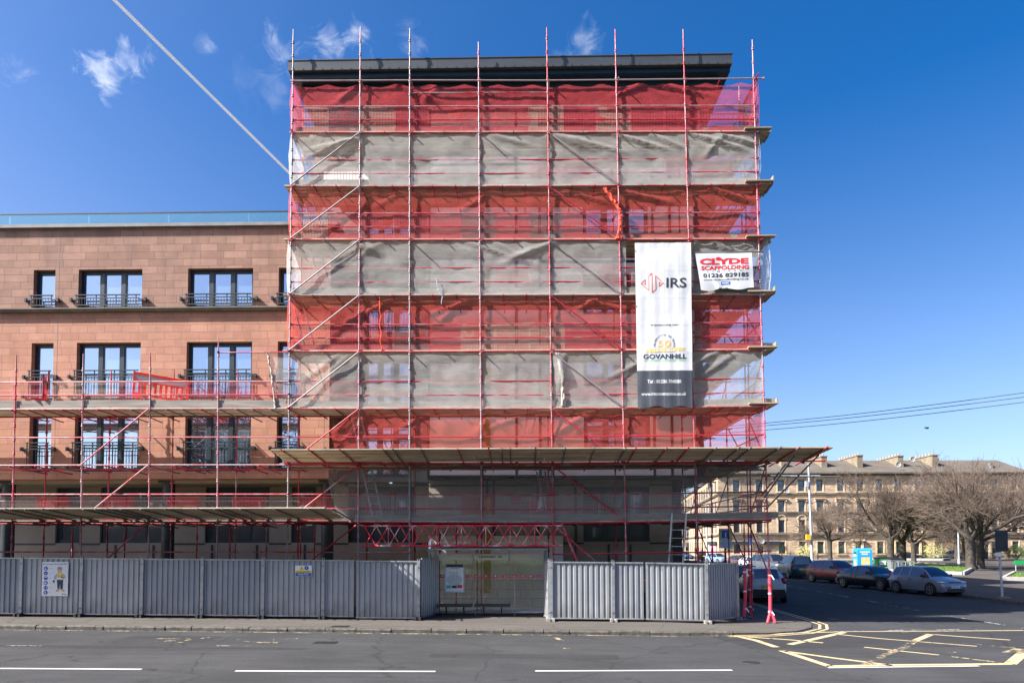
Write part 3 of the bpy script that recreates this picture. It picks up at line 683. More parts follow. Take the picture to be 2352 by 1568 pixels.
for px in (165, 265, 352, 487, 700, 740, 590): 
    x = at(px, 1270, YR)[0]; q.box(x-.04, x+.04, YR-.031, YR-.003, zC_-.1, zB_-.002)
for px in (262, 484, 712, 780, 970): 
    x = at(px, 1110, YR)[0]; q.box(x-.04, x+.04, YR-.031, YR-.003, zA_+.072, 5.32)
q.box(-60, XC, YR-.05, YR-.001, .1, .95); q.build('panel_trim', M['steel_dark'], lb)
for px in (18, 386, 752):
    x = at(px, 1200, 3.0)[0]; q = MB(); q.lathe((x, 3.0, 0), [(.24, .1), (.24, 5.30)], 24); q.box(x-.3, x+.3, 2.75, 3.25, 5.22, 5.328); q.build('column', M['steel_dark'], lb)
q = MB(); q.box(-60, XC, YW+.6, YR+.5, 5.2, 5.33); q.build('soffit', M['cream_panel'], lb)
# ================================================================ TOWER
tw = thing('tower_block', (4, 3, 0), 'tall corner block under scaffolding with white insulation panels and a dark oversailing flat roof', 'building')
def X(px, Y, py=700): return at(px, py, Y)[0]
XB0, XB1 = X(985, 2.2), X(1242, 2.2); XR1 = X(1612, 2.6); XT0, XT1 = X(719, 3.8, 290), X(1626, 3.8, 290)
ZT = 17.35
# central white bay, full height
q = MB(); q.box(XB0, XB1, 2.2, 8, 5.3, 19.93); q.build('white_bay', M['render_white'], tw)
q = MB(); q.box(XC+.02, XG, 2.8, 11, -.1, 5.298); 
q.build('lower_wall', M['cream_panel'], tw) if False else None
q = MB(); hz = (at(900, 1244, 2.8)[2], at(900, 1118, 2.8)[2]); h2 = [(X(1340, 2.8, 1200), X(1492, 2.8, 1200), hz[0], hz[1])]
XL2 = X(985, 2.8, 1200)
wall(q, XL2, XG, -.1, 5.3, 2.8, h2, .2); q.quad((XG, 2.8, -.1), (XG, 11, -.1), (XG, 11, 5.3), (XG, 2.8, 5.3)); q.quad((XL2, YR, -.1), (XL2, 2.8, -.1), (XL2, 2.8, 5.3), (XL2, YR, 5.3)); q.build('lower_wall', M['cream_panel'], tw)
window(tw, *h2[0], 2.92, 3, None, fw=.13, glass='tenglass')
q = MB(); q.box(XL2, XG+.8, 2.2, 11, 5.28, 5.4); q.build('floor_slab', M['steel_dark'], tw)
# side: upper storeys right of the bay and recessed balconies left of it
st = [5.4, 8.2, 11.05, 13.9, 16.7]
hr = []
for z in st[:-1]: hr.append((X(1340, 2.6, 800), X(1492, 2.6, 800), z+.75, z+2.35))
q = MB(); wall(q, XB1, XR1, 5.4, ZT, 2.6, hr, .2); q.quad((XR1, 2.6, 5.4), (XR1, 12, 5.4), (XR1, 12, ZT), (XR1, 2.6, ZT)); q.quad((XB1, 2.6, ZT), (XR1, 2.6, ZT), (XR1, 12, ZT), (XB1, 12, ZT)); q.build('right_wall', M['render_white'], tw)
for h in hr: window(tw, *h, 2.72, 3, None, fw=.1)
hl = [(XC+1.0, XB0-.9, z+.1, z+2.3) for z in st[:-1]]
XTL = X(741, 3.6, 380)
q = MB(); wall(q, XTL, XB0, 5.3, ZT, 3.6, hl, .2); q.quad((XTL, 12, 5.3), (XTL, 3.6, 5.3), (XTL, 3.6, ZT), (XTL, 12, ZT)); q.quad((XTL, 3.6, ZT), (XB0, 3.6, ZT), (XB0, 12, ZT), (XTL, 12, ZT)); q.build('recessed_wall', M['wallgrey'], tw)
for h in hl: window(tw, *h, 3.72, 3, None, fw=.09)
for z in st[1:]:
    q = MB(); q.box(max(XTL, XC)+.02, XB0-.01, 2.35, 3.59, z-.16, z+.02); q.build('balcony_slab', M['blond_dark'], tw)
    r = MB(); xa, xb = max(XTL, XC)+.05, XB0-.04
    r.bar((xa, 2.42, z+1.1), (xb, 2.42, z+1.1), .05, .05); r.bar((xa, 2.42, z+.12), (xb, 2.42, z+.12), .03, .03); n = int((xb-xa)/.12)
    for k in range(n+1): r.bar((lerp(xa, xb, k/n), 2.42, z+.1), (lerp(xa, xb, k/n), 2.42, z+1.1), .014, .014)
    r.build('balcony_railing', M['navy_frame'], tw)
# top storey set back under the roof
q = MB(); q.box(XT0, XT1, 3.8, 11.5, ZT-.4, 19.95); q.build('top_storey', M['brownclad'], tw)
q = MB()
for a, b in ((745, 985), (1245, 1400), (1405, 1600)): q.box(X(a, 3.75, 270), X(b, 3.75, 270), 3.74, 3.79, ZT, ZT+.95)
q.build('lower_panels', M['render_white'], tw)
# joints and trims on the white cladding
q = MB()
for z in st+[ZT+.3, 18.6]: q.box(XB0, XB1, 2.17, 2.197, z-.03, z+.03)
for px in (985, 1186, 1240): x = X(px, 2.2); q.box(x-.05, x+.05, 2.168, 2.196, 5.4, 19.9)
x = X(1107, 2.2); q.box(x-.06, x+.06, 2.168, 2.196, 5.4, 17.5)
for z in st[1:]:
    q.box(XB1+.01, XR1, 2.57, 2.597, z-.05, z+.05)
for px in (1268, 1500, 1540, 1600): x = X(px, 2.6); q.box(x-.05, x+.05, 2.566, 2.596, 5.4, ZT)
q.box(XR1-.3, XR1+.002, 2.56, 2.565, 5.4, ZT)
for z in (hz[1]+.02, hz[0]-.1):
    q.box(XL2, h2[0][0], 2.77, 2.797, z, z+.07); q.box(h2[0][1], XG, 2.77, 2.797, z, z+.07)
for px in (1119, 1133, 1235, 1322, 1398, 1448, 1415): x = X(px, 2.8, 1270); q.box(x-.04, x+.04, 2.766, 2.796, .1, hz[0]-.101)
for px in (1119, 1135, 1235, 1322): x = X(px, 2.8, 1110); q.box(x-.05, x+.05, 2.766, 2.796, hz[0]-.02, 5.28)
q.box(XG-.35, XG+.003, 2.75, 2.765, 0, 5.28); q.box(XL2, XG-.36, 2.74, 2.799, .1, .9)
q.build('panel_trim', M['steel_dark'], tw)
for i, (z0, z1) in enumerate(((17.6, 19.1), (12.2, 13.6), (8.8, 10.2), (6, 7.6), (.9, 4.6))):
    x = X(1118, 2.2); yy = 2.16 if z0 > 5 else 2.56
    q = MB(); q.box(x-.13, x+.13, yy, yy+.03, z0, z1); q.build('insulation_strip', M['goldfoil'], tw)
rr = MB(); zt = at(1180, 131, .25)[2]-.02
XF0, XF1 = at(662, 140, .25)[0], at(1682, 140, .25)[0]
rr.box(XF0, XF1, .25, 13, zt-.36, zt); ro = rr.build('roof', M['fascia'], tw)
q = MB(); q.box(XF0-.02, XF1+.02, .23, 13.02, zt, zt+.03)
for k in range(46):
    x = lerp(XF0+.2, XF1-.2, k/45); q.lathe((x, .245, zt-.31), [(.018, -.012), (.018, 0)], 8, axis='y')
q.build('roof_flashing', M['fascia'], ro, base_of(ro))
q = MB(); q.box(XF0+.03, XF1-.03, .42, 12.9, zt-.52, zt-.362); q.box(XF0+.32, XF1-.32, .85, 12.6, zt-.78, zt-.522); q.build('roof_soffit', M['soffit'], ro, base_of(ro))
# unseen tall rear block, added to throw the shadow over the side street
q = MB(); q.box(-3, XG-.3, 12.4, 27, -.1, 26.4); q.build('shadow_caster_block', M['stone'], tw); q = MB(); q.box(-3.3, XG, 13.3, 27.3, 26.4, 26.8); q.build('shadow_caster_roof', M['fascia'], tw)
# ================================================================ SCAFFOLD
from mathutils import noise as mn
SX = [-14.3, -11.8, -9.3, -6.8, -4.3, -1.8, 0, 2.5, 5, 7.5, 10, 12.5]      # standards of the front row
TOPB = [((38, 815), (25.7, 1290)), ((191.5, 812), (185, 1290)), ((345.5, 810), (341, 1290)), ((502, 775), (498.5, 1290)),
        ((674, 68), (659.5, 1290)), ((828, 62), (822.5, 1290)), ((941.5, 66), (940.5, 1290)), ((1099, 97), (1106.4, 1187)), ((1256, 64), (1271.5, 1290)), ((1413, 68), (1438.5, 1290)), ((1569, 68), (1602.5, 1290)), ((1728, 92), (1766, 1290))]
LV = {-14.3: {0: 1199, 1: 1068, 2: 939.5}, -9.3: {0: 1199, 1: 1067, 2: 938.5}, -4.3: {0: 1199, 1: 1067, 2: 938, 3: 807, 4: 678, 5: 551, 6: 428, 7: 305, 8: 186},
      0: {0: 1199.5, 1: 1067, 2: 938.4, 3: 807.5, 4: 677.9, 5: 551, 6: 428.3, 7: 304.7, 8: 184.7}, 5: {0: 1201.6, 1: 1067, 2: 938, 3: 805.8, 4: 677, 5: 551, 6: 427.5, 7: 304, 8: 185.3},
      12.5: {0: 1194, 1: 1062, 2: 932.7, 3: 804, 4: 676.3, 5: 550, 6: 424, 7: 303.4, 8: 180.6}}
def std_line(i):
    (xt, yt), (xb, yb) = TOPB[i]; a = at(xt, yt, 0); b = at(xb, yb, 0); return a, b
def sx(i, z):
    a, b = std_line(i); t = (z-b[2])/(a[2]-b[2]); return lerp(b[0], a[0], t)
def zl(k, x):
    ks = sorted(q for q in LV if k in LV[q]); pts = []
    for q in ks:
        i = SX.index(q); (xt, yt), (xb, yb) = TOPB[i]; py = LV[q][k]; px = lerp(xb, xt, (py-yb)/(yt-yb)); pts.append((q, at(px, py, 0)[2]))
    if x <= pts[0][0]: return pts[0][1]
    for (a, za), (b, zb) in zip(pts, pts[1:]):
        if x <= b: return lerp(za, zb, (x-a)/(b-a))
    return pts[-1][1]
LZ = [zl(k, 0) for k in range(9)]
W_ = 1.5; TR = .0245
tower_sc = thing('scaffold', (4, 0, .1), 'tall red tube scaffold with boarded decks wrapping the corner block and side street', 'scaffold')
left_sc = thing('scaffold', (-10, 0, .2), 'low red tube scaffold with one boarded lift in front of the sandstone flats', 'scaffold')
def tube_o(name, p0, p1, par, mat='tube', r=TR, n=8, clips=()):
    q = MB(); q.tube(p0, p1, r, n)
    for c in clips: q.tube(Vector(c)-Vector((0, .035, 0)), Vector(c)+Vector((0, .035, 0)), .05, 6)
    return q.build(name, M[mat], par)
def standard(xb, xt, y, z0, z1, par, mat='tube', base=True, yt=None, cup0=None):
    q = MB(); yt = y if yt is None else yt
    P_ = lambda z: Vector((lerp(xb, xt, (z-z0)/(z1-z0)), lerp(y, yt, (z-z0)/(z1-z0)), z))
    q.tube(P_(z0), P_(z1-.25), TR, 10); q.tube(P_(z1-.25), P_(z1), TR*.8, 8)
    c = LZ[0] if cup0 is None else cup0; c -= .5*math.floor((c-z0-.12)/.5)
    while c < z1-.3:
        p = P_(c); q.lathe(p-Vector((0, 0, .06)), [(TR, 0), (.043, .012), (.045, .05), (TR+.004, .062), (TR+.004, .08), (.042, .09), (.036, .125), (TR, .135)], 10); c += .5
    for zj in (z0+2.3, z0+5.3, z0+8.3, z0+11.3, z0+14.3, z0+17.3):
        if zj < z1-.3: q.tube(P_(zj), P_(zj+.2), TR+.006, 8)
    if base: q.box(xb-.09, xb+.09, y-.09, y+.09, z0-.012, z0+.004); q.tube((xb, y, z0), (xb, y, z0+.2), .018, 8)
    return q.build('standard', M[mat], par)
# front standards
for i, x in enumerate(SX):
    a, b = std_line(i); par = left_sc if i < 4 else tower_sc
    z0 = (pz(x)+.01 if x < 12 else .045) if i != 7 else at(1106, 1188, 0)[2]
    xb = sx(i, z0); standard(xb, a[0], 0, z0, a[2], par, ('tube_galv' if i in (4, 6) else 'tube_worn' if i % 2 else 'tube') if i > 3 else 'tube_worn', base=(i != 7))
# inner standards
for i, x in enumerate(SX):
    par = left_sc if i < 4 else tower_sc; xx = [at(107, 1000, W_)[0], at(252, 1000, W_)[0], at(397, 1000, W_)[0], at(544, 1000, W_)[0]][i] if i < 4 else x
    if i == 4: xx = x-.1
    zt = (at(400, 848, W_)[2] if i < 4 else LZ[8]+.05)
    standard(xx, xx, W_, pz(x)+.01 if x < 12 else .045, zt, par, 'tube')
# extra bracing standards behind the lower lifts
for px in (166, 286, 452, 528, 612, 690, 722, 1010, 1048, 1096): 
    x = at(px, 1250, 2.3)[0]; standard(x, x, 2.3, pz(x)+.01, LZ[0]-.1, left_sc if x < -4.5 else tower_sc, 'tube')
# side street return
SY = [1.9, 4.4, 6.9, 9.4, 11.9]
for y in SY:
    standard(12.55, 12.45, y, .045, LZ[8]+(.9 if y < 3 else .2), tower_sc, 'tube_worn'); standard(11.2, 11.15, y+.1, .045, LZ[8]+.1, tower_sc, 'tube')
for x, y, z1 in ((12.12, 1.1, LZ[0]+.1), (12.3, 3.6, LZ[0]+.2), (11.85, 6.0, LZ[0]), (11.8, 8.4, LZ[0])): standard(x, x, y, .045, z1, tower_sc, 'tube')
def run(name, i0, i1, k, dz, y, par, mat, ext=(0, 0), r=TR, dx=0):   # one horizontal tube line following the lifts
    q = MB(); pts = []
    for i in range(i0, i1+1):
        z = zl(k, SX[i])+dz; xx = sx(i, z)+dx
        if i == i0: pts.append(Vector((xx-ext[0], y, z)))
        pts.append(Vector((xx, y, z)))
        if i == i1: pts.append(Vector((xx+ext[1], y, z)))
    for a, b in zip(pts, pts[1:]): q.tube(a, b, r, 8)
    for p in pts:
        q.box(p.x-.03, p.x+.03, p.y-.035, p.y+.035, p.z-.035, p.z+.035)
    return q.build(name, M[mat], par)
rg = random.Random(3)
for k in range(9):
    mt = ['tube', 'tube', 'tube_worn', 'tube', 'tube_worn', 'tube', 'tube', 'tube', 'tube_galv'][k]
    i1 = 11
    run('ledger', 4, i1, k, 0, 0, tower_sc, mt, (.05, .35 if k in (8,) else .1))
    run('ledger', 4, i1, k, 0, W_, tower_sc, 'tube', (.05, .1))
    if k < 3:
        run('ledger', 0, 4, k, 0, 0, left_sc, 'tube_worn' if k else 'tube', (3, 0)); run('ledger', 0, 4, k, 0, W_, left_sc, 'tube', (3, 0))
for k in range(8):        # guard rails half a metre and a metre above every deck
    if k == 1:
        run('guard_rail', 4, 11, k, 1.0, .05, tower_sc, 'tube'); run('guard_rail', 0, 4, k, .99, 0, left_sc, 'tube_worn', (3, 0)); continue
    run('guard_rail', 4, 11, k, 1.0, .05, tower_sc, 'tube_worn' if k % 2 else 'tube'); run('guard_rail', 4, 11, k, .5, .05, tower_sc, 'tube' if k % 2 else 'tube_worn')
run('guard_rail', 0, 4, 2, .98, .0, left_sc, 'tube_worn', (3, 0)); run('guard_rail', 0, 4, 2, .5, .0, left_sc, 'tube_worn', (3, 0)); run('guard_rail', 0, 4, 0, 1.0, 0, left_sc, 'tube_worn', (3, 0)); run('guard_rail', 0, 4, 0, .85, W_-.1, left_sc, 'tube', (3, 0))
run('guard_rail', 0, 6, 0, -1.05, .0, left_sc, 'tube', (3, 0)); run('guard_rail', 8, 11, 0, -1.08, 0, tower_sc, 'tube', (0, .05)); run('guard_rail', 8, 10, 0, -2.05, .0, tower_sc, 'tube')
q = run('guard_rail', 3, 4, 3, -.02, 0, left_sc, 'tube_worn', (0, 0))
run('guard_rail', 6, 8, 7, 1.5, .05, tower_sc, 'tube')
# right hand return: ledgers, rails and decks along the side street
for k in range(9):
    z = zl(k, 12.5)
    for x, mt in ((12.5, 'tube_worn'), (11.17, 'tube')): tube_o('ledger', (x, 0, z), (x, 13.2, z), tower_sc, mt)
    if k < 8:
        for dz in (.5, 1.0): tube_o('guard_rail', (12.5, 0, z+dz), (12.5, 13.2, z+dz), tower_sc, 'tube_worn')
    for y in SY:
        tube_o('transom', (11.0, y+.05, z-.05), (12.75, y+.05, z-.05), tower_sc, 'tube_darkgalv')
for k in range(-1, 8):
    za = zl(max(k, 0), 12.5)+(0 if k >= 0 else -1.9); zb = za+(1.95 if k >= 0 else 1.8)
    for j, (ya, yb) in enumerate(zip([0]+SY, SY)):
        if (j+k) % 2 == 0 or j == 0: tube_o('brace', (12.57, ya, za+.1) if k % 2 else (12.57, yb, za+.1), (12.57, yb, zb) if k % 2 else (12.57, ya, zb), tower_sc, 'tube')
# transoms under the decks, some sticking out past the ledger
for k in range(9):
    for i in range(4, 12):
        z = zl(k, SX[i])-.05; x = sx(i, z)+.06
        out = rg.choice((.12, .12, .2, .35)) if k else .12
        tube_o('transom', (x, -out, z), (x, W_+.25, z), tower_sc, 'tube' if rg.random() < .7 else 'tube_darkgalv')
        if i < 11 and k < 8:
            for f in ((.33, .66) if k % 2 == 0 else (.5,)):
                xm = lerp(sx(i, z), sx(i+1, z), f); tube_o('mid_transom', (xm, -.1, z+.02), (xm, W_+.35, z+.02), tower_sc, 'tube' if rg.random() < .75 else 'tube_darkgalv')  # transoms as well, laid mid-bay between the standards
for k in (0, 1, 2):
    for i in range(0, 4):
        z = zl(k, SX[i])-.05
        for f in ((.03, .27, .5, .76) if k == 2 else (.03, .4, .6)):
            xm = lerp(SX[i], SX[i+1], f); dxx = rg.uniform(-.05, .2); tube_o('transom', (xm, -.15, z), (xm+dxx, W_+rg.uniform(.2, .5), z-rg.uniform(0, .12)), left_sc, 'tube' if rg.random() < .6 else 'tube_darkgalv')
# diagonal braces in the front plane
def br(i, j, ka, kb, par, mat, za=0, zb=0):
    z0 = (zl(ka, SX[i]) if ka is not None else pz(SX[i])+.4)+za; z1 = zl(kb, SX[j])+zb
    tube_o('brace', (sx(i, z0), -.06, z0), (sx(j, z1), -.06, z1), par, mat, r=.026)
for k in range(0, 7): br(4, 5, k, k+1, tower_sc, 'tube_galv' if k > 1 else 'tube', .03, -.03)
br(4, 5, None, 0, tower_sc, 'tube', 1.35 if False else .9, -.05)
for k in range(0, 7): br(9, 8, k, k+1, tower_sc, 'tube_galv' if k in (6, 4, 2) else 'tube', .03, -.03)
br(9, 8, None, 0, tower_sc, 'tube', .7, -.05)
br(1, 2, 1, 2, left_sc, 'tube_worn'); br(1, 2, 0, 1, left_sc, 'tube', .08); br(1, 2, None, 0, left_sc, 'tube', .7)
tube_o('brace', (sx(8, 3.5)+.3, -.02, 3.5), (sx(8, 2)+1.5, -.02, .5), tower_sc, 'tube', r=.05)
for px in (585, 592): pass
# ---- boarded decks
def deck(name, x0, x1, y0, y1, zf, par, mat='board', bw=.225, gap=.006, L=3.9, th=.038, seed=0):
    rr_ = random.Random(seed); q = MB(); n = max(1, int((y1-y0)/bw)); y = y0
    for j in range(n):
        x = x0-rr_.uniform(0, 0.15) if False else x0; off = rr_.uniform(.6, L)
        while x < x1-.05:
            e = min(x1, x+off); off = L; sh = rr_.uniform(.7, 1.15); w = gap+rr_.uniform(0, .006); lift = rr_.uniform(0, .006)
            z0, z1 = zf(x)+lift, zf(e)+lift
            q.add([(x, y+w, z0), (e-.01, y+w, z1), (e-.01, y+bw-w, z1), (x, y+bw-w, z0), (x, y+w, z0+th), (e-.01, y+w, z1+th), (e-.01, y+bw-w, z1+th), (x, y+bw-w, z0+th)],
                  [(0, 3, 2, 1), (4, 5, 6, 7), (0, 1, 5, 4), (1, 2, 6, 5), (2, 3, 7, 6), (3, 0, 4, 7)], 0, False, sh)
            x = e
        y += bw
    q.sh[0] = .99
    return q.build(name, M[mat], par)
for k in range(8):
    x1 = 12.9
    if k == 1: deck('deck', -4.6, 12.7, .02, 1.40, lambda x: zl(1, x)+.03, tower_sc, 'board_dark', seed=k)
    else: deck('deck', -4.55 if k < 7 else -4.4, x1, .02, 1.60, lambda x, k=k: zl(k, x)+.03, tower_sc, seed=k)
    z = zl(k, 12.5)+.034
    q = MB(); rr_ = random.Random(k+50)      # side street boards run the other way
    for j in range(6):
        y = 1.9 if k != 1 else 1.6
        xx = 11.05+j*.245
        while y < 13:
            e = min(13.2, y+3.9); q.box(xx+.006, xx+.215, y, e-.012, z+(.0 if k else .002), z+.038, shade=rr_.uniform(.65, 1.1)); y = e
    q.build('deck', M['board'], tower_sc)
    if k > 1:                                 # planks oversailing the corner
        q = MB()
        for j in range(4): yy = -.12+j*.235; q.box(12.0+j*.09, 13.05-rg.uniform(0, .12), yy, yy+.215, z+.045, z+.083, shade=rg.uniform(.6, 1))
        q.build('corner_boards', M['board'], tower_sc)
deck('deck', -19, -4.62, .02, 1.62, lambda x: zl(2, x)+.03, left_sc, seed=21); deck('deck', -19, -2.2, .02, 1.38, lambda x: zl(0, x)+.03, left_sc, seed=22)
# toe boards
def toe(x0, x1, k, par, y=.055, h=.215):
    x = x0; n = 0
    q = MB()
    while x < x1:
        e = min(x1, x+3.9); j = rg.uniform(-.015, .02)
        z0, z1 = zl(k, x)+.075+j, zl(k, e)+.075+j*.5
        q.add([(x, y, z0), (e, y, z1), (e, y+.038, z1), (x, y+.038, z0), (x, y, z0+h), (e, y, z1+h), (e, y+.038, z1+h), (x, y+.038, z0+h)], [(0, 3, 2, 1), (4, 5, 6, 7), (0, 1, 5, 4), (1, 2, 6, 5), (2, 3, 7, 6), (3, 0, 4, 7)])
        x = e-.12 if e < x1 else e; y += .002 if (n := n+1) % 2 else -.002
    return q.build('toe_board', M['toe'], par)
for k in (0, 2, 3, 4, 5, 6, 7): toe(-4.2 if k else -1.9, 13.0 if k in (0, 2, 3) else 12.5, k, tower_sc, .075 if k in (0, 2, 4, 6) else .13)
toe(-19, -4.4, 2, left_sc, .03, .235)
for k in (2, 3, 4, 6): 
    z = zl(k, 12.5)+.06; q = MB(); q.box(12.95, 12.99, -.1, 1.0, z, z+.21); q.build('toe_board', M['toe'], tower_sc)
# ---- sloping protection fans
def fan(name, x0, x1, yo, zo, yi, zi, par, seed, n=7, xo0=0, xo1=0):
    rr_ = random.Random(seed); q = MB(); v = Vector((0, yo-yi, zo-zi)); Ln = v.length; v.normalize(); nn = Vector((0, -v.z, v.y))*-1
    if nn.z < 0: nn = -nn
    bw = Ln/n
    for j in range(n):
        t = (j+1)/n; x = x0+xo0*t; xe = x1+xo1*t; off = rr_.uniform(1, 3.9)
        while x < xe-.05:
            e = min(xe, x+off); off = 3.9; sh = rr_.uniform(.7, 1.15); l = rr_.uniform(0, .012)
            g_ = lambda x_: gz(x_)-gz(4)
            A = [Vector((xx, yi, zi+(zfn(xx) if zfn else 0)))+v*(s_)+nn*(l+h) for h in (0, .038) for xx, s_ in ((x, j*bw+.006), (e-.012, j*bw+.006), (e-.012, (j+1)*bw-.006), (x, (j+1)*bw-.006))]
            q.add(A, [(0, 3, 2, 1), (4, 5, 6, 7), (0, 1, 5, 4), (1, 2, 6, 5), (2, 3, 7, 6), (3, 0, 4, 7)], 0, False, sh); x = e
    q.sh[0] = .99
    return q.build(name, M['board'], par)
FY = -1.75; zo1 = at(1200, 1031, FY)[2]; zi1 = LZ[1]+.09
zfn = None
fan('fan_boards', -4.35, 14.0, FY, zo1, -.02, zi1, tower_sc, 5, 8, .1, .15)
for i, px in enumerate([(1100+z/1.7418)/1.7415 for z in (45, 240, 455, 755, 825, 1020, 1275, 1490, 1580, 1640, 1815)]+[(2100+z/1.7418)/1.7415 for z in (280, 485, 700, 770, 985, 1135, 1330, 1490, 1570, 1775, 1905)]+[1898.]):
    xx = at(px, 1026, FY-.12)[0]; sl = (zo1-zi1)/(FY+.02)
    yo = FY-.20-(.25 if i in (7, 10) else rg.uniform(0, .1)); yi = rg.choice((.5, .7, 1.0, 1.2))
    tube_o('fan_tube', (xx, yo, zi1-.035+sl*(yo+.02)), (xx+rg.uniform(-.06, .06), yi, zi1-.035+sl*(yi+.02)), tower_sc, 'tube_darkgalv' if rg.random() < .6 else 'tube', clips=[(xx, -.02, zi1-.06)])
run('ledger', 4, 11, 1, .04, -.08, tower_sc, 'tube', (.1, 2.0)); run('ledger', 4, 11, 1, -.12, .12, tower_sc, 'tube_darkgalv')
for xx, y0, z0, x1_, y1_, z1_ in ((13.2, -.9, zi1+.05, 12.5, .05, zi1-1.3), (13.9, -1.2, zi1+.05, 12.55, .1, zi1-1.7), (13.5, 0.3, zi1+.1, 12.5, .3, zi1-1.2)):
    tube_o('fan_strut', (xx, y0, z0), (x1_, y1_, z1_), tower_sc, 'tube_darkgalv', r=.03)
tube_o('fan_tube', (12.6, .4, zi1-.5), (15.2, .2, zi1-.55), tower_sc, 'tube_darkgalv')
FY2 = -2.2; zo0 = at(400, 1168, FY2)[2]; zi0 = at(400, 1192, -.02)[2]+.02
fan('fan_boards', -20, -2.25, FY2, zo0, -.02, zi0, left_sc, 6, 7, 0, -.05)
for px in [(v/1.7425)/1.7415 for v in (-60, 65, 190, 320, 585, 675, 765, 850, 985, 1170, 1390, 1500, 1560, 1680)]+[(1100+v/1.7418)/1.7415 for v in (0, 240, 400)]:
    xx = at(px, 1165, FY2-.1)[0]; yo = FY2-.16-rg.uniform(0, .15); yi = rg.choice((.6, 1.0, 1.3)); sl = (zo0-zi0)/(FY2+.02)
    tube_o('fan_tube', (xx, yo, zi0-.035+sl*(yo+.02)), (xx+rg.uniform(-.1, .3), yi, zi0-.035+sl*(yi+.02)), left_sc, 'tube_darkgalv', clips=[(xx, -.02, zi0-.06)])
# lattice beams carrying the scaffold over the bus shelter
for y, mt in ((-.09, 'tube_pale'), (.35, 'tube')):
    xa, xb = at(830, 1230, y)[0], at(1291, 1230, y)[0]; za, zb = at(1050, 1253, y)[2], at(1050, 1207, y)[2]; q = MB()
    q.tube((xa, y, za), (xb, y, za), .03, 8); q.tube((xa, y, zb), (xb, y, zb), .03, 8); n = 8; d = (xb-xa-.2)/n
    for k in range(n):
        a = xa+.1+k*d
        if k: q.tube((a, y, za), (a, y, zb), .022, 6)
        q.tube((a, y+.006, zb), (a+d/2, y+.006, za), .022, 6); q.tube((a+d/2, y+.006, za), (a+d, y+.006, zb), .022, 6)
        q.tube((a+.03, y-.03, za), (a+d/2, y-.03, zb), .018, 6); q.tube((a+d/2, y-.03, zb), (a+d-.03, y-.03, za), .018, 6)
    q.build('lattice_beam', M[mt], tower_sc)
# ---- wire mesh guards
def guard_mesh(w, h):
    q = MB(); p = .05; t = .0032
    n = int(w/p); m_ = int(h/p)
    for i in range(n+1):
        x = i*w/n; q.add([(x-t, 0, 0), (x+t, 0, 0), (x, .003, 0), (x-t, 0, h), (x+t, 0, h), (x, .003, h)], [(0, 1, 4, 3), (1, 2, 5, 4), (2, 0, 3, 5)])
    for j in range(m_+1):
        z = j*h/m_; q.add([(0, -.002, z-t), (0, -.002, z+t), (0, .001, z), (w, -.002, z-t), (w, -.002, z+t), (w, .001, z)], [(0, 1, 4, 3), (1, 2, 5, 4), (2, 0, 3, 5)])
    q.tube((0, 0, h-.01), (w, 0, h-.01), .006, 5); q.tube((0, 0, .0), (w, 0, 0), .005, 5)
    return q
wm_c = P('cream_mesh_wire', (.58, .42, .32), .6, 0, .1); wm_r = P('red_mesh_wire', (.6, .08, .10), .6, 0, .1); wm_w = P('pale_mesh_wire', (.52, .49, .45), .6, 0, .1); wm_g = P('grey_mesh_wire', (.2, .17, .17), .6, 0, .1)
gmesh = {}
for mm, mat_ in (('c', wm_c), ('r', wm_r), ('g', wm_g), ('w', wm_w)):
    o = guard_mesh(1.2, .92).build('mesh_guard', mat_, tower_sc, Vector((0, 0, 0))); gmesh[mm] = o.data; bpy.data.objects.remove(o)
def put_guard(x, y, z, par, c, sxx=1, rot=0, tilt=0):
    o = bpy.data.objects.new('mesh_guard', gmesh[c]); COL.objects.link(o); o.parent = par; o.location = Vector((x, y, z))-base_of(par); o.scale = (sxx, 1, 1); o.rotation_euler = (rg.uniform(-.02, .02), tilt, rot)
for k in (0, 2, 3, 4, 5, 6, 7):
    x = -4.25; nb_ = 0
    while x < 12.4:
        w = min(1.22, 12.5-x)
        c = rg.choice('crrrg') if k % 2 else rg.choice('wwrcg') if k else rg.choice('wwr')
        if not (k == 5 and x > 6.6) and not (k == 0 and x < -1.9): put_guard(x, .10, zl(k, x)+.07, tower_sc, c, w/1.2+.03, 0, rg.uniform(-.004, .004))
        x += w
    if k in (0, 2, 3, 4, 7):
        y = .2
        for _ in range(2): put_guard(12.44, y, zl(k, 12.5)+.07, tower_sc, rg.choice('rg'), 1.25, math.pi/2); y += 1.45
x = -18.
while x < -4.4:
    put_guard(x, .07, zl(2, x)+.1, left_sc, rg.choice('crr'), 1.04); x += 1.24
x = -18.
while x < -2.4:
    put_guard(x, W_-.16, zl(0, x)+.07, left_sc, rg.choice('ggr'), 1.04); x += 1.24
x = -1.8
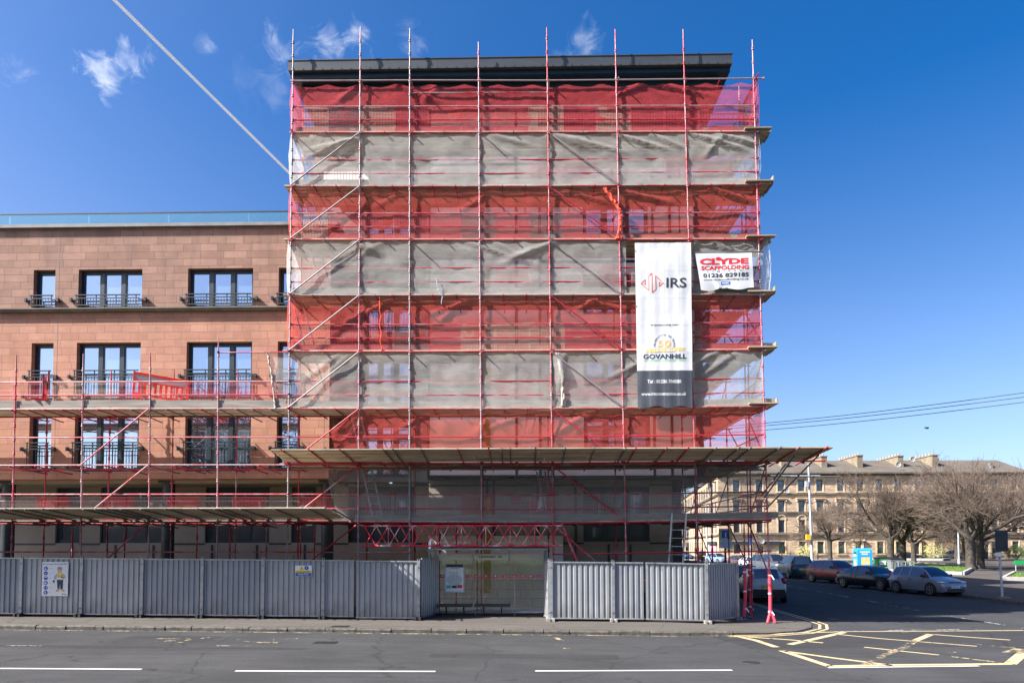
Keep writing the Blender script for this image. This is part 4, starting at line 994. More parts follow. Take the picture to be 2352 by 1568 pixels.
# pink foam sleeves on the street legs
for x, y, z1 in ((sx(11, 1), 0, at(1752, 1310, 0)[2]), (12.12, 1.1, 1.9), (12.55, 1.9, 1.95), (12.3, 3.6, 1.8)):
    q = MB(); bend = .0; z = .35
    if y == 0: q.tube((x-.13, -.1, .05), (x+.01, -.02, .45), .05, 10); q.tube((x+.14, -.1, .06), (x+.02, -.02, .45), .05, 10)
    q.tube((x-.06 if y == 1.1 else x, y, z-.2), (x+.015, y, z+.6), .062, 12); q.tube((x+.015, y, z+.6), (x-.01, y, z1), .062, 12)
    o = q.build('foam_sleeve', M['foam'], tower_sc)
    q = MB()
    for zz in (.42, 1.05, z1-.15): q.lathe((x, y, zz), [(.066, -.03), (.072, 0), (.066, .03)], 10)
    q.bar((x+.03, y-.07, .42), (x+.1, y-.09, .3), .02, .05); q.bar((x+.03, y-.07, z1-.15), (x+.12, y-.09, z1-.3), .02, .04); q.build('hazard_tape', M['tape'], o, base_of(o))
# ================================================================ NETTING
def net(label, mat, k1, k0, xa, xb, y0, seed, amp=.05, grp=None, folds=(), top=0, bot=0, nx=None, sag=.05, cat='netting'):
    q = MB(); nx = nx or int((xb(0.5)-xa(0.5))*9); nz = 26
    for j in range(nz+1):
        v = j/nz
        for i in range(nx+1):
            u = i/nx; x = lerp(xa(v), xb(v), u); z0 = zl(k0, x)+bot; z1 = zl(k1, x)+top
            bay = abs(math.sin(math.pi*(x+1.8)/1.25))
            z = lerp(z0, z1, v)-sag*bay*(v**3)+.02*mn.noise((x*3, seed, 0))*v
            pin = math.sin(math.pi*v)**.5
            y = y0+amp*pin*(mn.noise((x*.9, z*1.1, seed))*1.2+mn.noise((x*2.6+z*1.2, z*2.2, seed+5))*.6)+.012*mn.noise((x*9, z*6, seed))
            for (fx, fz, tx, tz, w, h) in folds:     # creases running from a tie point
                px_, pz_ = x-fx, z-fz; dx_, dz_ = tx-fx, tz-fz; L2 = dx_*dx_+dz_*dz_; t_ = max(0, min(1, (px_*dx_+pz_*dz_)/L2)); dd = math.hypot(px_-t_*dx_, pz_-t_*dz_)
                y -= h*math.exp(-(dd/w)**2)*math.sin(math.pi*min(1, t_+.15))
            y = min(y, y0+.045)
            q.v.append((x, y, z))
    for j in range(nz):
        for i in range(nx):
            a = j*(nx+1)+i; q.f.append((a, a+1, a+nx+2, a+nx+1)); q.mi.append(0); q.sm.append(True); q.sh.append(1.)
    return q
C = lambda c: (lambda v: c)
def fl(n_, seed, k0, k1, x0=-4, x1=12):
    r_ = random.Random(seed); out = []
    for _ in range(n_):
        x = r_.uniform(x0, x1); z1 = zl(k1, x); z0 = zl(k0, x); s = r_.choice((-1, 1))
        out.append((x, z1-.05, x+s*r_.uniform(.8, 2.6), lerp(z0, z1, r_.uniform(.2, .7)), r_.uniform(.04, .10), r_.uniform(.04, .11)))
    return out
NR, NG = 'red debris nets on the tower scaffold', 'grey debris nets on the tower scaffold'
XE = 12.5
def addnet(q, mat, label, grp, side=None):
    q.build
    o = q.build('debris_net', M[mat]); tag(o, label, 'netting', grp); return o
def side_flap(q, k1, k0, xp, y1, out=0., left=True, seed=0, zcut=0.):    # the end of the net turned back along the return
    nz, ny = 14, 8; o0 = len(q.v)
    for j in range(nz+1):
        v = j/nz
        for i in range(ny+1):
            u = i/ny; y = lerp(.0, y1, u); z = lerp(zl(k0, xp), zl(k1, xp), v)-zcut*u*v
            x = xp+(-1 if left else 1)*(out*math.sin(math.pi*v)*(1-u*.5)+.03*mn.noise((y*3, z*3, seed)))
            q.v.append((x, y, z))
    for j in range(nz):
        for i in range(ny):
            a = o0+j*(ny+1)+i; q.f.append((a, a+1, a+ny+2, a+ny+1)); q.mi.append(0); q.sm.append(True); q.sh.append(1.)
q = net('', '', 8, 7, C(-4.28), C(12.45), .115, 1, 0.030, folds=fl(5, 1, 7, 8)+[(7.6, 19.6, 12.3, 18.6, .05, .06), (7.6, 19.6, 11, 18.9, .05, .05)], top=-.06, sag=.12); side_flap(q, 8, 7, -4.32, 1.5, .06, True, 1, .2); side_flap(q, 8, 7, 12.52, 1.9, .03, False, 2)
addnet(q, 'net_red', 'topmost red debris net, stretched just below the dark roof edge', NR)
q = net('', '', 7, 6, lambda v: -4.28+.0*v, C(12.48), .03, 2, 0.045, folds=fl(9, 2, 6, 7)+[(5.2, 17.5, 8.5, 16.6, .06, .1), (7.3, 17.5, 9.8, 16.7, .06, .12), (9.9, 17.5, 12.4, 16.7, .06, .12), (-2, 17.4, -4.2, 16.9, .06, .12), (-2, 17.4, -4.2, 16.6, .05, .12)], sag=.07); side_flap(q, 7, 6, -4.33, 1.5, .07, True, 3, .5); side_flap(q, 7, 6, 12.52, 1.9, .05, False, 4, .3)
addnet(q, 'net_grey', 'topmost grey debris net, creased, directly under the first red one', NG)
q = net('', '', 6, 5, C(-4.28), C(12.45), .115, 3, 0.035, folds=fl(7, 3, 5, 6)+[(7.3, 15.5, 10, 14.8, .08, .14), (7.4, 14.6, 7.7, 13.7, .1, .12)], sag=.06); side_flap(q, 6, 5, -4.33, 1.5, .06, True, 5, .9); side_flap(q, 6, 5, 12.5, 1.9, .02, False, 6, .8)
addnet(q, 'net_red_orange', 'second red debris net from the top, gathered into a hanging twist near its right', NR)
q = net('', '', 5, 4, C(-4.33), C(7.75), .03, 4, 0.035, folds=fl(8, 4, 4, 5, -4, 7), sag=.05); side_flap(q, 5, 4, -4.38, 1.5, .05, True, 7, .6)
addnet(q, 'net_grey', 'second grey debris net from the top, running behind the tall white banner', NG)
q = net('', '', 5, 4, C(9.9), lambda v: 12.55+.28*math.sin(v*3.1*1.0)*0+(.30 if v > .85 else .15+.2*(1-v)), .10, 14, 0.050, folds=fl(5, 14, 4, 5, 10, 12.8), sag=.02); side_flap(q, 5, 4, 12.75, 1.6, .12, False, 17, .3)
addnet(q, 'net_grey', 'ragged grey net bulging round the corner behind the small white banner', NG)
q = net('', '', 4, 3, C(-4.3), C(12.45), .115, 5, 0.030, folds=fl(8, 5, 3, 4), sag=.05); side_flap(q, 4, 3, -4.34, 1.5, .05, True, 8, .2); side_flap(q, 4, 3, 12.5, 1.8, .02, False, 9, .5)
addnet(q, 'net_red_orange', 'third red debris net from the top, above the level where both white banners end or pass', NR) if False else addnet(q, 'net_red_orange', 'third red debris net from the top, with a frayed vertical seam in its left third', NR)
xl3 = at(612, 807, .03)[0]; xl3b = at(636, 937, .03)[0]
q = net('', '', 3, 2, lambda v: lerp(xl3b, xl3, v**1.5)+.06*math.sin(9*v), C(12.5), .03, 6, 0.045, folds=fl(9, 6, 2, 3)+[(5.25, 9.5, 5.6, 8.0, .12, .14), (5.5, 9.5, 5.3, 7.8, .06, .12)], sag=.05); side_flap(q, 3, 2, 12.52, 1.8, .03, False, 10, .5)
addnet(q, 'net_grey', 'lowest sunlit grey net, its loose left end hanging over the sandstone flats', NG)
xf = at(757, 1003, .1)[0]; xf2 = at(770, 1030, .1)[0]
q = net('', '', 2, 1, lambda v: (lerp(xf, -1.75, max(0, (v-.5)*2)**.8) if v > .5 else lerp(xf2, xf, v*2)), C(12.45), .115, 7, 0.040, folds=fl(6, 7, 1, 2, -1, 12)+[(-1.8, 7.5, xf, 6.6, .1, .15), (-1.4, 7.5, -2.6, 6.0, .08, .12)], sag=.06, bot=.5); side_flap(q, 2, 1, 12.48, 1.7, .02, False, 11, .3)
addnet(q, 'net_red_orange', 'lowest red debris net, just above the timber protection fan', NR)
xg0 = at(797, 1192, .03)[0]; xg1 = at(748, 1068, .03)[0]
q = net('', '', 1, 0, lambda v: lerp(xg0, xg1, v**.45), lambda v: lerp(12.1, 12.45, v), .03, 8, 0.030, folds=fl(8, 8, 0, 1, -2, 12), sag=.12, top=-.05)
addnet(q, 'net_shaded', 'thin shaded grey net under the timber fan, above the bus shelter', NG)
# hanging twists, seam and cords
def rope(pts, r, mat, name, label, cat, n=8, jit=.02, seed=0, strands=1):
    r_ = random.Random(seed); q = MB()
    for st in range(strands): rope1(q, [Vector(p)+Vector((r_.uniform(-1, 1)*r*(.9 if strands > 1 else 0), 0, 0)) for p in pts], r/(strands**.35), n, jit, r_)
    return tag(q.build(name, M[mat] if isinstance(mat, str) else mat), label, cat)
def rope1(q, pts, r, n, jit, r_):
    P_ = []
    for a, b in zip(pts, pts[1:]):
        for k in range(8): P_.append(Vector(a).lerp(Vector(b), k/8)+Vector((r_.uniform(-jit, jit), r_.uniform(-jit, jit), 0)))
    P_.append(Vector(pts[-1]))
    rr = [r*r_.uniform(.7, 1.25) for _ in P_]
    for i, (a, b) in enumerate(zip(P_, P_[1:])): q.tube(a, b, rr[i], n, 0, rr[i+1], cap=(i == 0))
orange_net = P('bunched_orange_net', (.72, .07, .035), .8, 0, .3, 9, bmp=.5); grey_net = P('bunched_grey_net', (.36, .34, .30), .85, 0, .3, 9, bmp=.5)
p1, p2, p3, p4 = at(1390, 432, -.05), at(1420, 478, -.08), at(1424, 510, -.1), at(1420, 548, -.06)
rope([p1, p2, p3, p4], .065, orange_net, 'net_bundle', 'orange red net bunched into a twist and knotted to a standard', 'net bundle', 10, .03, 1, 4)
rope([at(872, 681, -.0), at(874, 740, .0), at(876, 805, .0)], .017, orange_net, 'net_seam', 'frayed orange seam hanging down the third red net', 'net seam', 6, .03, 2)
rope([at(1280, 812, -.0), at(1292, 870, -.03), at(1292, 932, -.0)], .055, grey_net, 'net_bundle', 'grey net gathered into a vertical roll beside the fifth tall standard of the block', 'net bundle', 8, .03, 3, 3)
rope([at(614, 810, .0), at(624, 860, -.02), at(628, 900, -.0), at(633, 937, .0)], .035, grey_net, 'net_bundle', 'loose rolled hem at the left end of the lowest sunlit grey net', 'net bundle', 6, .02, 4)
cordb = P('pale_blue_cord', (.3, .45, .6), .6, 0, .1)
rope([at(1001, 640, -.05), at(1006, 665, -.05), at(1016, 680, -.06), at(1014, 698, -.05)], .012, cordb, 'cord', 'pale blue cord dangling over the second grey net', 'cord', 5, .01, 5)
# ================================================================ LADDERS
def ladder(p0, p1, w, label, grp='ladders', nr=None, mat='alu', rot=0):
    p0 = Vector(p0); p1 = Vector(p1); L = (p1-p0).length; t = thing('ladder', p0, label, 'ladder', grp); d = (p1-p0).normalized()
    s = Vector((math.cos(rot), math.sin(rot), 0))*(w/2)
    for sg in (-1, 1):
        q = MB(); q.bar(p0+s*sg, p1+s*sg, .028, .055, up=(math.cos(rot), math.sin(rot), 0)); q.build('stile', M[mat], t)
    n = int(L/.28)
    for i in range(1, n): q = MB(); c = p0+d*(L*i/n); q.tube(c-s, c+s, .014, 6); q.build('rung', M[mat], t)
    return t
LD = [((681, 684), (712, 797), 3, 4, 'third red net from the top'), ((719, 556), (751, 668), 4, 5, 'second grey net from the top'), ((700, 432), (735, 545), 5, 6, 'second red net from the top'), ((690, 308), (728, 420), 6, 7, 'topmost grey net'), ((710, 812), (745, 925), 2, 3, 'lowest sunlit grey net'), ((815, 943), (843, 1060), 1, 2, 'lowest red net'), ((842, 1070), (868, 1192), 0, 1, 'shaded grey net under the fan')]
for (a, b, k0, k1, nm) in LD: ladder(at(b[0], b[1], .6), at(a[0], a[1], .95), .36, 'ladder leaning behind the '+nm+' at its left end', rot=.5)
ladder(at(1218, 990, .6)[:2]+(LZ[1]+.1,) if False else at(1205, 1028, .5), at(1224, 945, .9), .3, 'ladder leaning behind the lowest red net near its middle')
ladder(at(1266, 1190, .5), at(1242, 1082, .9), .3, 'ladder with red rungs leaning behind the shaded grey net above the bus stop', mat='tube_worn')
pa, pb = at(1532, 1290, .25), at(1541, 1196, -.1)
t0 = at(1537, 1300, -.0); t1 = at(1553, 1187, -.02)
ladder((t0[0]+.15, .35, pz(10)), (t1[0]+.1, -.05, LZ[0]+.3), .5, 'open metal ladder rising behind the right hoarding to the first deck', mat='lamp_grey')
# ================================================================ BANNERS
def banner(name, label, corners, Y, nx, nz, foldf, mats_list):
    TL, TR_, BL, BR = [Vector(at(px, py, Y)) for px, py in corners]
    def f(u, v):      # v downwards
        p = TL.lerp(TR_, u).lerp(BL.lerp(BR, u), v); return Vector((p.x, p.y+foldf(u, v), p.z))
    return f
def fold1(u, v):
    y = -.008*math.sin(u*2*math.pi*4)*(.4+.6*v)-.03*math.sin(math.pi*u)*v
    y += .03*mn.noise((u*1.6, v*4, 1))+.010*mn.noise((u*5, v*12, 2))
    for fx in (.25, .5, .76): y -= .006*math.exp(-((u-fx)/.014)**2)
    for k in range(1, 12): y -= .0035*math.exp(-((v-k/12)/.003)**2)
    return min(y, .05)
def fold2(u, v):
    y = .035*mn.noise((u*2.0, v*2.4, 4))-.03*math.exp(-(((u-.12-.25*v)/.06)**2))*v-.02*math.sin(u*9+v*2)*v
    return min(y, .05)
def cloth_sheet(f, nx, nz, split=None, hem=None):
    q = MB()
    for j in range(nz+1):
        for i in range(nx+1):
            u, v = i/nx, j/nz
            q.v.append(f(u, v+(hem(u) if hem and j == nz else 0)))
    for j in range(nz):
        for i in range(nx):
            a = j*(nx+1)+i; q.f.append((a, a+nx+1, a+nx+2, a+1)); q.mi.append(1 if split and (j+.5)/nz > split else 0); q.sm.append(True); q.sh.append(1.)
    return q
fb = banner('', '', [(1458, 558), (1587, 557), (1465, 935), (1591, 934)], -.16, 0, 0, fold1, None)
t = thing('banner', fb(0.5, 0), 'tall white building company banner with a dark foot, hanging over five scaffold lifts', 'banner')
q = cloth_sheet(fb, 60, 150, .782, lambda u: .006*math.sin(u*14)+(.008 if u < .05 else 0)); q.build('cloth', [M['cloth_white'], M['slate']], t)
def bz(x, y): return ((x-85-(y-42)*.0235)/478., (y-42)/1410.)
def bm(x, y):      # pixel of the enlarged photo (y down) -> surface, a little proud
    u, v = bz(x, -y); p = fb(u, v); return (p.x, p.y-.005, p.z)
q = MB(); ML = 12
text_in(q, 'IRS', 356, 530, -432, -346, bm, 0, .02, maxlen=ML)
text_in(q, 'In partnership with', 225, 465, -764, -742, bm, 0, .01, maxlen=ML)
q.build('lettering', M['ink'], t)
q = MB()
def sbar(a, b, w, m=0):
    dx, dy = b[0]-a[0], b[1]-a[1]; L = math.hypot(dx, dy); nx, ny = -dy/L*w/2, dx/L*w/2
    poly_in(q, [(a[0]+nx, -(a[1]+ny)), (a[0]-nx, -(a[1]-ny)), (b[0]-nx, -(b[1]-ny)), (b[0]+nx, -(b[1]+ny))], bm, m, ML)
lg = [(140, 395), (173, 362), (175, 403), (163, 395)]
for path in ([(140, 395), (176, 360), (176, 404), (162, 392)], [(140, 395), (207, 455), (205, 330), (232, 305), (236, 475), (268, 445), (262, 328), (330, 392), (296, 420), (296, 382), (312, 395)]):
    for a, b in zip(path, path[1:]): sbar(a, b, 6)
q.build('logo', M['ink_orange'], t)
q = MB(); s_ = 'CELEBRATING 50 YEARS'
for i, ch in enumerate(s_):
    if ch == ' ': continue
    an = math.radians(180+8-(196)*i/(len(s_)-1)); cx, cy_ = 344+86*math.cos(an), 925-86*math.sin(an); ro_ = an-math.pi/2
    vs, fs = textgeo(ch, .01); w2, h2_ = 13, 16
    def cm(x, y, cx=cx, cy_=cy_, r=ro_):
        return bm(cx+x*math.cos(r)-y*math.sin(r), -(cy_-(x*math.sin(r)+y*math.cos(r))))
    wch = 4 if ch == 'I' else w2
    q.add([cm((a-.5)*wch, (b-.5)*h2_) for a, b in vs], fs)
text_in(q, 'GOVANHiLL', 163, 537, -1043, -1001, bm, 0, .04, maxlen=ML); q.build('lettering', M['ink_navy'], t)
q = MB(); text_in(q, 'HOUSING ASSOCIATION', 175, 525, -1065, -1045, bm, 0, .015, 1.2, maxlen=ML); q.build('lettering', M['ink_green'], t)
q = MB(); text_in(q, '50', 290, 400, -942, -885, bm, 0, .03, maxlen=ML)
poly_in(q, [(215, -958), (345, -948), (470, -946), (470, -980), (345, -984), (215, -990)], bm, 0, ML); poly_in(q, [(190, -962), (225, -968), (222, -996), (188, -992)], bm, 0, ML); poly_in(q, [(460, -950), (530, -950), (510, -962), (528, -975), (462, -976)], bm, 0, ML)
q.build('emblem', M['ink_gold'], t)
q = MB(); bm2 = lambda x, y: (lambda p: (p[0], p[1]-.004, p[2]))(bm(x, y)); text_in(q, '1974 - 2024', 258, 432, -980, -960, bm2, 0, .01, maxlen=ML)
text_in(q, 'Tel : 01236 754500', 200, 492, -1250, -1220, bm, 0, .012, maxlen=ML); text_in(q, 'www.irsconstruction.co.uk', 148, 540, -1354, -1326, bm, 0, .012, maxlen=ML); q.build('lettering', M['ink_white'], t)
fc = banner('', '', [(1597, 582), (1727, 580), (1610, 667), (1732, 662)], -.14, 0, 0, fold2, None)
t = thing('banner', fc(.5, 0), 'small white scaffolding firm banner with red capitals and a phone number, near the right corner', 'banner')
q = cloth_sheet(fc, 50, 36, None, lambda u: .03*math.sin(u*11)-.01); q.build('cloth', [M['cloth_white'], M['cloth_white']], t)
def cz(x, y):
    y = -y; v = (y-133)/(461-133.); xl_ = lerp(605, 645, v); xr_ = lerp(1085, 1112, v); p = fc((x-xl_)/(xr_-xl_), v); return (p.x, p.y-.006, p.z)
q = MB(); text_in(q, 'CLYDE', 642, 1058, -236, -180, cz, 0, .05, maxlen=12); text_in(q, 'SCAFFOLDING', 652, 1062, -283, -246, cz, 0, .035, maxlen=12)
poly_in(q, disc(800, -185, 24, 14, 15), cz, 0, 12); q.build('lettering', M['ink_red'], t)
q = MB(); text_in(q, 'L   I   M   I   T   E   D', 704, 1006, -300, -290, cz, 0, .01, maxlen=12); text_in(q, '01236 829185', 667, 1063, -351, -313, cz, 0, .03, maxlen=12); text_in(q, 'www.clydescaffolding.co.uk', 668, 1066, -384, -362, cz, 0, .01, maxlen=12); q.build('lettering', M['ink'], t)
q = MB(); poly_in(q, rect(822, 902, -418, -389), cz, 0, 12); q.build('badge', M['ink_blue'], t)
q = MB(); text_in(q, 'NASC', 832, 893, -411, -396, lambda x, y: (lambda p: (p[0], p[1]-.004, p[2]))(cz(x, y)), 0, .02, maxlen=12); q.build('lettering', M['ink_white'], t)
tube_o('guard_rail', at(1592, 581, -.1), at(1752, 578, -.1), tower_sc, 'tube_darkgalv')
# ================================================================ HOARDING
HY = -.58
hm, ht, hb = newmat('corrugated_galvanised_sheet')
_f = noise(ht, 1.0, 6, rough=.7, sc=(6, 6, .7)); _g = noise(ht, .8, 3); _h = noise(ht, 5, 6, sc=(1, 1, 1))
_c = ramp(ht, _f, ((.3, (.28, .295, .315)), (.7, (.385, .40, .42)))); _c = mixrgb(ht, .5, _c, ramp(ht, _g, ((.3, (.28, .30, .325)), (.7, (.43, .44, .455)))))
_s = ramp(ht, _h, ((.62, (0, 0, 0)), (.8, (.5, .5, .5)))); _c = mixrgb(ht, _s, _c, (.2, .18, .16))
_oi = N(ht, 'ShaderNodeObjectInfo'); _c = mixrgb(ht, 1., _c, ramp(ht, _oi.outputs['Random'], ((0, (.74, .77, .80)), (1, (1.12, 1.10, 1.07)))), 'MULTIPLY')
_tx = N(ht, 'ShaderNodeTexCoord'); _sp = N(ht, 'ShaderNodeSeparateXYZ'); ht.links.new(_tx.outputs['Object'], _sp.inputs[0])
_k = noise(ht, 2.2, 6, sc=(2, 2, .5)); _low = mth(ht, 'SUBTRACT', mth(ht, 'ADD', .55, mth(ht, 'MULTIPLY', mth(ht, 'SUBTRACT', _k, .5), 1.6)), _sp.outputs[2], clamp=True)
_c = mixrgb(ht, _low, _c, (.17, .16, .145))
ht.links.new(_c, hb.inputs['Base Color']); hb.inputs['Roughness'].default_value = .5; hb.inputs['Metallic'].default_value = .35
M['hoard'] = hm
def panel(p0, p1, label, post0=True, post1=False, h=1.9, lift=.10, frame=False, pitch=.185, dz=0, ext=None):
    p0 = Vector((*p0, 0)); p1 = Vector((*p1, 0)); d = (p1-p0); L = d.length; d.normalize(); nn = Vector((d.y, -d.x, 0))
    zb = lambda s: pz((p0+d*s).x)+dz
    t = thing('hoarding_panel', (p0.x, p0.y, zb(0)), label, 'hoarding panel', 'corrugated hoarding panels')
    q = MB(); pts = []; s = .03; ph = 0
    while s < L-.03:
        for ds, o in ((0, 0), (.085, 0), (.105, .032), (.165, .032)):
            if s+ds < L-.03: pts.append((s+ds, o))
        s += pitch
    pts.append((L-.03, 0)); vs = []
    for a, o in pts:
        p = p0+d*a-nn*o; vs += [(p.x, p.y, zb(a)+lift), (p.x, p.y, zb(a)+lift+h)]
    q.add(vs, [(2*i, 2*i+2, 2*i+3, 2*i+1) for i in range(len(pts)-1)]); q.build('corrugated_sheet', M['hoard'], t)
    q = MB()
    a_, b_ = p0+d*.03+nn*.012, p1-d*.03+nn*.012
    for zz in (lift, lift+h): q = MB(); q.bar((a_.x, a_.y, zb(0)+zz), (b_.x, b_.y, zb(L)+zz), .045, .045); q.build('rail', M['galv'], t)
    for s, on in ((0, post0), (L, post1)):
        if not on: continue
        c = p0+d*s+nn*.03; q = MB(); q.box(c.x-.052, c.x+.052, c.y-.03, c.y+.02, zb(s)+lift-.06, zb(s)+lift+h+.02); q.box(c.x-.045, c.x-.02, c.y-.02, c.y+.02, zb(s)+lift+h+.02, zb(s)+lift+h+.10); q.box(c.x+.02, c.x+.045, c.y-.02, c.y+.02, zb(s)+lift+h+.02, zb(s)+lift+h+.08)
        o = q.build('post', M['galv'], t)
        q = MB()
        for zz in (.2, 1.72): q.lathe((c.x, c.y-.03, zb(s)+lift+zz), [(.02, -.012), (.02, 0)], 8, axis='y')
        q.build('bolt', M['steel_dark'], o, base_of(o))
        q = MB(); q.box(c.x-.10, c.x+.10, c.y-.17, c.y+.45, zb(s), zb(s)+.07); q.box(c.x-.11, c.x-.04, c.y-.21, c.y+.4, zb(s)+.002, zb(s)+.11); q.box(c.x+.04, c.x+.11, c.y-.21, c.y+.4, zb(s)+.002, zb(s)+.11)
        f = q.build('rubber_foot', M['concrete' if c.x > 4 else 'rubber'])
        foots.append(f)
    return t
foots = []
def hx(px): return at(px, 1350, HY)[0]
hp = [-95, 50, 188, 327, 465, 605, 743]
lab = ['shaded grey hoarding panel cut off by the left edge of the photo', 'grey hoarding panel carrying the white safety clothing poster', 'plain grey hoarding panel next to the right of the one with the poster', 'fourth grey hoarding panel from the left, plain', 'fifth grey hoarding panel from the left, plain', 'grey hoarding panel carrying the yellow and blue keep out sign']
for (a, b), l in zip(zip(hp, hp[1:]), lab): panel((hx(a), HY), (hx(b), HY), l)
panel((hx(743), HY), (hx(816), HY), 'half width grey hoarding panel between the keep out panel and the wide gate')
panel((hx(817), HY-.04), (hx(962), HY-.04), 'wide grey hoarding gate with a thin frame, just left of the bus shelter', False, True, 1.92, .07)
panel((hx(966), HY+.03), (at(1003, 1350, .95)[0], .95), 'angled grey hoarding panel turning back to the left side of the bus shelter', False, True, 2.0, .08, pitch=.19)
panel((at(1250, 1350, .5)[0], .5), (hx(1264), HY), 'narrow edge-on grey hoarding piece at the right side of the bus shelter', False, True, 1.95, .08)
panel((hx(1266), HY), (hx(1407), HY), 'sunlit grey hoarding panel just right of the bus shelter')
panel((hx(1408), HY), (hx(1480), HY), 'narrow sunlit grey hoarding panel between two wide ones, right of the bus shelter')
panel((hx(1481), HY-.03), (hx(1622), HY-.03), 'sunlit grey hoarding panel at the street corner, crossed by ladder shadows', False, True)
cxn = at(1692, 1350, .95)[0]
panel((hx(1628), HY), (cxn, .95), 'dull grey hoarding panel angled back from the street corner, seen obliquely', False, True, 1.92, .1, pitch=.17)
panel((cxn, 1.0), (11.0, 3.4), 'hoarding panel hidden mostly behind the corner panel', False, True, 1.9)
panel((11.0, 3.4), (10.9, 5.8), 'rear hoarding panel along the side street with its top just showing', False, True, 1.9)
for i, f in enumerate(foots): tag(f, 'heavy block foot clamped under a hoarding post', 'hoarding foot', 'hoarding feet')
# keep out sign
def signplate(name, label, cat, corners, Y, mat, th=.006, grp=None):
    (x0, y0), (x1, y1) = corners; a = at(x0, y0, Y); b = at(x1, y1, Y); t = thing(name, ((a[0]+b[0])/2, Y, b[2]), label, cat, grp)
    q = MB(); q.box(a[0], b[0], Y-th, Y, b[2], a[2]); q.build('plate', M[mat], t)
    def f(u, v, k=1): return (lerp(a[0], b[0], u), Y-th-.003*k, lerp(b[2], a[2], v))
    return t, f
t, f = signplate('safety_sign', 'white, yellow and blue construction site keep out sign on a hoarding panel', 'sign', ((678, 1298), (716.5, 1322)), HY-.03, 'white')
q = MB(); poly_in(q, rect(.02, .98, .30, .53), f); poly_in(q, [(.23, .58), (.54, .58), (.385, .98)], f); q.build('yellow_panel', M['ink_yellow'], t)
q = MB(); poly_in(q, rect(.02, .98, .02, .30), f); poly_in(q, disc(.68, .77, .13, 20, .20), f); q.build('blue_panel', M['ink_blue'], t)
f2 = lambda u, v: f(u, v, 2)
q = MB(); text_in(q, 'Construction Site', .12, .88, .36, .47, f2, 0, .015); text_in(q, '!', .37, .40, .63, .84, f2, 0, .03); q.build('lettering', M['ink'], t)
q = MB(); text_in(q, 'Keep Out', .2, .8, .07, .24, f2, 0, .02); text_in(q, '!', .665, .695, .66, .88, f2, 0, .04); q.build('lettering', M['ink_white'], t)
# safety clothing poster
t, f = signplate('safety_poster', 'white poster asking about protective clothing with blue round symbols and a drawn workman', 'poster', ((97.5, 1289.5), (155.5, 1368)), HY-.035, 'white')
f2 = lambda u, v: f(u, v, 2); f3 = lambda u, v: f(u, v, 3)
def pp(x, y): return ((x-312)/(1100-312.), (1272-y)/(1272-190.))
def pb_(q, pts, ff): poly_in(q, [pp(*p) for p in pts], ff)
q = MB(); text_in(q, 'Do you have the correct PPE?', .04, .945, .915, .955, f, 0, .03)
q.build('lettering', M['ink_blue'], t)
q = MB()
for k in range(6): cx, cy_ = pp(425+k*2.5, 400+k*152); poly_in(q, disc(cx, cy_, .08, 20, .059), f)
q.build('round_symbol', M['ink_blue'], t)
q = MB()
for k, pl_ in enumerate(([(400, 375), (420, 375), (425, 410), (460, 425), (460, 435), (400, 435)], [(392, 555), (460, 555), (460, 565), (435, 572), (415, 572), (392, 565)], [(385, 690), (405, 665), (450, 665), (470, 690)], [(405, 835), (450, 835), (460, 885), (395, 885)], [(395, 1010), (400, 980), (415, 1010), (400, 1040)], [(410, 1140), (440, 1135), (445, 1190), (425, 1200)])): pb_(q, pl_, f2)
pb_(q, [(455, 985), (470, 1010), (455, 1040), (448, 1010)], f2); q.build('white_pictogram', M['ink_white'], t)
q = MB()
for k, (w, s_) in enumerate(((115, 'Safety Boots'), (135, 'Eye Protection'), (85, 'Hard Hat'), (85, 'High Viz'), (135, 'Ear Protection'), (70, 'Gloves'))):
    a = pp(522+k, 408+k*152); b = pp(522+w, 393+k*152); text_in(q, s_, a[0], b[0], a[1], b[1], f, 0, .01)
text_in(q, 'IRS', *[v for v in (pp(990, 0)[0], pp(1070, 0)[0], pp(0, 1230)[1], pp(0, 1195)[1])], f, 0, .02); q.build('lettering', M['ink'], t)
q = MB(); pb_(q, [(918, 1208), (948, 1178), (978, 1208), (948, 1240)], f); q.build('logo', M['ink_orange'], t)
wk = [('ink_navy', [(765, 755), (958, 755), (950, 1045), (880, 1055), (865, 900), (850, 1045), (790, 1040)]), ('ink_yellow', [(765, 560), (790, 545), (860, 600), (930, 545), (955, 570), (955, 760), (770, 760)]), ('ink_lightblue', [(765, 560), (700, 620), (665, 720), (730, 750), (768, 660)]), ('ink_lightblue', [(955, 560), (1035, 660), (990, 680), (955, 640)]),
      ('ink_skin', [(785, 430), (915, 430), (915, 510), (880, 550), (820, 550), (790, 510)]), ('ink_grey', [(765, 430), (785, 370), (830, 340), (890, 345), (935, 430)]), ('ink_gold', [(740, 1110), (790, 1045), (870, 1055), (820, 1120), (770, 1132)]), ('ink_gold', [(880, 1060), (950, 1045), (1015, 1100), (1000, 1132), (930, 1115)]), ('ink', [(640, 820), (665, 765), (705, 765), (700, 850), (680, 850)]), ('ink', [(885, 690), (915, 640), (975, 680), (970, 710), (900, 720)]), ('ink_skin', [(970, 680), (1010, 650), (1040, 680), (1020, 705), (980, 705)])]
wg = {}
for i, (m_, pts) in enumerate(wk): 
    q = wg.setdefault((m_, i) if m_ in ('ink_gold', 'ink', 'ink_lightblue', 'ink_skin') else (m_, 0), MB()); pb_(q, pts, lambda u, v, i=i: f(u, v, 1+i*.4))
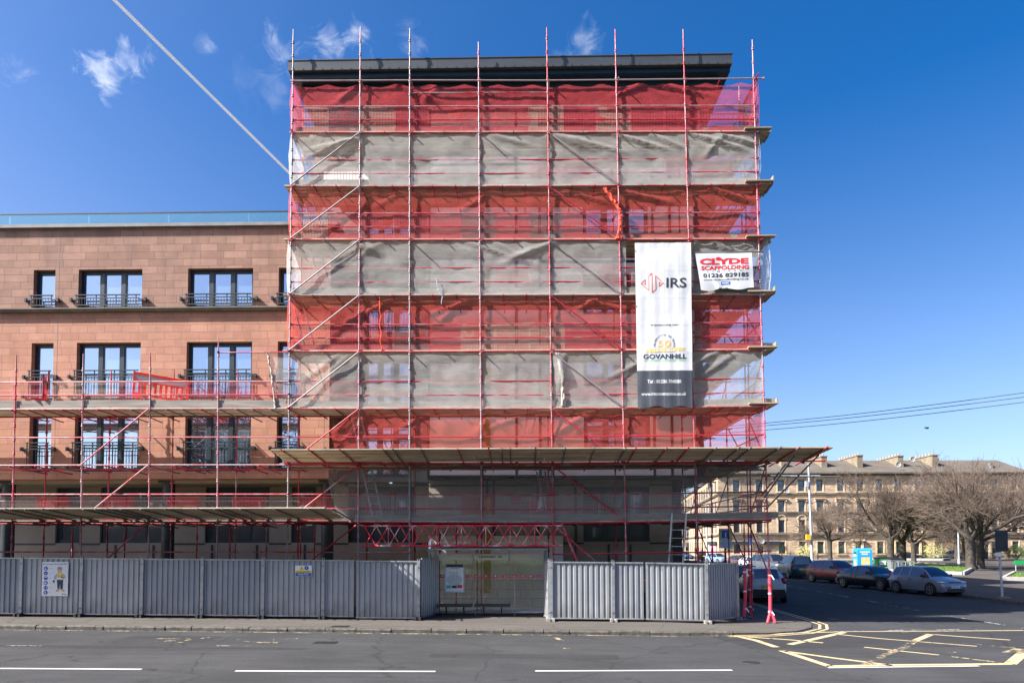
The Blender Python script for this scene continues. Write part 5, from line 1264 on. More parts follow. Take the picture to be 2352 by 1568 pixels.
for (m_, _i), q in wg.items(): q.build({'ink_gold': 'drawn_boot', 'ink': 'drawn_glove', 'ink_lightblue': 'drawn_sleeve', 'ink_skin': 'drawn_skin', 'ink_navy': 'drawn_trousers', 'ink_yellow': 'drawn_vest', 'ink_grey': 'drawn_helmet'}[m_], M[m_], t)
q = MB(); pb_(q, [(765, 690), (955, 690), (955, 735), (765, 735)], lambda u, v: f(u, v, 6)); q.build('reflective_band', M['ink_white'], t)
# ================================================================ BUS SHELTER
SYB = 1.05; bx0, bx1 = at(1000, 1350, SYB)[0], at(1253, 1350, SYB)[0]; gzs = pz(3)
zt_ = at(1125, 1284, SYB)[2]; zr = at(1120, 1261, -.15)[2]
t = thing('bus_shelter', ((bx0+bx1)/2, SYB, gzs), 'grey framed glass bus shelter with a road name panel and perch seats', 'bus shelter')
q = MB()
for x in (bx0, bx1): q.tube((x, SYB, gzs), (x, SYB, zr), .055, 12)
q.tube((bx0, SYB, gzs+.12), (bx1, SYB, gzs+.12), .04, 10)
for px in (1092, 1182): x = at(px, 1350, SYB)[0]; q.tube((x, SYB+.05, gzs), (x, SYB+.05, zt_), .02, 6)
q.build('frame', M['lamp_grey'], t)
q = MB(); rx0, rx1 = at(983, 1262, -.15)[0], at(1258, 1262, -.15)[0]
q.prism([(-.17, zr-.01), (-.13, zr+.03), (1.25, zr+.08), (1.25, zr+.04), (-.1, zr-.02)], rx0, rx1, axis='x')
for s in range(7): yy = 0.05+s*.17; q.box(rx0+.1, rx1-.1, yy, yy+.03, zr-.02+yy*.04, zr+.01+yy*.04)
rf = q.build('shelter_roof', M['galv'], t)
for px in (1088, 1170, 992, 1250):
    x = at(px, 1300, .9)[0]; q = MB(); q.path([(x, 1.0, zt_-.05), (x, .75, zt_+.06), (x, .2, zr-.05), (x, -.05, zr-.02)], .025, 6); q.build('bracket', M['lamp_grey'], t)
a0, a1 = at(1003, 1272, SYB-.05), at(1253, 1285, SYB-.05)
q = MB(); q.box(a0[0], a1[0], SYB-.06, SYB-.03, a1[2], a0[2]+.02); hp_ = q.build('header_panel', M['ink_grey'] if False else P('shelter_header_grey', (.72, .71, .68), .6, 0, .05), t)
b0, b1 = at(1085, 1272, SYB-.07), at(1168, 1284, SYB-.07)
q = MB(); q.box(b0[0], b1[0], SYB-.08, SYB-.061, b1[2], b0[2]); nb_ = q.build('name_board', M['white'], t)
q = MB(); text_in(q, 'CATHCART  RD', .17, .83, .28, .74, lambda u, v: (lerp(b0[0], b1[0], u), SYB-.084, lerp(b1[2], b0[2], v)), 0, .03); q.build('lettering', M['ink'], nb_, base_of(nb_))
for i, (pa_, pb2) in enumerate(((1004, 1064), (1070, 1172), (1176, 1248))):
    xa_, xb_ = at(1004+i*82, 1350, SYB)[0], at(1004+i*82+80, 1350, SYB)[0]; q = MB(); q.box(xa_, xb_, SYB-.008, SYB+.002, gzs+.22, a1[2]-.01); q.build('glass_panel', M['shelglass'], t)
zq = at(1100, 1323, SYB)[2]; s7 = at(1100, 1316.5, SYB)[2]-at(1100, 1324.5, SYB)[2]
q = MB(); xl__ = at(1004, 1330, SYB)[0]; xr__ = at(1252, 1330, SYB)[0]; q.box(xl__, xr__, SYB-.012, SYB-.0095, at(1100, 1325.5, SYB)[2], at(1100, 1324, SYB)[2]); q.build('red_line', M['ink_red'], t)
for i, zx in enumerate((505, 923, 1077, 1239, 1402, 1564, 1724, 1862, 2001, 2141)):
    px = (1650+zx/4.238)/1.7415; x = at(px, 1320, SYB)[0]; q = MB(); q.box(x-s7/2, x+s7/2, SYB-.013, SYB-.0095, zq-s7/2, zq+s7/2); o = q.build('red_square', M['redsheet'], t)
    k = i % 4; q = MB(); F_ = lambda u, v: (x+(u-.5)*s7, SYB-.0155, zq+(v-.5)*s7)
    if k in (0,): poly_in(q, disc(.5, .6, .25, 10, .2), F_); poly_in(q, rect(.44, .56, .15, .45), F_)
    elif k == 1: poly_in(q, [(.3, .25), (.7, .25), (.62, .5), (.5, .85), (.4, .5)], F_)
    elif k == 2: poly_in(q, [(.2, .65), (.35, .4), (.6, .35), (.85, .7), (.5, .55)], F_); poly_in(q, rect(.3, .7, .25, .35), F_)
    else: poly_in(q, [(.25, .6), (.5, .85), (.8, .6), (.6, .3), (.35, .2), (.55, .45), (.5, .65)], F_)
    q.build('white_symbol', M['white'], o, base_of(o))
for px in (1014, 1076, 1085, 1150, 1160, 1228): 
    for py in (1290.5, 1406): 
        p = at(px, py-.5, SYB-.01); q = MB(); q.lathe(p, [(.035, -.02), (.035, 0)], 12, axis='y'); q.build('glass_clamp', M['lamp_grey'], t)
for pa_, pb2 in ((1002, 1084), (1089, 1172)):
    xa_, xb_ = at(pa_, 1390, .6)[0], at(pb2, 1390, .6)[0]; z = at(1050, 1391, .6)[2]; q = MB(); q.prism([(.5, z-.02), (.5, z+.01), (.95, z+.05), (.95, z+.02)], xa_, xb_, axis='x'); o = q.build('perch_seat', M['steel_dark'], t)
    q = MB()
    for f_ in (.25, .75): x = lerp(xa_, xb_, f_); q.bar((x, .7, z), (x, SYB-.02, z-.3), .03, .03); q.bar((x, SYB-.03, z), (x, SYB-.03, gzs+.12), .03, .03)
    q.build('seat_bracket', M['steel_dark'], o, base_of(o))
c0, c1 = ((1650+542/4.238)/1.7415, (2150+440/4.238)/1.7415), ((1650+885/4.238)/1.7415, (2150+922/4.238)/1.7415)
t, f = signplate('timetable_case', 'grey framed bus timetable case with a pale route map inside the shelter', 'timetable case', (c0, c1), SYB-.05, 'lamp_grey', .04)
q = MB(); poly_in(q, rect(.07, .93, .03, .88), f); q.build('poster', M['white'], t)
q = MB(); poly_in(q, rect(.07, .93, .88, .985), f)
for z_ in (.845, .69): poly_in(q, rect(.3, .72, z_-.007, z_+.007), f2 := (lambda u, v: f(u, v, 2)))
for u_ in (.26, .44, .60): poly_in(q, rect(u_, u_+.006, .55, .8), f2)
poly_in(q, rect(.37, .62, .15, .24), f2); text_in(q, 'Buses', .1, .2, .93, .955, lambda u, v: f(u, v, 3), 1, 0)
q.build('poster_print', [M['ink'], M['ink_white']], t)
q = MB(); poly_in(q, disc(.5, .44, .38, 24, .2), f2); q.build('map_area', P('pale_green_map', (.5, .58, .55), .6, 0, .05), t)
q = MB(); poly_in(q, rect(.1, .34, .15, .25), f2); q.build('poster_box', P('teal_print', (.08, .4, .4), .6, 0, .05), t)
q = MB(); poly_in(q, rect(.64, .88, .15, .27), f2); q.build('poster_box', M['ink_orange'], t)
q = MB(); q.box(XL2+.01, 5.6, 2.60, 2.765, -.05, 1.42); q.build('block_plinth', M['blockwall'], tw)
q = MB(); q.box(XL2+.01, 5.6, 2.64, 2.762, 1.425, 3.1); q.build('cladding_panel', M['render_white'], tw)
# planks and a level left on the shelter roof
q = MB(); q.bar((rx0+.35, .35, zr+.10), (rx1-.1, .35, zr+.10), .22, .04, shade=.99); tag(q.build('loose_plank', M['tube']), 'red edged plank lying along the bus shelter roof', 'plank')
q = MB(); q.bar((rx0+1.5, .1, zr+.14), (rx0+4.0, .12, zr+.155), .1, .02, shade=.99); tag(q.build('loose_plank', M['board']), 'thin pale batten lying on the bus shelter roof', 'plank')
q = MB(); q.bar((rx0+.05, -.1, zr+.02), (rx0+.07, -.05, zr+.42), .08, .03); tag(q.build('flag_bracket', M['white']), 'small upright white bracket at the left end of the shelter roof', 'bracket')
q = MB(); a = at(672, 1283, .3); q.bar((a[0]-.08, .25, a[2]-.5), (a[0]+.05, .3, a[2]+.15), .28, .04, shade=.99); tag(q.build('board_end', M['board_dark']), 'dark board standing up behind the keep out panel of the hoarding', 'board')
# ================================================================ PLASTIC BARRIERS ON THE LEFT DECK
def barrier(loc, rot, label):
    t = thing('pedestrian_barrier', loc, label, 'barrier', 'orange plastic barriers'); t.rotation_euler = rot
    q = MB(); W2, Hh = 1.0, .95
    q.box(-W2, W2, -.025, .025, Hh-.08, Hh); q.box(-W2, W2, -.024, .024, Hh-.34, Hh-.28); q.box(-W2, W2, -.025, .025, .12, .2)
    for k in range(11): x = -W2+.04+k*(2*W2-.08)/10; q.box(x-.035, x+.035, -.023, .023, .2, Hh-.34)
    q.box(-W2, -W2+.06, -.026, .026, .05, Hh); q.box(W2-.06, W2, -.026, .026, .05, Hh)
    for x in (-.8, .8): q.box(x-.06, x+.06, -.25, .25, 0, .05); q.box(x-.05, x+.05, -.03, .03, .05, .13)
    q.build('frame', M['orange_plastic'], t, Vector((0, 0, 0))); q = MB(); q.box(-W2+.061, W2-.061, -.02, .02, Hh-.28, Hh-.08); q.build('reflective_band', M['ink_grey'], t, Vector((0, 0, 0)))
    return t
bq = at(372, 922, .7); barrier((bq[0]-.1, .75, bq[2]+.0), (R(14), R(9), R(6)), 'long orange plastic barrier leaning askew on the left deck')
bq = at(98, 922, .7); barrier((bq[0], .8, bq[2]-.05), (0, R(-4), R(123)), 'orange plastic barrier standing end-on on the left deck near the small window')
q = MB(); a = at(1212, 1150, 1.8); q.box(a[0]-.62, a[0]-.2, 1.9, 1.93, a[2]-.1, a[2]+.2); tag(q.build('red_board', M['redsheet']), 'small red sheet leaning against the white wall on the first deck', 'sheet')
q = MB(); a = at(1238, 1170, 1.5); q.box(a[0]-.42, a[0]+.42, 1.2, 1.24, a[2]-.62, a[2]+.32); tag(q.build('red_board', M['redsheet']), 'large red sheet behind the shaded net with a white bag on it', 'sheet')
q = MB(); a = at(1243, 1152, 1.1); q.add([(a[0]-.18, 1.14, a[2]-.35), (a[0]+.22, 1.14, a[2]-.3), (a[0]+.12, 1.08, a[2]+.28), (a[0]-.02, 1.1, a[2]+.32), (a[0]+.02, 1.0, a[2]-.1)], [(0, 1, 4), (1, 2, 4), (2, 3, 4), (3, 0, 4), (0, 3, 2, 1)]); tag(q.build('plastic_bag', M['cloth_white']), 'crumpled white plastic bag hanging in front of the large red sheet', 'bag')
# ================================================================ VEHICLES
def ell(q, c, r, m=0, n=10, k=6):
    vs = []; fs = []
    for j in range(k+1):
        a = math.pi*j/k-math.pi/2
        for i in range(n): b = 2*math.pi*i/n; vs.append((c[0]+r[0]*math.cos(a)*math.cos(b), c[1]+r[1]*math.cos(a)*math.sin(b), c[2]+r[2]*math.sin(a)))
    for j in range(k):
        for i in range(n): fs.append((j*n+i, j*n+(i+1) % n, (j+1)*n+(i+1) % n, (j+1)*n+i))
    q.add(vs, fs, m, True); return q
SHAPE = {  # L, W, H, cowl x, roof front x, pillar x, roof rear x, tail x, tail z, bonnet z, nose z
 'mpv': (3.85, 1.70, 1.53, .98, .22, -.35, -1.55, -1.80, 1.02, .98, .80), 'hatch': (4.0, 1.74, 1.47, .82, .12, -.42, -1.45, -1.85, 1.0, .96, .78),
 'saloon': (4.70, 1.82, 1.43, .85, .08, -.55, -1.15, -1.85, 1.05, .96, .76), 'suv': (4.25, 1.82, 1.62, .95, .25, -.40, -1.60, -1.98, 1.12, 1.08, .92),
 'van': (4.4, 1.85, 1.84, 1.25, .55, -.25, -2.02, -2.12, 1.15, 1.16, .95)}
Z0 = Vector((0, 0, 0))
def car(kind, paint_, label, loc, heading, plate_f=None, plate_r=None, trim=False, wheel='rim', grp='cars parked in the side street and square', name='parked_car', cat='car', rails=False):
    L, W2, H, xc, xf, xm, xr, xt, zt_, zb_, zn = SHAPE[kind]; w = W2/2; t = thing(name, Z0, label, cat, grp)
    zl_ = .20
    st_ = [(L/2, zn-.16, w*.60, zn-.22, w*.74, 0), (L/2-.06, zn-.04, w*.70, zn-.14, w*.86, 0), (L/2-.22, zn+.03, w*.74, zn-.05, w*.95, 0), (L/2-.55, lerp(zn, zb_, .5)+.03, w*.78, lerp(zn, zb_, .5)-.04, w*.99, 0), (xc+.12, zb_+.01, w*.80, zb_-.05, w, 0), (xc, zb_+.03, w*.80, zb_-.03, w, 1),
           (lerp(xc, xf, .5), lerp(zb_, H, .60)+.03, w*.73, zb_-.02, w, 1), (xf, H-.045, w*.67, zb_-.01, w, 1), (xf-.25, H-.012, w*.66, zb_, w, 2), (xm+.04, H, w*.66, zb_+.01, w, 2), (xm-.04, H, w*.66, zb_+.01, w, 3), (lerp(xm, xr, .55), H-.01, w*.66, zb_+.03, w, 2), (lerp(xm, xr, .55)-.07, H-.012, w*.66, zb_+.03, w, 3), (xr, H-.05, w*.65, zb_+.05, w*.985, 4),
           (lerp(xr, xt, .6), lerp(H, zt_, .55), w*.68, zb_+.04, w*.97, 4), (xt, zt_, w*.74, zt_-.06, w*.955, 5), (-L/2+.06, zt_-.06, w*.74, zt_-.14, w*.90, 5), (-L/2, zt_-.2, w*.70, zt_-.30, w*.84, 5)]
    secs = []
    for x, zt, wt, zb, ww, f in st_:
        e = .0
        lo = zl_+(.06 if abs(x) > L/2-.15 else 0)
        half = [(0, lo), (ww*.84, lo), (ww*.955, lo+.08), (ww*.99, lo+.26), (ww, lerp(lo, zb, .62)), (ww*.975, lerp(lo, zb, .9)), (ww*.945, zb), (wt, max(zt-.045, zb+.01)), (wt*.86, max(zt-.008, zb+.02)), (wt*.4, zt+.018), (0, zt+.022)]
        secs.append([(x, y, z) for y, z in half]+[(x, -y, z) for y, z in half[-2:0:-1]])
    n = len(secs[0]); b = MB(); g = MB(); tr = MB()
    off = 0
    for i in range(len(secs)-1):
        fa, fb_ = st_[i][5], st_[i+1][5]
        for j in range(n):
            k = (j+1) % n; jj = j if j <= 9 else n-1-j
            fc = (secs[i][j], secs[i][k], secs[i+1][k], secs[i+1][j]); tgt = b; sm = True
            if jj == 6 and 1 <= fa <= 4 and 1 <= fb_ <= 4 and not (fa == 3 and False) and not (fa == 2 and fb_ == 3) and not (kind == 'van' and xr-.1 <= st_[i+1][0] < xm and label.find('panel') >= 0):
                tgt = g if not (fa == 4 and kind != 'saloon') else b
                if fa == 1 and fb_ == 1 and i == 5: tgt = tr
            if jj >= 8 and ((fa == 1 and fb_ == 1)): tgt = g
            if jj >= 8 and ((fa == 4 and fb_ == 4) or (fa == 4 and fb_ == 5)): tgt = g
            if trim and jj in (1, 2): tgt = tr
            if jj in (0,): tgt = tr
            tgt.add(fc, [(0, 3, 2, 1)], 0, True)
    b.add(secs[0], [tuple(range(n))]); b.add(secs[-1], [tuple(range(n-1, -1, -1))])
    bo = b.build('body', paint_, t, Z0, fix=True); bo.data.set_sharp_from_angle(angle=R(38))
    g.build('windows', M['carglass'], t, Z0, fix=True)
    q = tr
    for xw in (L/2-.78, -L/2+.72):
        for s in (-1, 1):
            q.lathe((xw, s*(w-.03), .36), [(.37, -.03), (.37, .03)], 24, axis='y')
    q.box(L/2-.06, L/2+.012, -w*.62, w*.62, .28, .42); q.box(L/2-.16, L/2-.03, -w*.42, w*.42, zn-.16, zn-.03)
    q.box(-L/2-.02, -L/2+.10, -w*(.72 if not trim else .86), w*(.72 if not trim else .86), .27, .42 if not trim else .64)
    if rails:
        for s in (-1, 1): q.bar((xf-.1, s*w*.66, H+.04), (xr, s*w*.66, H+.03), .03, .03)
    for s in (-1, 1):
        q.box(xf-.1, xr+.1, s*w*1.0-.003, s*w*1.0+.003, .42, .425)
        for xx in (xm+.05, lerp(xm, xr, .6)): q.box(xx-.004, xx+.004, s*w-.004, s*w+.004, .4, zb_-.05)
    q.build('trim', M['black'], t, Z0)
    q = MB()
    for s in (-1, 1):
        for xx in (xm+.16, lerp(xm, xr, .6)+.1): q.bar((xx-.08, s*(w+.01), zb_-.12), (xx+.08, s*(w+.01), zb_-.12), .03, .025)
    q.build('door_handles', paint_ if kind != 'saloon' else M['black'], t, Z0)
    for s in (-1, 1):
        q = MB(); ell(q, (xc-.28, s*(w+.07), zb_+.08), (.07, .10, .075)); q.bar((xc-.26, s*w*.92, zb_+.02), (xc-.26, s*(w+.05), zb_+.05), .04, .03); q.build('mirror', M['black'] if kind != 'van' else paint_, t, Z0)
        q = MB(); ell(q, (L/2-.25, s*w*.76, zn-.06), (.22, .17, .075)); q.build('headlight', M['lens_clear'], t, Z0)
        q = MB(); ell(q, (-L/2+.11, s*w*.82, zt_-.10), (.10, .12, .19 if kind in ('van', 'suv', 'mpv', 'hatch') else .09)); q.build('tail_light', M['lens_red'], t, Z0)
    for xw in (L/2-.78, -L/2+.72):
        for s in (-1, 1):
            q = MB(); q.lathe((xw, s*(w-.085), .325), [(.22, .112*s), (.325, .10*s), (.325, -.10*s), (.2, -.11*s)] if s > 0 else [(.2, .11), (.325, .10), (.325, -.10), (.22, -.112)], 28, axis='y'); o = q.build('wheel', M['tyre'], t, Z0)
            q = MB(); yy = s*(w+.022); q.lathe((xw, s*(w-.008), .325), [(.215, -.01), (.215, .028*1)] if s > 0 else [(.215, -.028), (.215, .01)], 20, 1, axis='y')
            for a in range(5):
                an = a*2*math.pi/5+.3; q.bar((xw, yy+s*.004, .325), (xw+.2*math.cos(an), yy, .325+.2*math.sin(an)), .02, .06, 0, up=(0, 1, 0))
            for a in range(24):
                a0_, a1_ = a*math.pi/12, (a+1)*math.pi/12; q.bar((xw+.205*math.cos(a0_), yy, .325+.205*math.sin(a0_)), (xw+.205*math.cos(a1_), yy, .325+.205*math.sin(a1_)), .02, .02, 0, up=(0, 1, 0))
            q.build('rim', [M['rim'], M['black']], o, Z0)
    for s, txt, pm in ((1, plate_f, 'plate_w'), (-1, plate_r, 'plate_y')):
        if txt is None: continue
        xx = s*(L/2+.022); zp = .50 if s > 0 else .78; q = MB(); q.box(min(xx, xx-s*.03), max(xx, xx-s*.03), -.26, .26, zp-.055, zp+.055); o = q.build('number_plate', M[pm], t, Z0)
        if txt: q = MB(); text_in(q, txt, -.22, .22, zp-.035, zp+.035, lambda u, v: (xx+s*.004, s*u, v), 0, .02); q.build('plate_lettering', M['ink'], o, Z0)
    t.location = loc; t.rotation_euler = (0, 0, heading); return t
def headc(deg_from_cam): return R(-90-deg_from_cam)      # 0: straight towards the photographer, positive turns towards image left
def cl(px, py): p = G(px, py); return (p[0], p[1], 0)
silver, navy, redp, teal = carpaint('silver_blue_paint', (.25, .30, .39), .6), carpaint('navy_paint', (.01, .014, .025), .5), carpaint('dark_red_paint', (.24, .003, .010), .5), carpaint('petrol_blue_paint', (.012, .05, .075), .5)
whitep, greyp, blackp, brownp, bluep, lightb = carpaint('white_car_paint', (.62, .63, .64), .0), carpaint('graphite_paint', (.10, .11, .13), .5), carpaint('black_car_paint', (.01, .01, .012), .3), carpaint('brown_paint', (.12, .07, .06), .4), carpaint('blue_paint', (.03, .10, .2), .4), carpaint('pale_blue_paint', (.22, .32, .45), .5)
cars = [
 ('mpv', silver, 'silver small people carrier facing the camera, nearest of the right hand kerb row', (2128, 1364), 13, 'SA57 UTL', None, False),
 ('saloon', navy, 'dark navy saloon parked between the silver car and the red one', (2008, 1352), 14, '', None, False),
 ('suv', redp, 'dark red small suv parked behind the navy saloon near the lamp post', (1920, 1338), 16, 'SC', None, True),
 ('suv', whitep, 'white small suv seen from behind beside the scaffold legs, with a yellow plate', (1748, 1376), 169, None, 'S    HBL', True),
 ('hatch', teal, 'petrol blue hatchback half hidden by the hoarding and the white suv', (1706, 1349), 174, '', None, False),
 ('hatch', brownp, 'brown hatchback facing the camera behind the scaffold corner', (1704, 1303), 15, '', None, False),
 ('hatch', whitep, 'white hatchback between the brown car and the graphite van', (1733, 1308), 12, '', None, False),
 ('hatch', lightb, 'pale blue car far up the side street, seen under the scaffold', (1648, 1293), 20, '', None, False),
 ('suv', blackp, 'black car with a yellow rear plate far up the side street under the scaffold', (1614, 1286), 170, None, '', False),
 ('hatch', bluep, 'small blue car farthest up the side street beside the ladder', (1572, 1284), 20, '', None, False),
 ('saloon', whitep, 'silver white saloon parked side-on by the tenement railings, left of the clothing bank', (1928, 1281.5), 86, '', None, False),
 ('suv', blackp, 'black people carrier parked just left of the blue clothing bank', (1963, 1284), 60, '', None, False),
 ('hatch', redp, 'bright red car mostly hidden behind the black people carrier', (1964, 1279), 86, '', None, False),
 ('suv', greyp, 'charcoal off-roader parked behind the clothing bank', (2036, 1282), 270, None, '', False),
 ('saloon', navy, 'dark saloon parked between the tree trunks behind the grey bin', (2086, 1286), 86, '', None, False),
 ('hatch', blackp, 'black hatchback parked side-on in front of the pale yellow bush', (2136, 1282.5), 270, None, '', False),
 ('suv', whitep, 'white crossover parked side-on between trees, facing left', (2176, 1284.5), 273, '', None, True),
 ('saloon', blackp, 'black saloon partly hidden behind the trunks right of the white crossover', (2226, 1282.5), 90, '', None, False)]
for k_, pt, lab_, (px, py), hd, pf, pr_, tr_ in cars: car(k_, pt, lab_, cl(px, py), headc(-hd if hd < 100 else -hd), pf, pr_, tr_, rails=(k_ == 'suv' and pt in (whitep, greyp)))
car('van', greyp, 'graphite small van facing the camera beside the petrol blue van', cl(1772, 1317), headc(-14), '', None, True, grp='small vans in the side street', name='parked_van', cat='van')
car('van', teal, 'petrol blue small van seen from behind, next to the tall lamp post', cl(1826, 1326), headc(-174), None, '', False, grp='small vans in the side street', name='parked_van', cat='van')
# ================================================================ TREES
def tree_mesh(seed, H=8.0, spread=7.0, trunk=2.2, r0=.30, dens=1.0):
    r_ = random.Random(seed); T = MB(); B = MB(); 
    def seg(mb, p, d, L, r, lvl, n):
        steps = 4 if lvl < 3 else 3; q = p; rr = r; pts = [p]
        for s in range(steps):
            d = (d+Vector((r_.gauss(0, .20), r_.gauss(0, .20), r_.gauss(0, .16)+(.07 if lvl < 2 else .05 if lvl < 4 else .05)))).normalized(); e = q+d*(L/steps); r2 = rr*(.86 if lvl < 3 else .8)
            mb.tube(q, e, rr, n, 0, r2, cap=False); q, rr = e, r2; pts.append(e)
        return pts, d, rr
    def grow(p, d, L, r, lvl):
        mb = T if lvl <= 2 else B
        n = (8, 6, 5, 4, 3, 3)[min(lvl, 5)]
        pts, d2, r2 = seg(mb, p, d, L, r, lvl, n)
        if lvl >= 5: return
        k = {1: 5, 2: 5, 3: 5, 4: 3}[lvl]
        for c in range(k):
            f = r_.uniform(.25, 1.0); i = min(len(pts)-2, int(f*(len(pts)-1))); q = pts[i].lerp(pts[i+1], f*(len(pts)-1)-i) if i < len(pts)-1 else pts[-1]
            a = r_.uniform(0, 6.283); t1 = d2.orthogonal().normalized(); t2 = d2.cross(t1); out = r_.uniform(.5, 1.2)
            nd = (d2+(t1*math.cos(a)+t2*math.sin(a))*out+Vector((0, 0, .06))).normalized()
            if nd.z < -.45: nd.z = -.3; nd.normalize()
            grow(q, nd, L*r_.uniform(.48, .75)*(1.1 if lvl < 3 else .95), max(.015, r2*(.62 if lvl < 3 else .5)), lvl+1)
        grow(pts[-1], d2, L*.6, max(.015, r2*.9), lvl+1)
    top = Vector((r_.uniform(-.1, .1), r_.uniform(-.1, .1), trunk))
    T.lathe((0, 0, -.1), [(r0*1.45, 0), (r0*1.1, .25), (r0, .6)], 10)
    T.tube((0, 0, .4), top*.6, r0, 10, 0, r0*.92, cap=False); T.tube(top*.6, top, r0*.92, 10, 0, r0*1.0, cap=False)
    nl = 6
    for i in range(nl):
        a = i*2*math.pi/nl+r_.uniform(-.35, .35); el = r_.uniform(.32, .75) if i % 3 else r_.uniform(.9, 1.2)
        grow(top-Vector((0, 0, r_.uniform(0, .4))), Vector((math.cos(a)*math.cos(el), math.sin(a)*math.cos(el), math.sin(el))), spread*.50*r_.uniform(.85, 1.15), r0*.52, 1)
    return T, B
TR_ = []
for sd, kw in ((11, dict(H=8, spread=7.2, trunk=2.9, r0=.42)), (12, dict(H=6, spread=5.2, trunk=2.5, r0=.28)), (13, dict(H=8, spread=6.8, trunk=2.9, r0=.36))):
    T, B = tree_mesh(sd, **kw); t = thing('cherry_tree', Z0, 'bare cherry tree', 'tree', 'bare cherry trees in the square'); T.build('trunk', M['bark'], t, Z0); B.build('crown', M['twig'], t, Z0); TR_.append(t)
def place_tree(i, px, py, s, rz, label, first=False, off=.15):
    t = TR_[i] if first else copy_tree(TR_[i]); p = G(px, py, off); t.location = p; s *= 1.08; t.scale = (s, s, s*1.06); t.rotation_euler = (0, 0, rz); t['label'] = label; return t
place_tree(0, 2230, 1308, 1.0, .3, 'large bare cherry tree with the thickest trunk, on the right hand grass bed', True)
place_tree(2, 2253, 1304, .95, 2.0, 'bare cherry tree just behind and right of the thickest trunk')
place_tree(1, 1907, 1290, 1.08, .5, 'smallest bare cherry tree, standing right of the lamp post', True)
place_tree(2, 2046, 1301, 1.0, 4.0, 'broad bare cherry tree rising behind the green bin', True)
place_tree(0, 2074, 1300, .88, 2.6, 'bare cherry tree behind the grey bin, with moss on its trunk')
place_tree(2, 2099, 1293, .85, 1.0, 'bare cherry tree at the left grass bed, right of the metal frame')
place_tree(1, 2198, 1284.5, 1.25, 3.0, 'slender bare tree in front of the white crossover')
place_tree(1, 2216, 1284, 1.2, 1.2, 'slender bare tree left of the thickest trunk, beside the far lamp column')
place_tree(0, 2405, 1300, 1.0, 5.0, 'bare cherry tree at the right edge of the photo, only its branches showing')
# trees of the park behind the photographer, mirrored in the glass
for i, (x, y, s) in enumerate(((-26, -44, 2.0), (-8, -46, 2.1), (12, -45, 1.9))):
    t = copy_tree(TR_[i % 3]); t.location = (x, y, .3); t.scale = (s,)*3; t['group'] = 'park trees across the road'; t['label'] = ('park tree across the road, mirrored in the left windows', 'park tree across the road, mirrored in the windows near the block', 'park tree across the road, mirrored in the bus shelter glass')[i]
# ================================================================ TENEMENT
TY = 98.5
def tz(py, px=1900): return at(px, py, TY)[2]
tn = thing('tenement', (60, TY, 0), 'long blond sandstone tenement with a tiled roof and chimney gables across the square', 'building')
tx0 = at(1650, 1200, TY)[0]; tx1 = at(2356, 1200, TY)[0]
cols = [1692, 1745, 1795, 1842, 1884, 1932, 1977, 2021, 2064, 2110, 2153, 2197, 2241, 2285, 2331]
rws = [(1127, 1102), (1176, 1149), (1222, 1193), (1270, 1243)]
Hh = []
for c in cols:
    xm_ = at(c, 1200, TY)[0]
    for r_, (b_, t_) in enumerate(rws): Hh.append((xm_-.58, xm_+.58, tz(b_), tz(t_), r_))
q = MB(); wall(q, tx0, tx1, 0, tz(1088), TY, [h[:4] for h in Hh], .3); q.quad((tx1, TY, 0), (tx1, TY+12, 0), (tx1, TY+12, tz(1088)), (tx1, TY, tz(1088))); q.build('wall', M['blond'], tn)
for x0, x1, z0, z1, r_ in Hh:
    o = window(tn, x0, x1, z0, z1, TY+.2, 1, None, mat='ink', fw=.07, transom=(z0+z1)/2, glass='tenglass')
    q = MB(); y = TY-.06
    q.box(x0-.22, x0, y, TY+.02, z0-.1, z1+.1); q.box(x1, x1+.22, y, TY+.02, z0-.1, z1+.1); q.box(x0-.32, x1+.32, y-.12, TY+.02, z0-.3, z0-.11)
    if r_ == 2:
        for k in range(8):
            a, b = math.pi*k/8, math.pi*(k+1)/8; xm_ = (x0+x1)/2; q.bar((xm_+.78*math.cos(a), TY-.03, z1+.12+.75*math.sin(a)), (xm_+.78*math.cos(b), TY-.03, z1+.12+.75*math.sin(b)), .14, .2, up=(0, 1, 0))
    elif r_ < 3:
        q.box(x0-.24, x1+.24, y-.002, TY+.02, z1+.102, z1+.3); q.box(x0-.45, x1+.45, y-.3, TY+.02, z1+.3, z1+.45)
        for s in (x0-.36, x1+.2): q.box(s, s+.16, y-.2, TY+.02, z1-.15, z1+.298)
    q.build('window_surround', M['blond_plain'], o, base_of(o))
q = MB()
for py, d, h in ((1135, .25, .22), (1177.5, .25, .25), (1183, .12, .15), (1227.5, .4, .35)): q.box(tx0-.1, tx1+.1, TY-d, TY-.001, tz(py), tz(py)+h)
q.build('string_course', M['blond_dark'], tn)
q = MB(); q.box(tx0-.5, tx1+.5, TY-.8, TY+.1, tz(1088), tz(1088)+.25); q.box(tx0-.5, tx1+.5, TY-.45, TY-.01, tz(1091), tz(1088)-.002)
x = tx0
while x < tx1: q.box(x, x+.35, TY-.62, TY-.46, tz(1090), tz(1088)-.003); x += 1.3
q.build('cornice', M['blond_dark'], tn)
rz_ = at(1900, 1057.5, TY+6.5)[2]
q = MB(); e0, e1 = tx0-.5, tx1+.4; zE = tz(1088)+.252; hx_ = at(2288, 1060, TY+6.5)[0]
q.add([(e0, TY-.7, zE), (e1, TY-.7, zE), (e1, TY+13.7, zE), (e0, TY+13.7, zE), (e0, TY+6.5, rz_), (hx_, TY+6.5, rz_)], [(0, 1, 5, 4), (1, 2, 5), (2, 3, 4, 5), (3, 0, 4)])
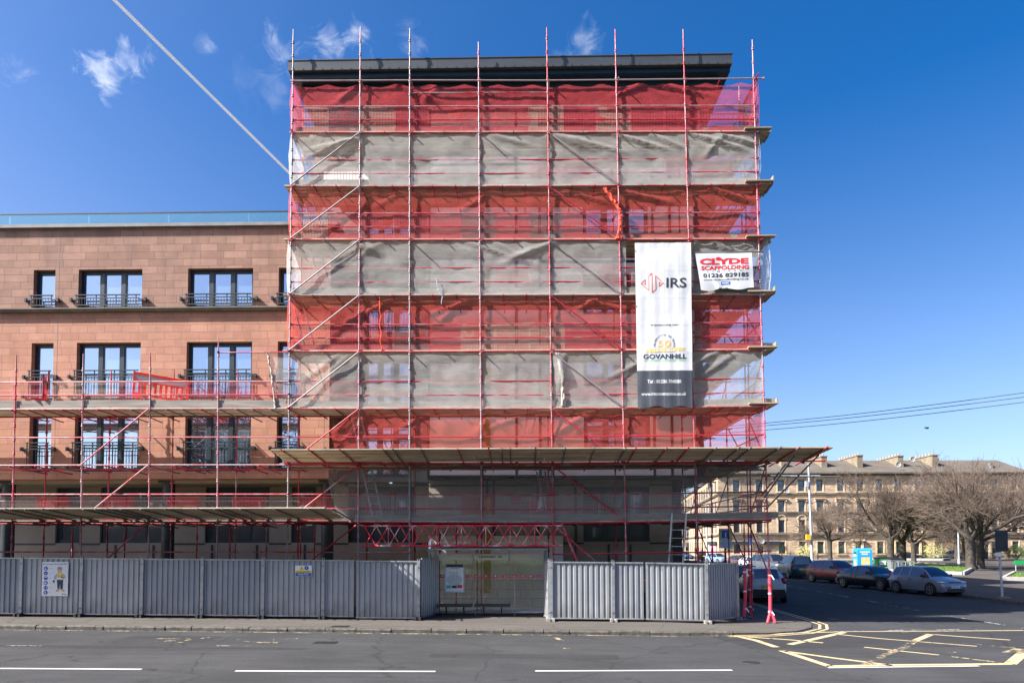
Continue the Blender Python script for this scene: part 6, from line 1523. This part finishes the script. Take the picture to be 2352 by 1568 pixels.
m_, t_, b_ = newmat('pantile_roof'); _w = N(t_, 'ShaderNodeTexWave', wave_type='BANDS', bands_direction='Z'); _w.inputs['Scale'].default_value = 1.6; _w.inputs['Distortion'].default_value = .4
_tc = N(t_, 'ShaderNodeTexCoord'); t_.links.new(_tc.outputs['Object'], _w.inputs['Vector']); _n = noise(t_, .35, 6)
_c = mixrgb(t_, 1., ramp(t_, _w.outputs['Fac'], ((0, (.06, .052, .044)), (.6, (.115, .10, .085)))), ramp(t_, _n, ((.3, (.75, .75, .72)), (.7, (1.2, 1.15, 1.1)))), 'MULTIPLY'); t_.links.new(_c, b_.inputs['Base Color']); b_.inputs['Roughness'].default_value = .9
q.build('roof', m_, tn)
for a_, b__, top_ in ((1873, 1898, 1049), (1940, 1980, 1047), (2043, 2073, 1048), (2094, 2152, 1046), (1790, 1806, 1056)):
    xx = at(b__, 1060, TY+2.5)[0]; zt2 = at(b__, top_, TY+2.5)[2]; q = MB(); q.prism([(TY+2.2, zE+.5), (TY+11, zE+.5), (TY+11, zt2), (TY+2.2, zt2)], xx-1.0, xx, axis='x'); q.box(xx-1.12, xx+.1, TY+2.1, TY+11.1, zt2, zt2+.18)
    o = q.build('chimney', M['chimney'], tn); q = MB()
    for k in range(8): q.lathe((xx-.5, TY+2.8+k*1.05, zt2+.18), [(.16, 0), (.13, .35), (.15, .45)], 8)
    q.build('chimney_pots', M['pot'], o, base_of(o))
q = MB()
for k in range(6): x = at(2262+k*7, 1060, TY+3)[0]; q.box(x-.2, x+.2, TY+1.2+k*.5, TY+1.8+k*.5, rz_-2.4-k*.1, rz_-1.2-k*.15)
q.build('skylight_row', M['lead'], tn)
# doorways and a railing along the front
for px in (1970, 2103, 2262):
    x = at(px, 1250, TY)[0]; q = MB(); q.box(x-.9, x-.55, TY-.35, TY+.05, .1, 3.3); q.box(x+.55, x+.9, TY-.35, TY+.05, .1, 3.3); q.box(x-1.1, x+1.1, TY-.5, TY+.05, 3.3, 3.7); o = q.build('doorway', M['blond_plain'], tn); q = MB(); q.box(x-.55, x+.55, TY-.05, TY-.02, .1, 3.0); q.build('door', M['steel_dark'], o, base_of(o))
# the wing running away to the left
wx0 = tx0; P0 = Vector((tx0, TY, 0)); far = at(1556, 1200, 185); P1 = Vector((far[0], 185, 0))
wd = (P1-P0).normalized(); wn = Vector((-wd.y, wd.x, 0)); wn = wn if wn.x < 0 else -wn; WL = (P1-P0).length
wg_ = thing('tenement', P0, 'sunlit tenement wing receding up the side street, seen under the scaffold', 'building')
zE2 = tz(1088)
q = MB(); q.quad(P0, P1, P1+Vector((0, 0, zE2)), P0+Vector((0, 0, zE2))); q.quad(P0+Vector((0, 0, zE2)), P1+Vector((0, 0, zE2)), P1+Vector((0, 0, zE2+3))-wn*6, P0+Vector((0, 0, zE2+3))-wn*6); q.quad(P1, P1-wn*12, P1-wn*12+Vector((0, 0, zE2)), P1+Vector((0, 0, zE2))); q.build('wall', M['blond'], wg_)
for c in range(20):
    s = 3+c*4.2
    if s > WL-2: break
    for r_, (bb, tt) in enumerate(rws):
        p = P0+wd*s+wn*.04; z0, z1 = tz(bb), tz(tt); q = MB()
        a = p-wd*.6; b = p+wd*.6; q.add([a+Vector((0, 0, z0)), b+Vector((0, 0, z0)), b+Vector((0, 0, z1)), a+Vector((0, 0, z1))]+[v-wn*.1+Vector((0, 0, zz)) for v, zz in ((a, z0), (b, z0), (b, z1), (a, z1))], [(0, 1, 2, 3), (7, 6, 5, 4), (0, 4, 5, 1), (1, 5, 6, 2), (2, 6, 7, 3), (3, 7, 4, 0)]); o = q.build('window', M['tenglass'], wg_)
        q = MB()
        for zz, h, ww in ((z0-.25, .2, .85), (z1+.05, .25, .8)): q.bar(p-wd*ww+wn*.06+Vector((0, 0, zz)), p+wd*ww+wn*.06+Vector((0, 0, zz)), .25, h)
        q.build('window_surround', M['blond_plain'], o, base_of(o))
q = MB()
for py in (1135, 1177.5, 1227.5, 1087): q.bar(P0+wn*.12+Vector((0, 0, tz(py))), P1+wn*.12+Vector((0, 0, tz(py))), .3, .3)
q.build('string_course', M['blond_dark'], wg_)
q = MB(); s = 1.0
for c, mt in ((0, 0), (1, 0)): p = P0+wd*(2+c*5)+wn*.15; q.bar(p+Vector((0, 0, 1.4)), p+wd*4+Vector((0, 0, 1.4)), .1, 2.4)
q.build('shopfront', M['pink'], wg_)
q = MB(); p = P0+wd*1.5+wn*.3; q.bar(p+Vector((0, 0, 3.0)), p+wd*11+Vector((0, 0, 3.0)), .3, .6); q.build('shop_fascia', M['steel_dark'], wg_)
q = MB(); x = at(1655, 1250, TY)[0]; q.box(x, x+10.5, TY-.5, TY-.05, 2.7, 3.3); q.build('shop_fascia', M['steel_dark'], tn)
# railing
rl = thing('iron_railing', (50, 96.5, .11), 'low black iron railing along the front of the tenement', 'railing')
q = MB(); x = at(1765, 1280, 96.5)[0]; xe_ = at(2320, 1280, 96.5)[0]
for z in (.35, 1.15): q.bar((x, 96.5, z), (xe_, 96.5, z), .04, .04)
q.build('rail', M['iron'], rl); q = MB(); xx = x
while xx < xe_: q.bar((xx, 96.5, .1), (xx, 96.5, 1.3), .03, .03); xx += .16
q.build('bars', M['iron'], rl)
for px in (1795, 1815, 1838, 1858, 1878): 
    xx = at(px, 1280, 96)[0]; q = MB(); q.lathe((xx, 95.9, .1), [(.12, 0), (.1, 1.2), (.05, 1.35)], 8); tag(q.build('bollard', M['iron']), 'thin dark bollard standing in front of the tenement railing', 'bollard', 'bollards by the tenement railing')
for c_, (px, py, Y) in enumerate(((1807, 1126, 98.2), (2096, 1054, 101), (2063, 1066, 98.5), (1750, 1242, 98), (2150, 1055, 101))):
    p = at(px, py, Y); q = MB(); q.lathe(p, [(.08, .06), (.35, .0), (.46, -.12), (.44, -.12), (.3, -.02)], 14, axis='y'); q.bar((p[0], p[1]-.1, p[2]-.05), (p[0], p[1]+.5, p[2]-.5), .05, .05); tag(q.build('satellite_dish', M['dish']), ('satellite dish below a top floor window left of the lamp post', 'satellite dish on the left of the widest chimney gable', 'large satellite dish on the roof edge between two chimney gables', 'satellite dish beside a ground floor window left of the lamp post', 'satellite dish on the right of the widest chimney gable')[c_], 'satellite dish', 'satellite dishes')
# ================================================================ STREET FURNITURE
p = G(1866, 1320); hgt = at(1857, 1064, p[1])[2]
t = thing('lamp_post', p, 'tall grey lamp post with a yellow box, standing by the petrol blue van', 'lamp post')
q = MB(); q.tube((p[0], p[1], 0), (p[0], p[1], 1.3), .17, 14); q.tube((p[0], p[1], 1.3), (p[0], p[1], 1.5), .17, 14, 0, .12); tp = at(1857, 1064, p[1]); q.tube((p[0], p[1], 1.5), (tp[0], p[1], hgt), .12, 14, 0, .08); q.build('pole', M['lamp_grey'], t)
q = MB(); q.tube((p[0], p[1], 0), (p[0], p[1], .55), .18, 14); q.build('base_sleeve', M['black'], t)
bx_ = at(1854.5, 1233, p[1]); q = MB(); q.box(bx_[0]-.2, bx_[0]+.2, p[1]-.3, p[1]-.1, bx_[2]-.25, bx_[2]+.25); q.build('yellow_box', M['amber'], t)
ar = at(1858, 1092, p[1]); q = MB(); q.tube((ar[0]-3.4, p[1], ar[2]), (ar[0]+1.0, p[1], ar[2]), .045, 8); q.box(ar[0]-.35, ar[0]-.1, p[1]-.2, p[1]+.1, ar[2]-1.0, ar[2]-.5); q.build('bracket_arm', M['lamp_grey'], t)
p = G(2203, 1297, .1); t = thing('lamp_post', p, 'slim grey lamp column between the slender trees near the white crossover', 'lamp post')
q = MB(); q.tube(p, (p[0], p[1], .9), .16, 12); q.tube((p[0], p[1], .9), (p[0], p[1], 8.5), .11, 12, 0, .07); q.build('pole', M['lamp_grey'], t); q = MB(); q.bar((p[0]-.1, p[1], 8.5), (p[0]-1.0, p[1], 8.6), .2, .1); q.build('lamp_head', M['lamp_grey'], t)
p = G(1624, 1290); t = thing('lamp_post', p, 'grey street lamp far up the side street, seen through the scaffold', 'lamp post')
q = MB(); q.tube(p, (p[0], p[1], 9), .13, 10, 0, .07); q.build('pole', M['lamp_grey'], t); q = MB(); q.bar((p[0], p[1], 9), (p[0]+1.3, p[1], 9.2), .2, .12); q.build('lamp_head', M['lamp_grey'], t)
# road sign seen from behind
p = G(2302.5, 1373, .1); Y = p[1]; t = thing('road_sign', p, 'dark road sign seen from behind on a leaning grey post at the right edge', 'road sign')
a, b = at(2283, 1217, Y), at(2313, 1266, Y); tp = at(2295, 1216, Y)
q = MB(); q.tube(p, (tp[0]-.05, Y, tp[2]), .055, 10); q.build('post', M['lamp_grey'], t)
q = MB(); q.box(a[0], b[0], Y-.09, Y-.06, b[2], a[2]); 
for zz in (.2, .5, .8): z = lerp(b[2], a[2], zz); q.box(a[0]+.02, b[0]-.02, Y-.12, Y-.091, z-.025, z+.025)
q.build('board', M['steel_dark'], t); a, b = at(2284, 1268, Y), at(2298, 1277, Y); q = MB(); q.box(a[0], b[0], Y-.1, Y-.07, b[2], a[2]); q.build('small_plate', M['white'], t)
p = G(2306, 1374, .1); q = MB(); ell(q, (p[0], p[1], .12), (.35, .3, .1)); tag(q.build('litter', M['twig']), 'heap of dead leaves round the foot of the leaning sign post', 'leaves')
# no through road sign
Y = 10.6; a, b = at(1650, 1213.5, Y), at(1681, 1258, Y); xm_ = (a[0]+b[0])/2
t = thing('road_sign', (xm_, Y, .03), 'yellow backed no through road sign with a white plate, behind the scaffold tubes', 'road sign')
q = MB(); q.tube((xm_, Y, .03), (xm_, Y, a[2]), .05, 10); q.build('post', M['steel_dark'], t)
q = MB(); q.box(a[0], b[0], Y-.09, Y-.06, b[2], a[2]); q.build('yellow_board', M['ink_yellow'], t)
Fn = lambda k: (lambda u, v: (lerp(a[0], b[0], u), Y-.09-.004*k, lerp(b[2], a[2], v)))
q = MB(); poly_in(q, rect(.16, .84, .49, .95), Fn(1)); q.build('white_border', M['ink_white'], t)
q = MB(); poly_in(q, rect(.19, .81, .51, .93), Fn(2)); q.build('blue_panel', M['ink_blue'], t)
q = MB(); poly_in(q, rect(.455, .545, .55, .82), Fn(3)); q.build('white_bar', M['ink_white'], t)
q = MB(); poly_in(q, rect(.36, .64, .81, .87), Fn(4)); q.build('red_bar', M['ink_red'], t)
q = MB(); poly_in(q, rect(.05, .95, .0, .44), Fn(1)); pl_ = q.build('white_plate', M['ink_white'], t)
q = MB()
for i, s in enumerate(('Except', 'local  buses', 'cycles  and', 'taxis')): w_ = (.27, .40, .36, .18)[i]; text_in(q, s, .5-w_, .5+w_, .335-i*.095, .405-i*.095, Fn(2), 0, .01)
q.build('lettering', M['ink'], pl_, base_of(pl_))
Y = 60; a = at(1723, 1241, Y); t = thing('road_sign', (a[0], Y, 0), 'tiny blue road sign on a thin post left of the tall scaffold corner', 'road sign'); q = MB(); q.tube((a[0], Y, 0), (a[0], Y, a[2]), .04, 8); q.build('post', M['lamp_grey'], t); q = MB(); q.box(a[0]-.22, a[0]+.22, Y-.08, Y-.05, a[2]-.4, a[2]+.4); q.build('board', M['ink_blue'], t)
p = G(2344, 1312, .3); t = thing('street_nameplate', p, 'small green street name plate on grey legs in the rightmost grass bed', 'nameplate'); q = MB()
for s in (-.4, .5): q.bar((p[0]+s, p[1], .2), (p[0]+s, p[1], 1.0), .05, .05)
q.build('leg', M['lamp_grey'], t); q = MB(); q.box(p[0]-.55, p[0]+.9, p[1]-.05, p[1]-.02, .95, 1.3); q.build('plate', M['bingreen'], t)
# clothing bank
p = G(1986, 1308, .1); hw, hd_ = .62, .62; t = thing('clothing_bank', (0, 0, 0), 'bright blue clothing bank with a curved top and white lettering, in the square', 'clothing bank')
Hb = 2.15; q = MB(); prof = [(-.75, 0), (-.75, Hb-.12), (-.6, Hb), (0, Hb+.1), (.6, Hb), (.75, Hb-.12), (.75, 0)]; q.prism(prof, -.7, .7, axis='x'); 
q.box(-.72, .72, -.77, .77, 0, .06); q.build('body', M['bankblue'], t, Z0)
q = MB(); q.box(-.706, -.702, -.4, .4, 1.4, 1.85); q.build('hatch', M['steel_dark'], t, Z0); q = MB(); q.box(-.73, -.707, -.3, .3, 1.38, 1.6); q.box(-.712, -.703, -.3, .35, .3, .75); q.build('white_panel', M['white'], t, Z0)
q = MB(); fr = lambda u, v: (u, -.755, v); text_in(q, 'CLOTHING', -.5, .5, 1.78, 1.93, fr, 0, .03); text_in(q, 'BANK', -.3, .3, 1.56, 1.71, fr, 0, .03); sd_ = lambda u, v: (-.706, -u, v); text_in(q, 'CLOTHING', -.45, .45, .96, 1.06, sd_, 0, .03); text_in(q, 'BANK', -.3, .3, .82, .92, sd_, 0, .03); q.build('lettering', M['ink_white'], t, Z0)
q = MB(); q.box(-.35, .45, -.756, -.752, .45, 1.3); q.build('picture_panel', M['ink_gold'], t, Z0); q = MB(); poly_in(q, disc(.1, .6, .15, 12), lambda u, v: (u, -.76, v)); poly_in(q, rect(-.25, .25, .4, .5), lambda u, v: (u, -.76, v)); q.build('picture_shapes', M['ink_lightblue'], t, Z0)
t.location = (p[0], p[1]+.4, .1); t.rotation_euler = (0, 0, R(-8))
def wheelie(loc, mt, label, w=1.25, rz=0):
    t = thing('wheeled_bin', Z0, label, 'bin', 'wheeled bins'); q = MB(); a = w/2
    q.add([(-a*.86, -.42, .2), (a*.86, -.42, .2), (a*.86, .42, .2), (-a*.86, .42, .2), (-a, -.5, 1.12), (a, -.5, 1.12), (a, .5, 1.12), (-a, .5, 1.12)], [(0, 3, 2, 1), (0, 1, 5, 4), (1, 2, 6, 5), (2, 3, 7, 6), (3, 0, 4, 7), (4, 5, 6, 7)]); q.box(-a-.04, a+.04, -.54, .54, 1.06, 1.12)
    for k in range(4): x = -a*.7+k*a*.47; q.bar((x, -.45, .3), (x, -.5, 1.0), .05, .03)
    q.build('body', mt, t, Z0); q = MB(); q.prism([(-.55, 1.121), (-.5, 1.22), (0, 1.30), (.5, 1.22), (.55, 1.121)], -a-.02, a+.02, axis='x'); q.build('lid', M['black'], t, Z0)
    for sx_ in (-1, 1):
        for sy_ in (-1, 1): q = MB(); q.lathe((sx_*a*.75, sy_*.35, .1), [(.1, -.03), (.1, .03)], 12, axis='y'); q.bar((sx_*a*.75, sy_*.35, .1), (sx_*a*.75, sy_*.35, .21), .04, .04); q.build('wheel', M['black'], t, Z0)
    t.location = loc; t.rotation_euler = (0, 0, rz); return t
p = G(2027, 1307, .1); t = wheelie((p[0], p[1], .1), M['bingreen'], 'green wheeled bin with white stickers, right of the clothing bank', 1.4, -.1); q = MB(); q.box(-.5, .2, -.505, -.495, .75, .95); q.box(-.45, .15, -.49, -.475, .5, .68); q.build('sticker', M['white'], t, Z0)
p = G(2052, 1311, .1); t = wheelie((p[0], p[1]-.4, .1), M['bingrey'], 'grey wheeled bin with a black lid, right of the green one', 1.2, -.1)
p = G(2074, 1312, .1); t = thing('metal_trolley', p, 'open metal frame trolley standing right of the grey bin', 'trolley'); q = MB()
for dx_, dz_ in ((0, .3), (.7, .9)): pass
fr_ = [(-.6, .1), (-.6, 1.0), (.1, 1.0), (.1, .45), (.9, .45), (.9, .95)]
for y in (-.3, .3):
    for (xa_, za_), (xb_, zb2) in zip(fr_, fr_[1:]): q.tube((p[0]+xa_, p[1]+y, p[2]+za_), (p[0]+xb_, p[1]+y, p[2]+zb2), .03, 6)
    q.tube((p[0]+.1, p[1]+y, p[2]+.95), (p[0]+.9, p[1]+y, p[2]+.95), .03, 6); q.tube((p[0]+.5, p[1]+y, p[2]+.95), (p[0]+.5, p[1]+y, p[2]), .03, 6)
for xx in (-.6, .1, .5, .9): q.tube((p[0]+xx, p[1]-.3, p[2]+.95), (p[0]+xx, p[1]+.3, p[2]+.95), .03, 6)
q.build('frame', M['alu'], t); q = MB(); q.box(p[0]-.6, p[0]+.1, p[1]-.29, p[1]+.29, p[2]+.3, p[2]+.33); q.box(p[0]-.6, p[0]+.4, p[1]-.31, p[1]-.29, p[2]+.05, p[2]+.4); q.build('shelf', M['galv'], t)
def bush(p, rx, ry, rz2, mat, label, n=900, cat='bush', seed=0):
    r_ = random.Random(seed); q = MB(); s = MB()
    for _ in range(n):
        a = r_.uniform(0, 6.283); b = math.acos(r_.uniform(-1, 1)); k = r_.uniform(.6, 1.05)*(1+.18*math.sin(3*a+seed)); c = Vector((p[0]+rx*k*math.sin(b)*math.cos(a), p[1]+ry*k*math.sin(b)*math.sin(a), p[2]+rz2*(1+k*math.cos(b))))
        d = Vector((r_.gauss(0, 1), r_.gauss(0, 1), r_.gauss(0, 1))).normalized(); e = d.orthogonal().normalized()*r_.uniform(.05, .11); f_ = d.cross(e); q.add([c-e, c+f_*.6, c+e, c-f_*.6], [(0, 1, 2, 3)])
    t = thing('shrub', p, label, cat, 'shrubs'); q.build('foliage', mat, t)
    for k in range(5): a = k*1.25; s.tube(p, (p[0]+rx*.5*math.cos(a), p[1]+ry*.5*math.sin(a), p[2]+rz2*1.2), .03, 5)
    s.build('stem', M['bark'], t)
bush(at(1850, 1280, 96.0), 1.6, 1.1, 1.05, M['bloom'], 'pale yellow flowering bush by the railing right of the lamp post', 1400, seed=1)
bush((at(2148, 1280, 96)[0], 96, .4), 2.0, 1.2, 1.3, M['bloom'], 'pale yellow flowering bush behind the white crossover', 1400, seed=2)
bush(G(2337, 1284, .1), 2.2, 1.8, 1.2, M['hedge'], 'rounded dark green hedge at the far right beside the road', 2600, 'hedge', 3)
bush((at(1738, 1285, 96)[0], 96, .1), 1.2, 1.0, 2.5, M['twig'], 'bare climbing shrub on the tenement wall left of the lamp post', 700, seed=4)
# overhead cables and contrail
for (x0, y0, x1, y1), l in zip(((1764, 967, 2380, 898), (1764, 973, 2380, 908), (1764, 983, 2380, 920)), ('highest of the three overhead cables right of the scaffold', 'middle one of the three overhead cables right of the scaffold', 'lowest of the three overhead cables right of the scaffold')):
    a = Vector(at(x0, y0, 10)); b = Vector(at(x1, y1, 2)); a = a+(a-b)*.3; q = MB(); n = 16
    pts = [a.lerp(b, k/n)-Vector((0, 0, .12*math.sin(math.pi*k/n))) for k in range(n+1)]
    for u_, v_ in zip(pts, pts[1:]): q.tube(u_, v_, .014, 5)
    tag(q.build('overhead_cable', M['iron']), l, 'cable', 'overhead cables')
bd = Vector(at(2129, 983, 60)); q = MB(); ell(q, bd, (.28, .1, .09)); q.add([bd+Vector(v) for v in ((-.1, 0, .03), (.12, 0, .03), (.05, -.35, .2), (-.12, -.6, .12), (-.08, .0, .05), (.1, .0, .05), (.05, .35, .25), (-.12, .6, .15))], [(0, 1, 2, 3), (4, 7, 6, 5)]); tag(q.build('bird', M['steel_dark']), 'tiny dark bird flying in the sky above the tenement', 'bird')
A = Vector(at(235, -27, 2500)); B = Vector(at(720, 452, 2700)); 
for s, l in ((-1, ''), (1, '')): pass
q = MB(); n = 90
for off_, rad_ in ((-3.0, 4.6), (3.0, 3.8)):
    pts = []
    for k in range(n+1):
        f_ = k/n; c = A.lerp(B, f_)+Vector((off_*.7, 0, off_*.7))*(1-.45*f_); pts.append((c, rad_*(1-.15*f_)))
    rings = []
    d = (B-A).normalized(); u_ = d.cross(Vector((0, 1, 0))).normalized(); w_ = d.cross(u_)
    vs = [c+u_*(r*math.cos(6.2832*i/12))+w_*(r*math.sin(6.2832*i/12)) for c, r in pts for i in range(12)]
    q.add(vs, [(k*12+i, k*12+(i+1) % 12, (k+1)*12+(i+1) % 12, (k+1)*12+i) for k in range(n) for i in range(12)], 0, True)
tag(q.build('contrail', M['contrail']), 'white aircraft contrail slanting down across the blue sky behind the tower', 'contrail')
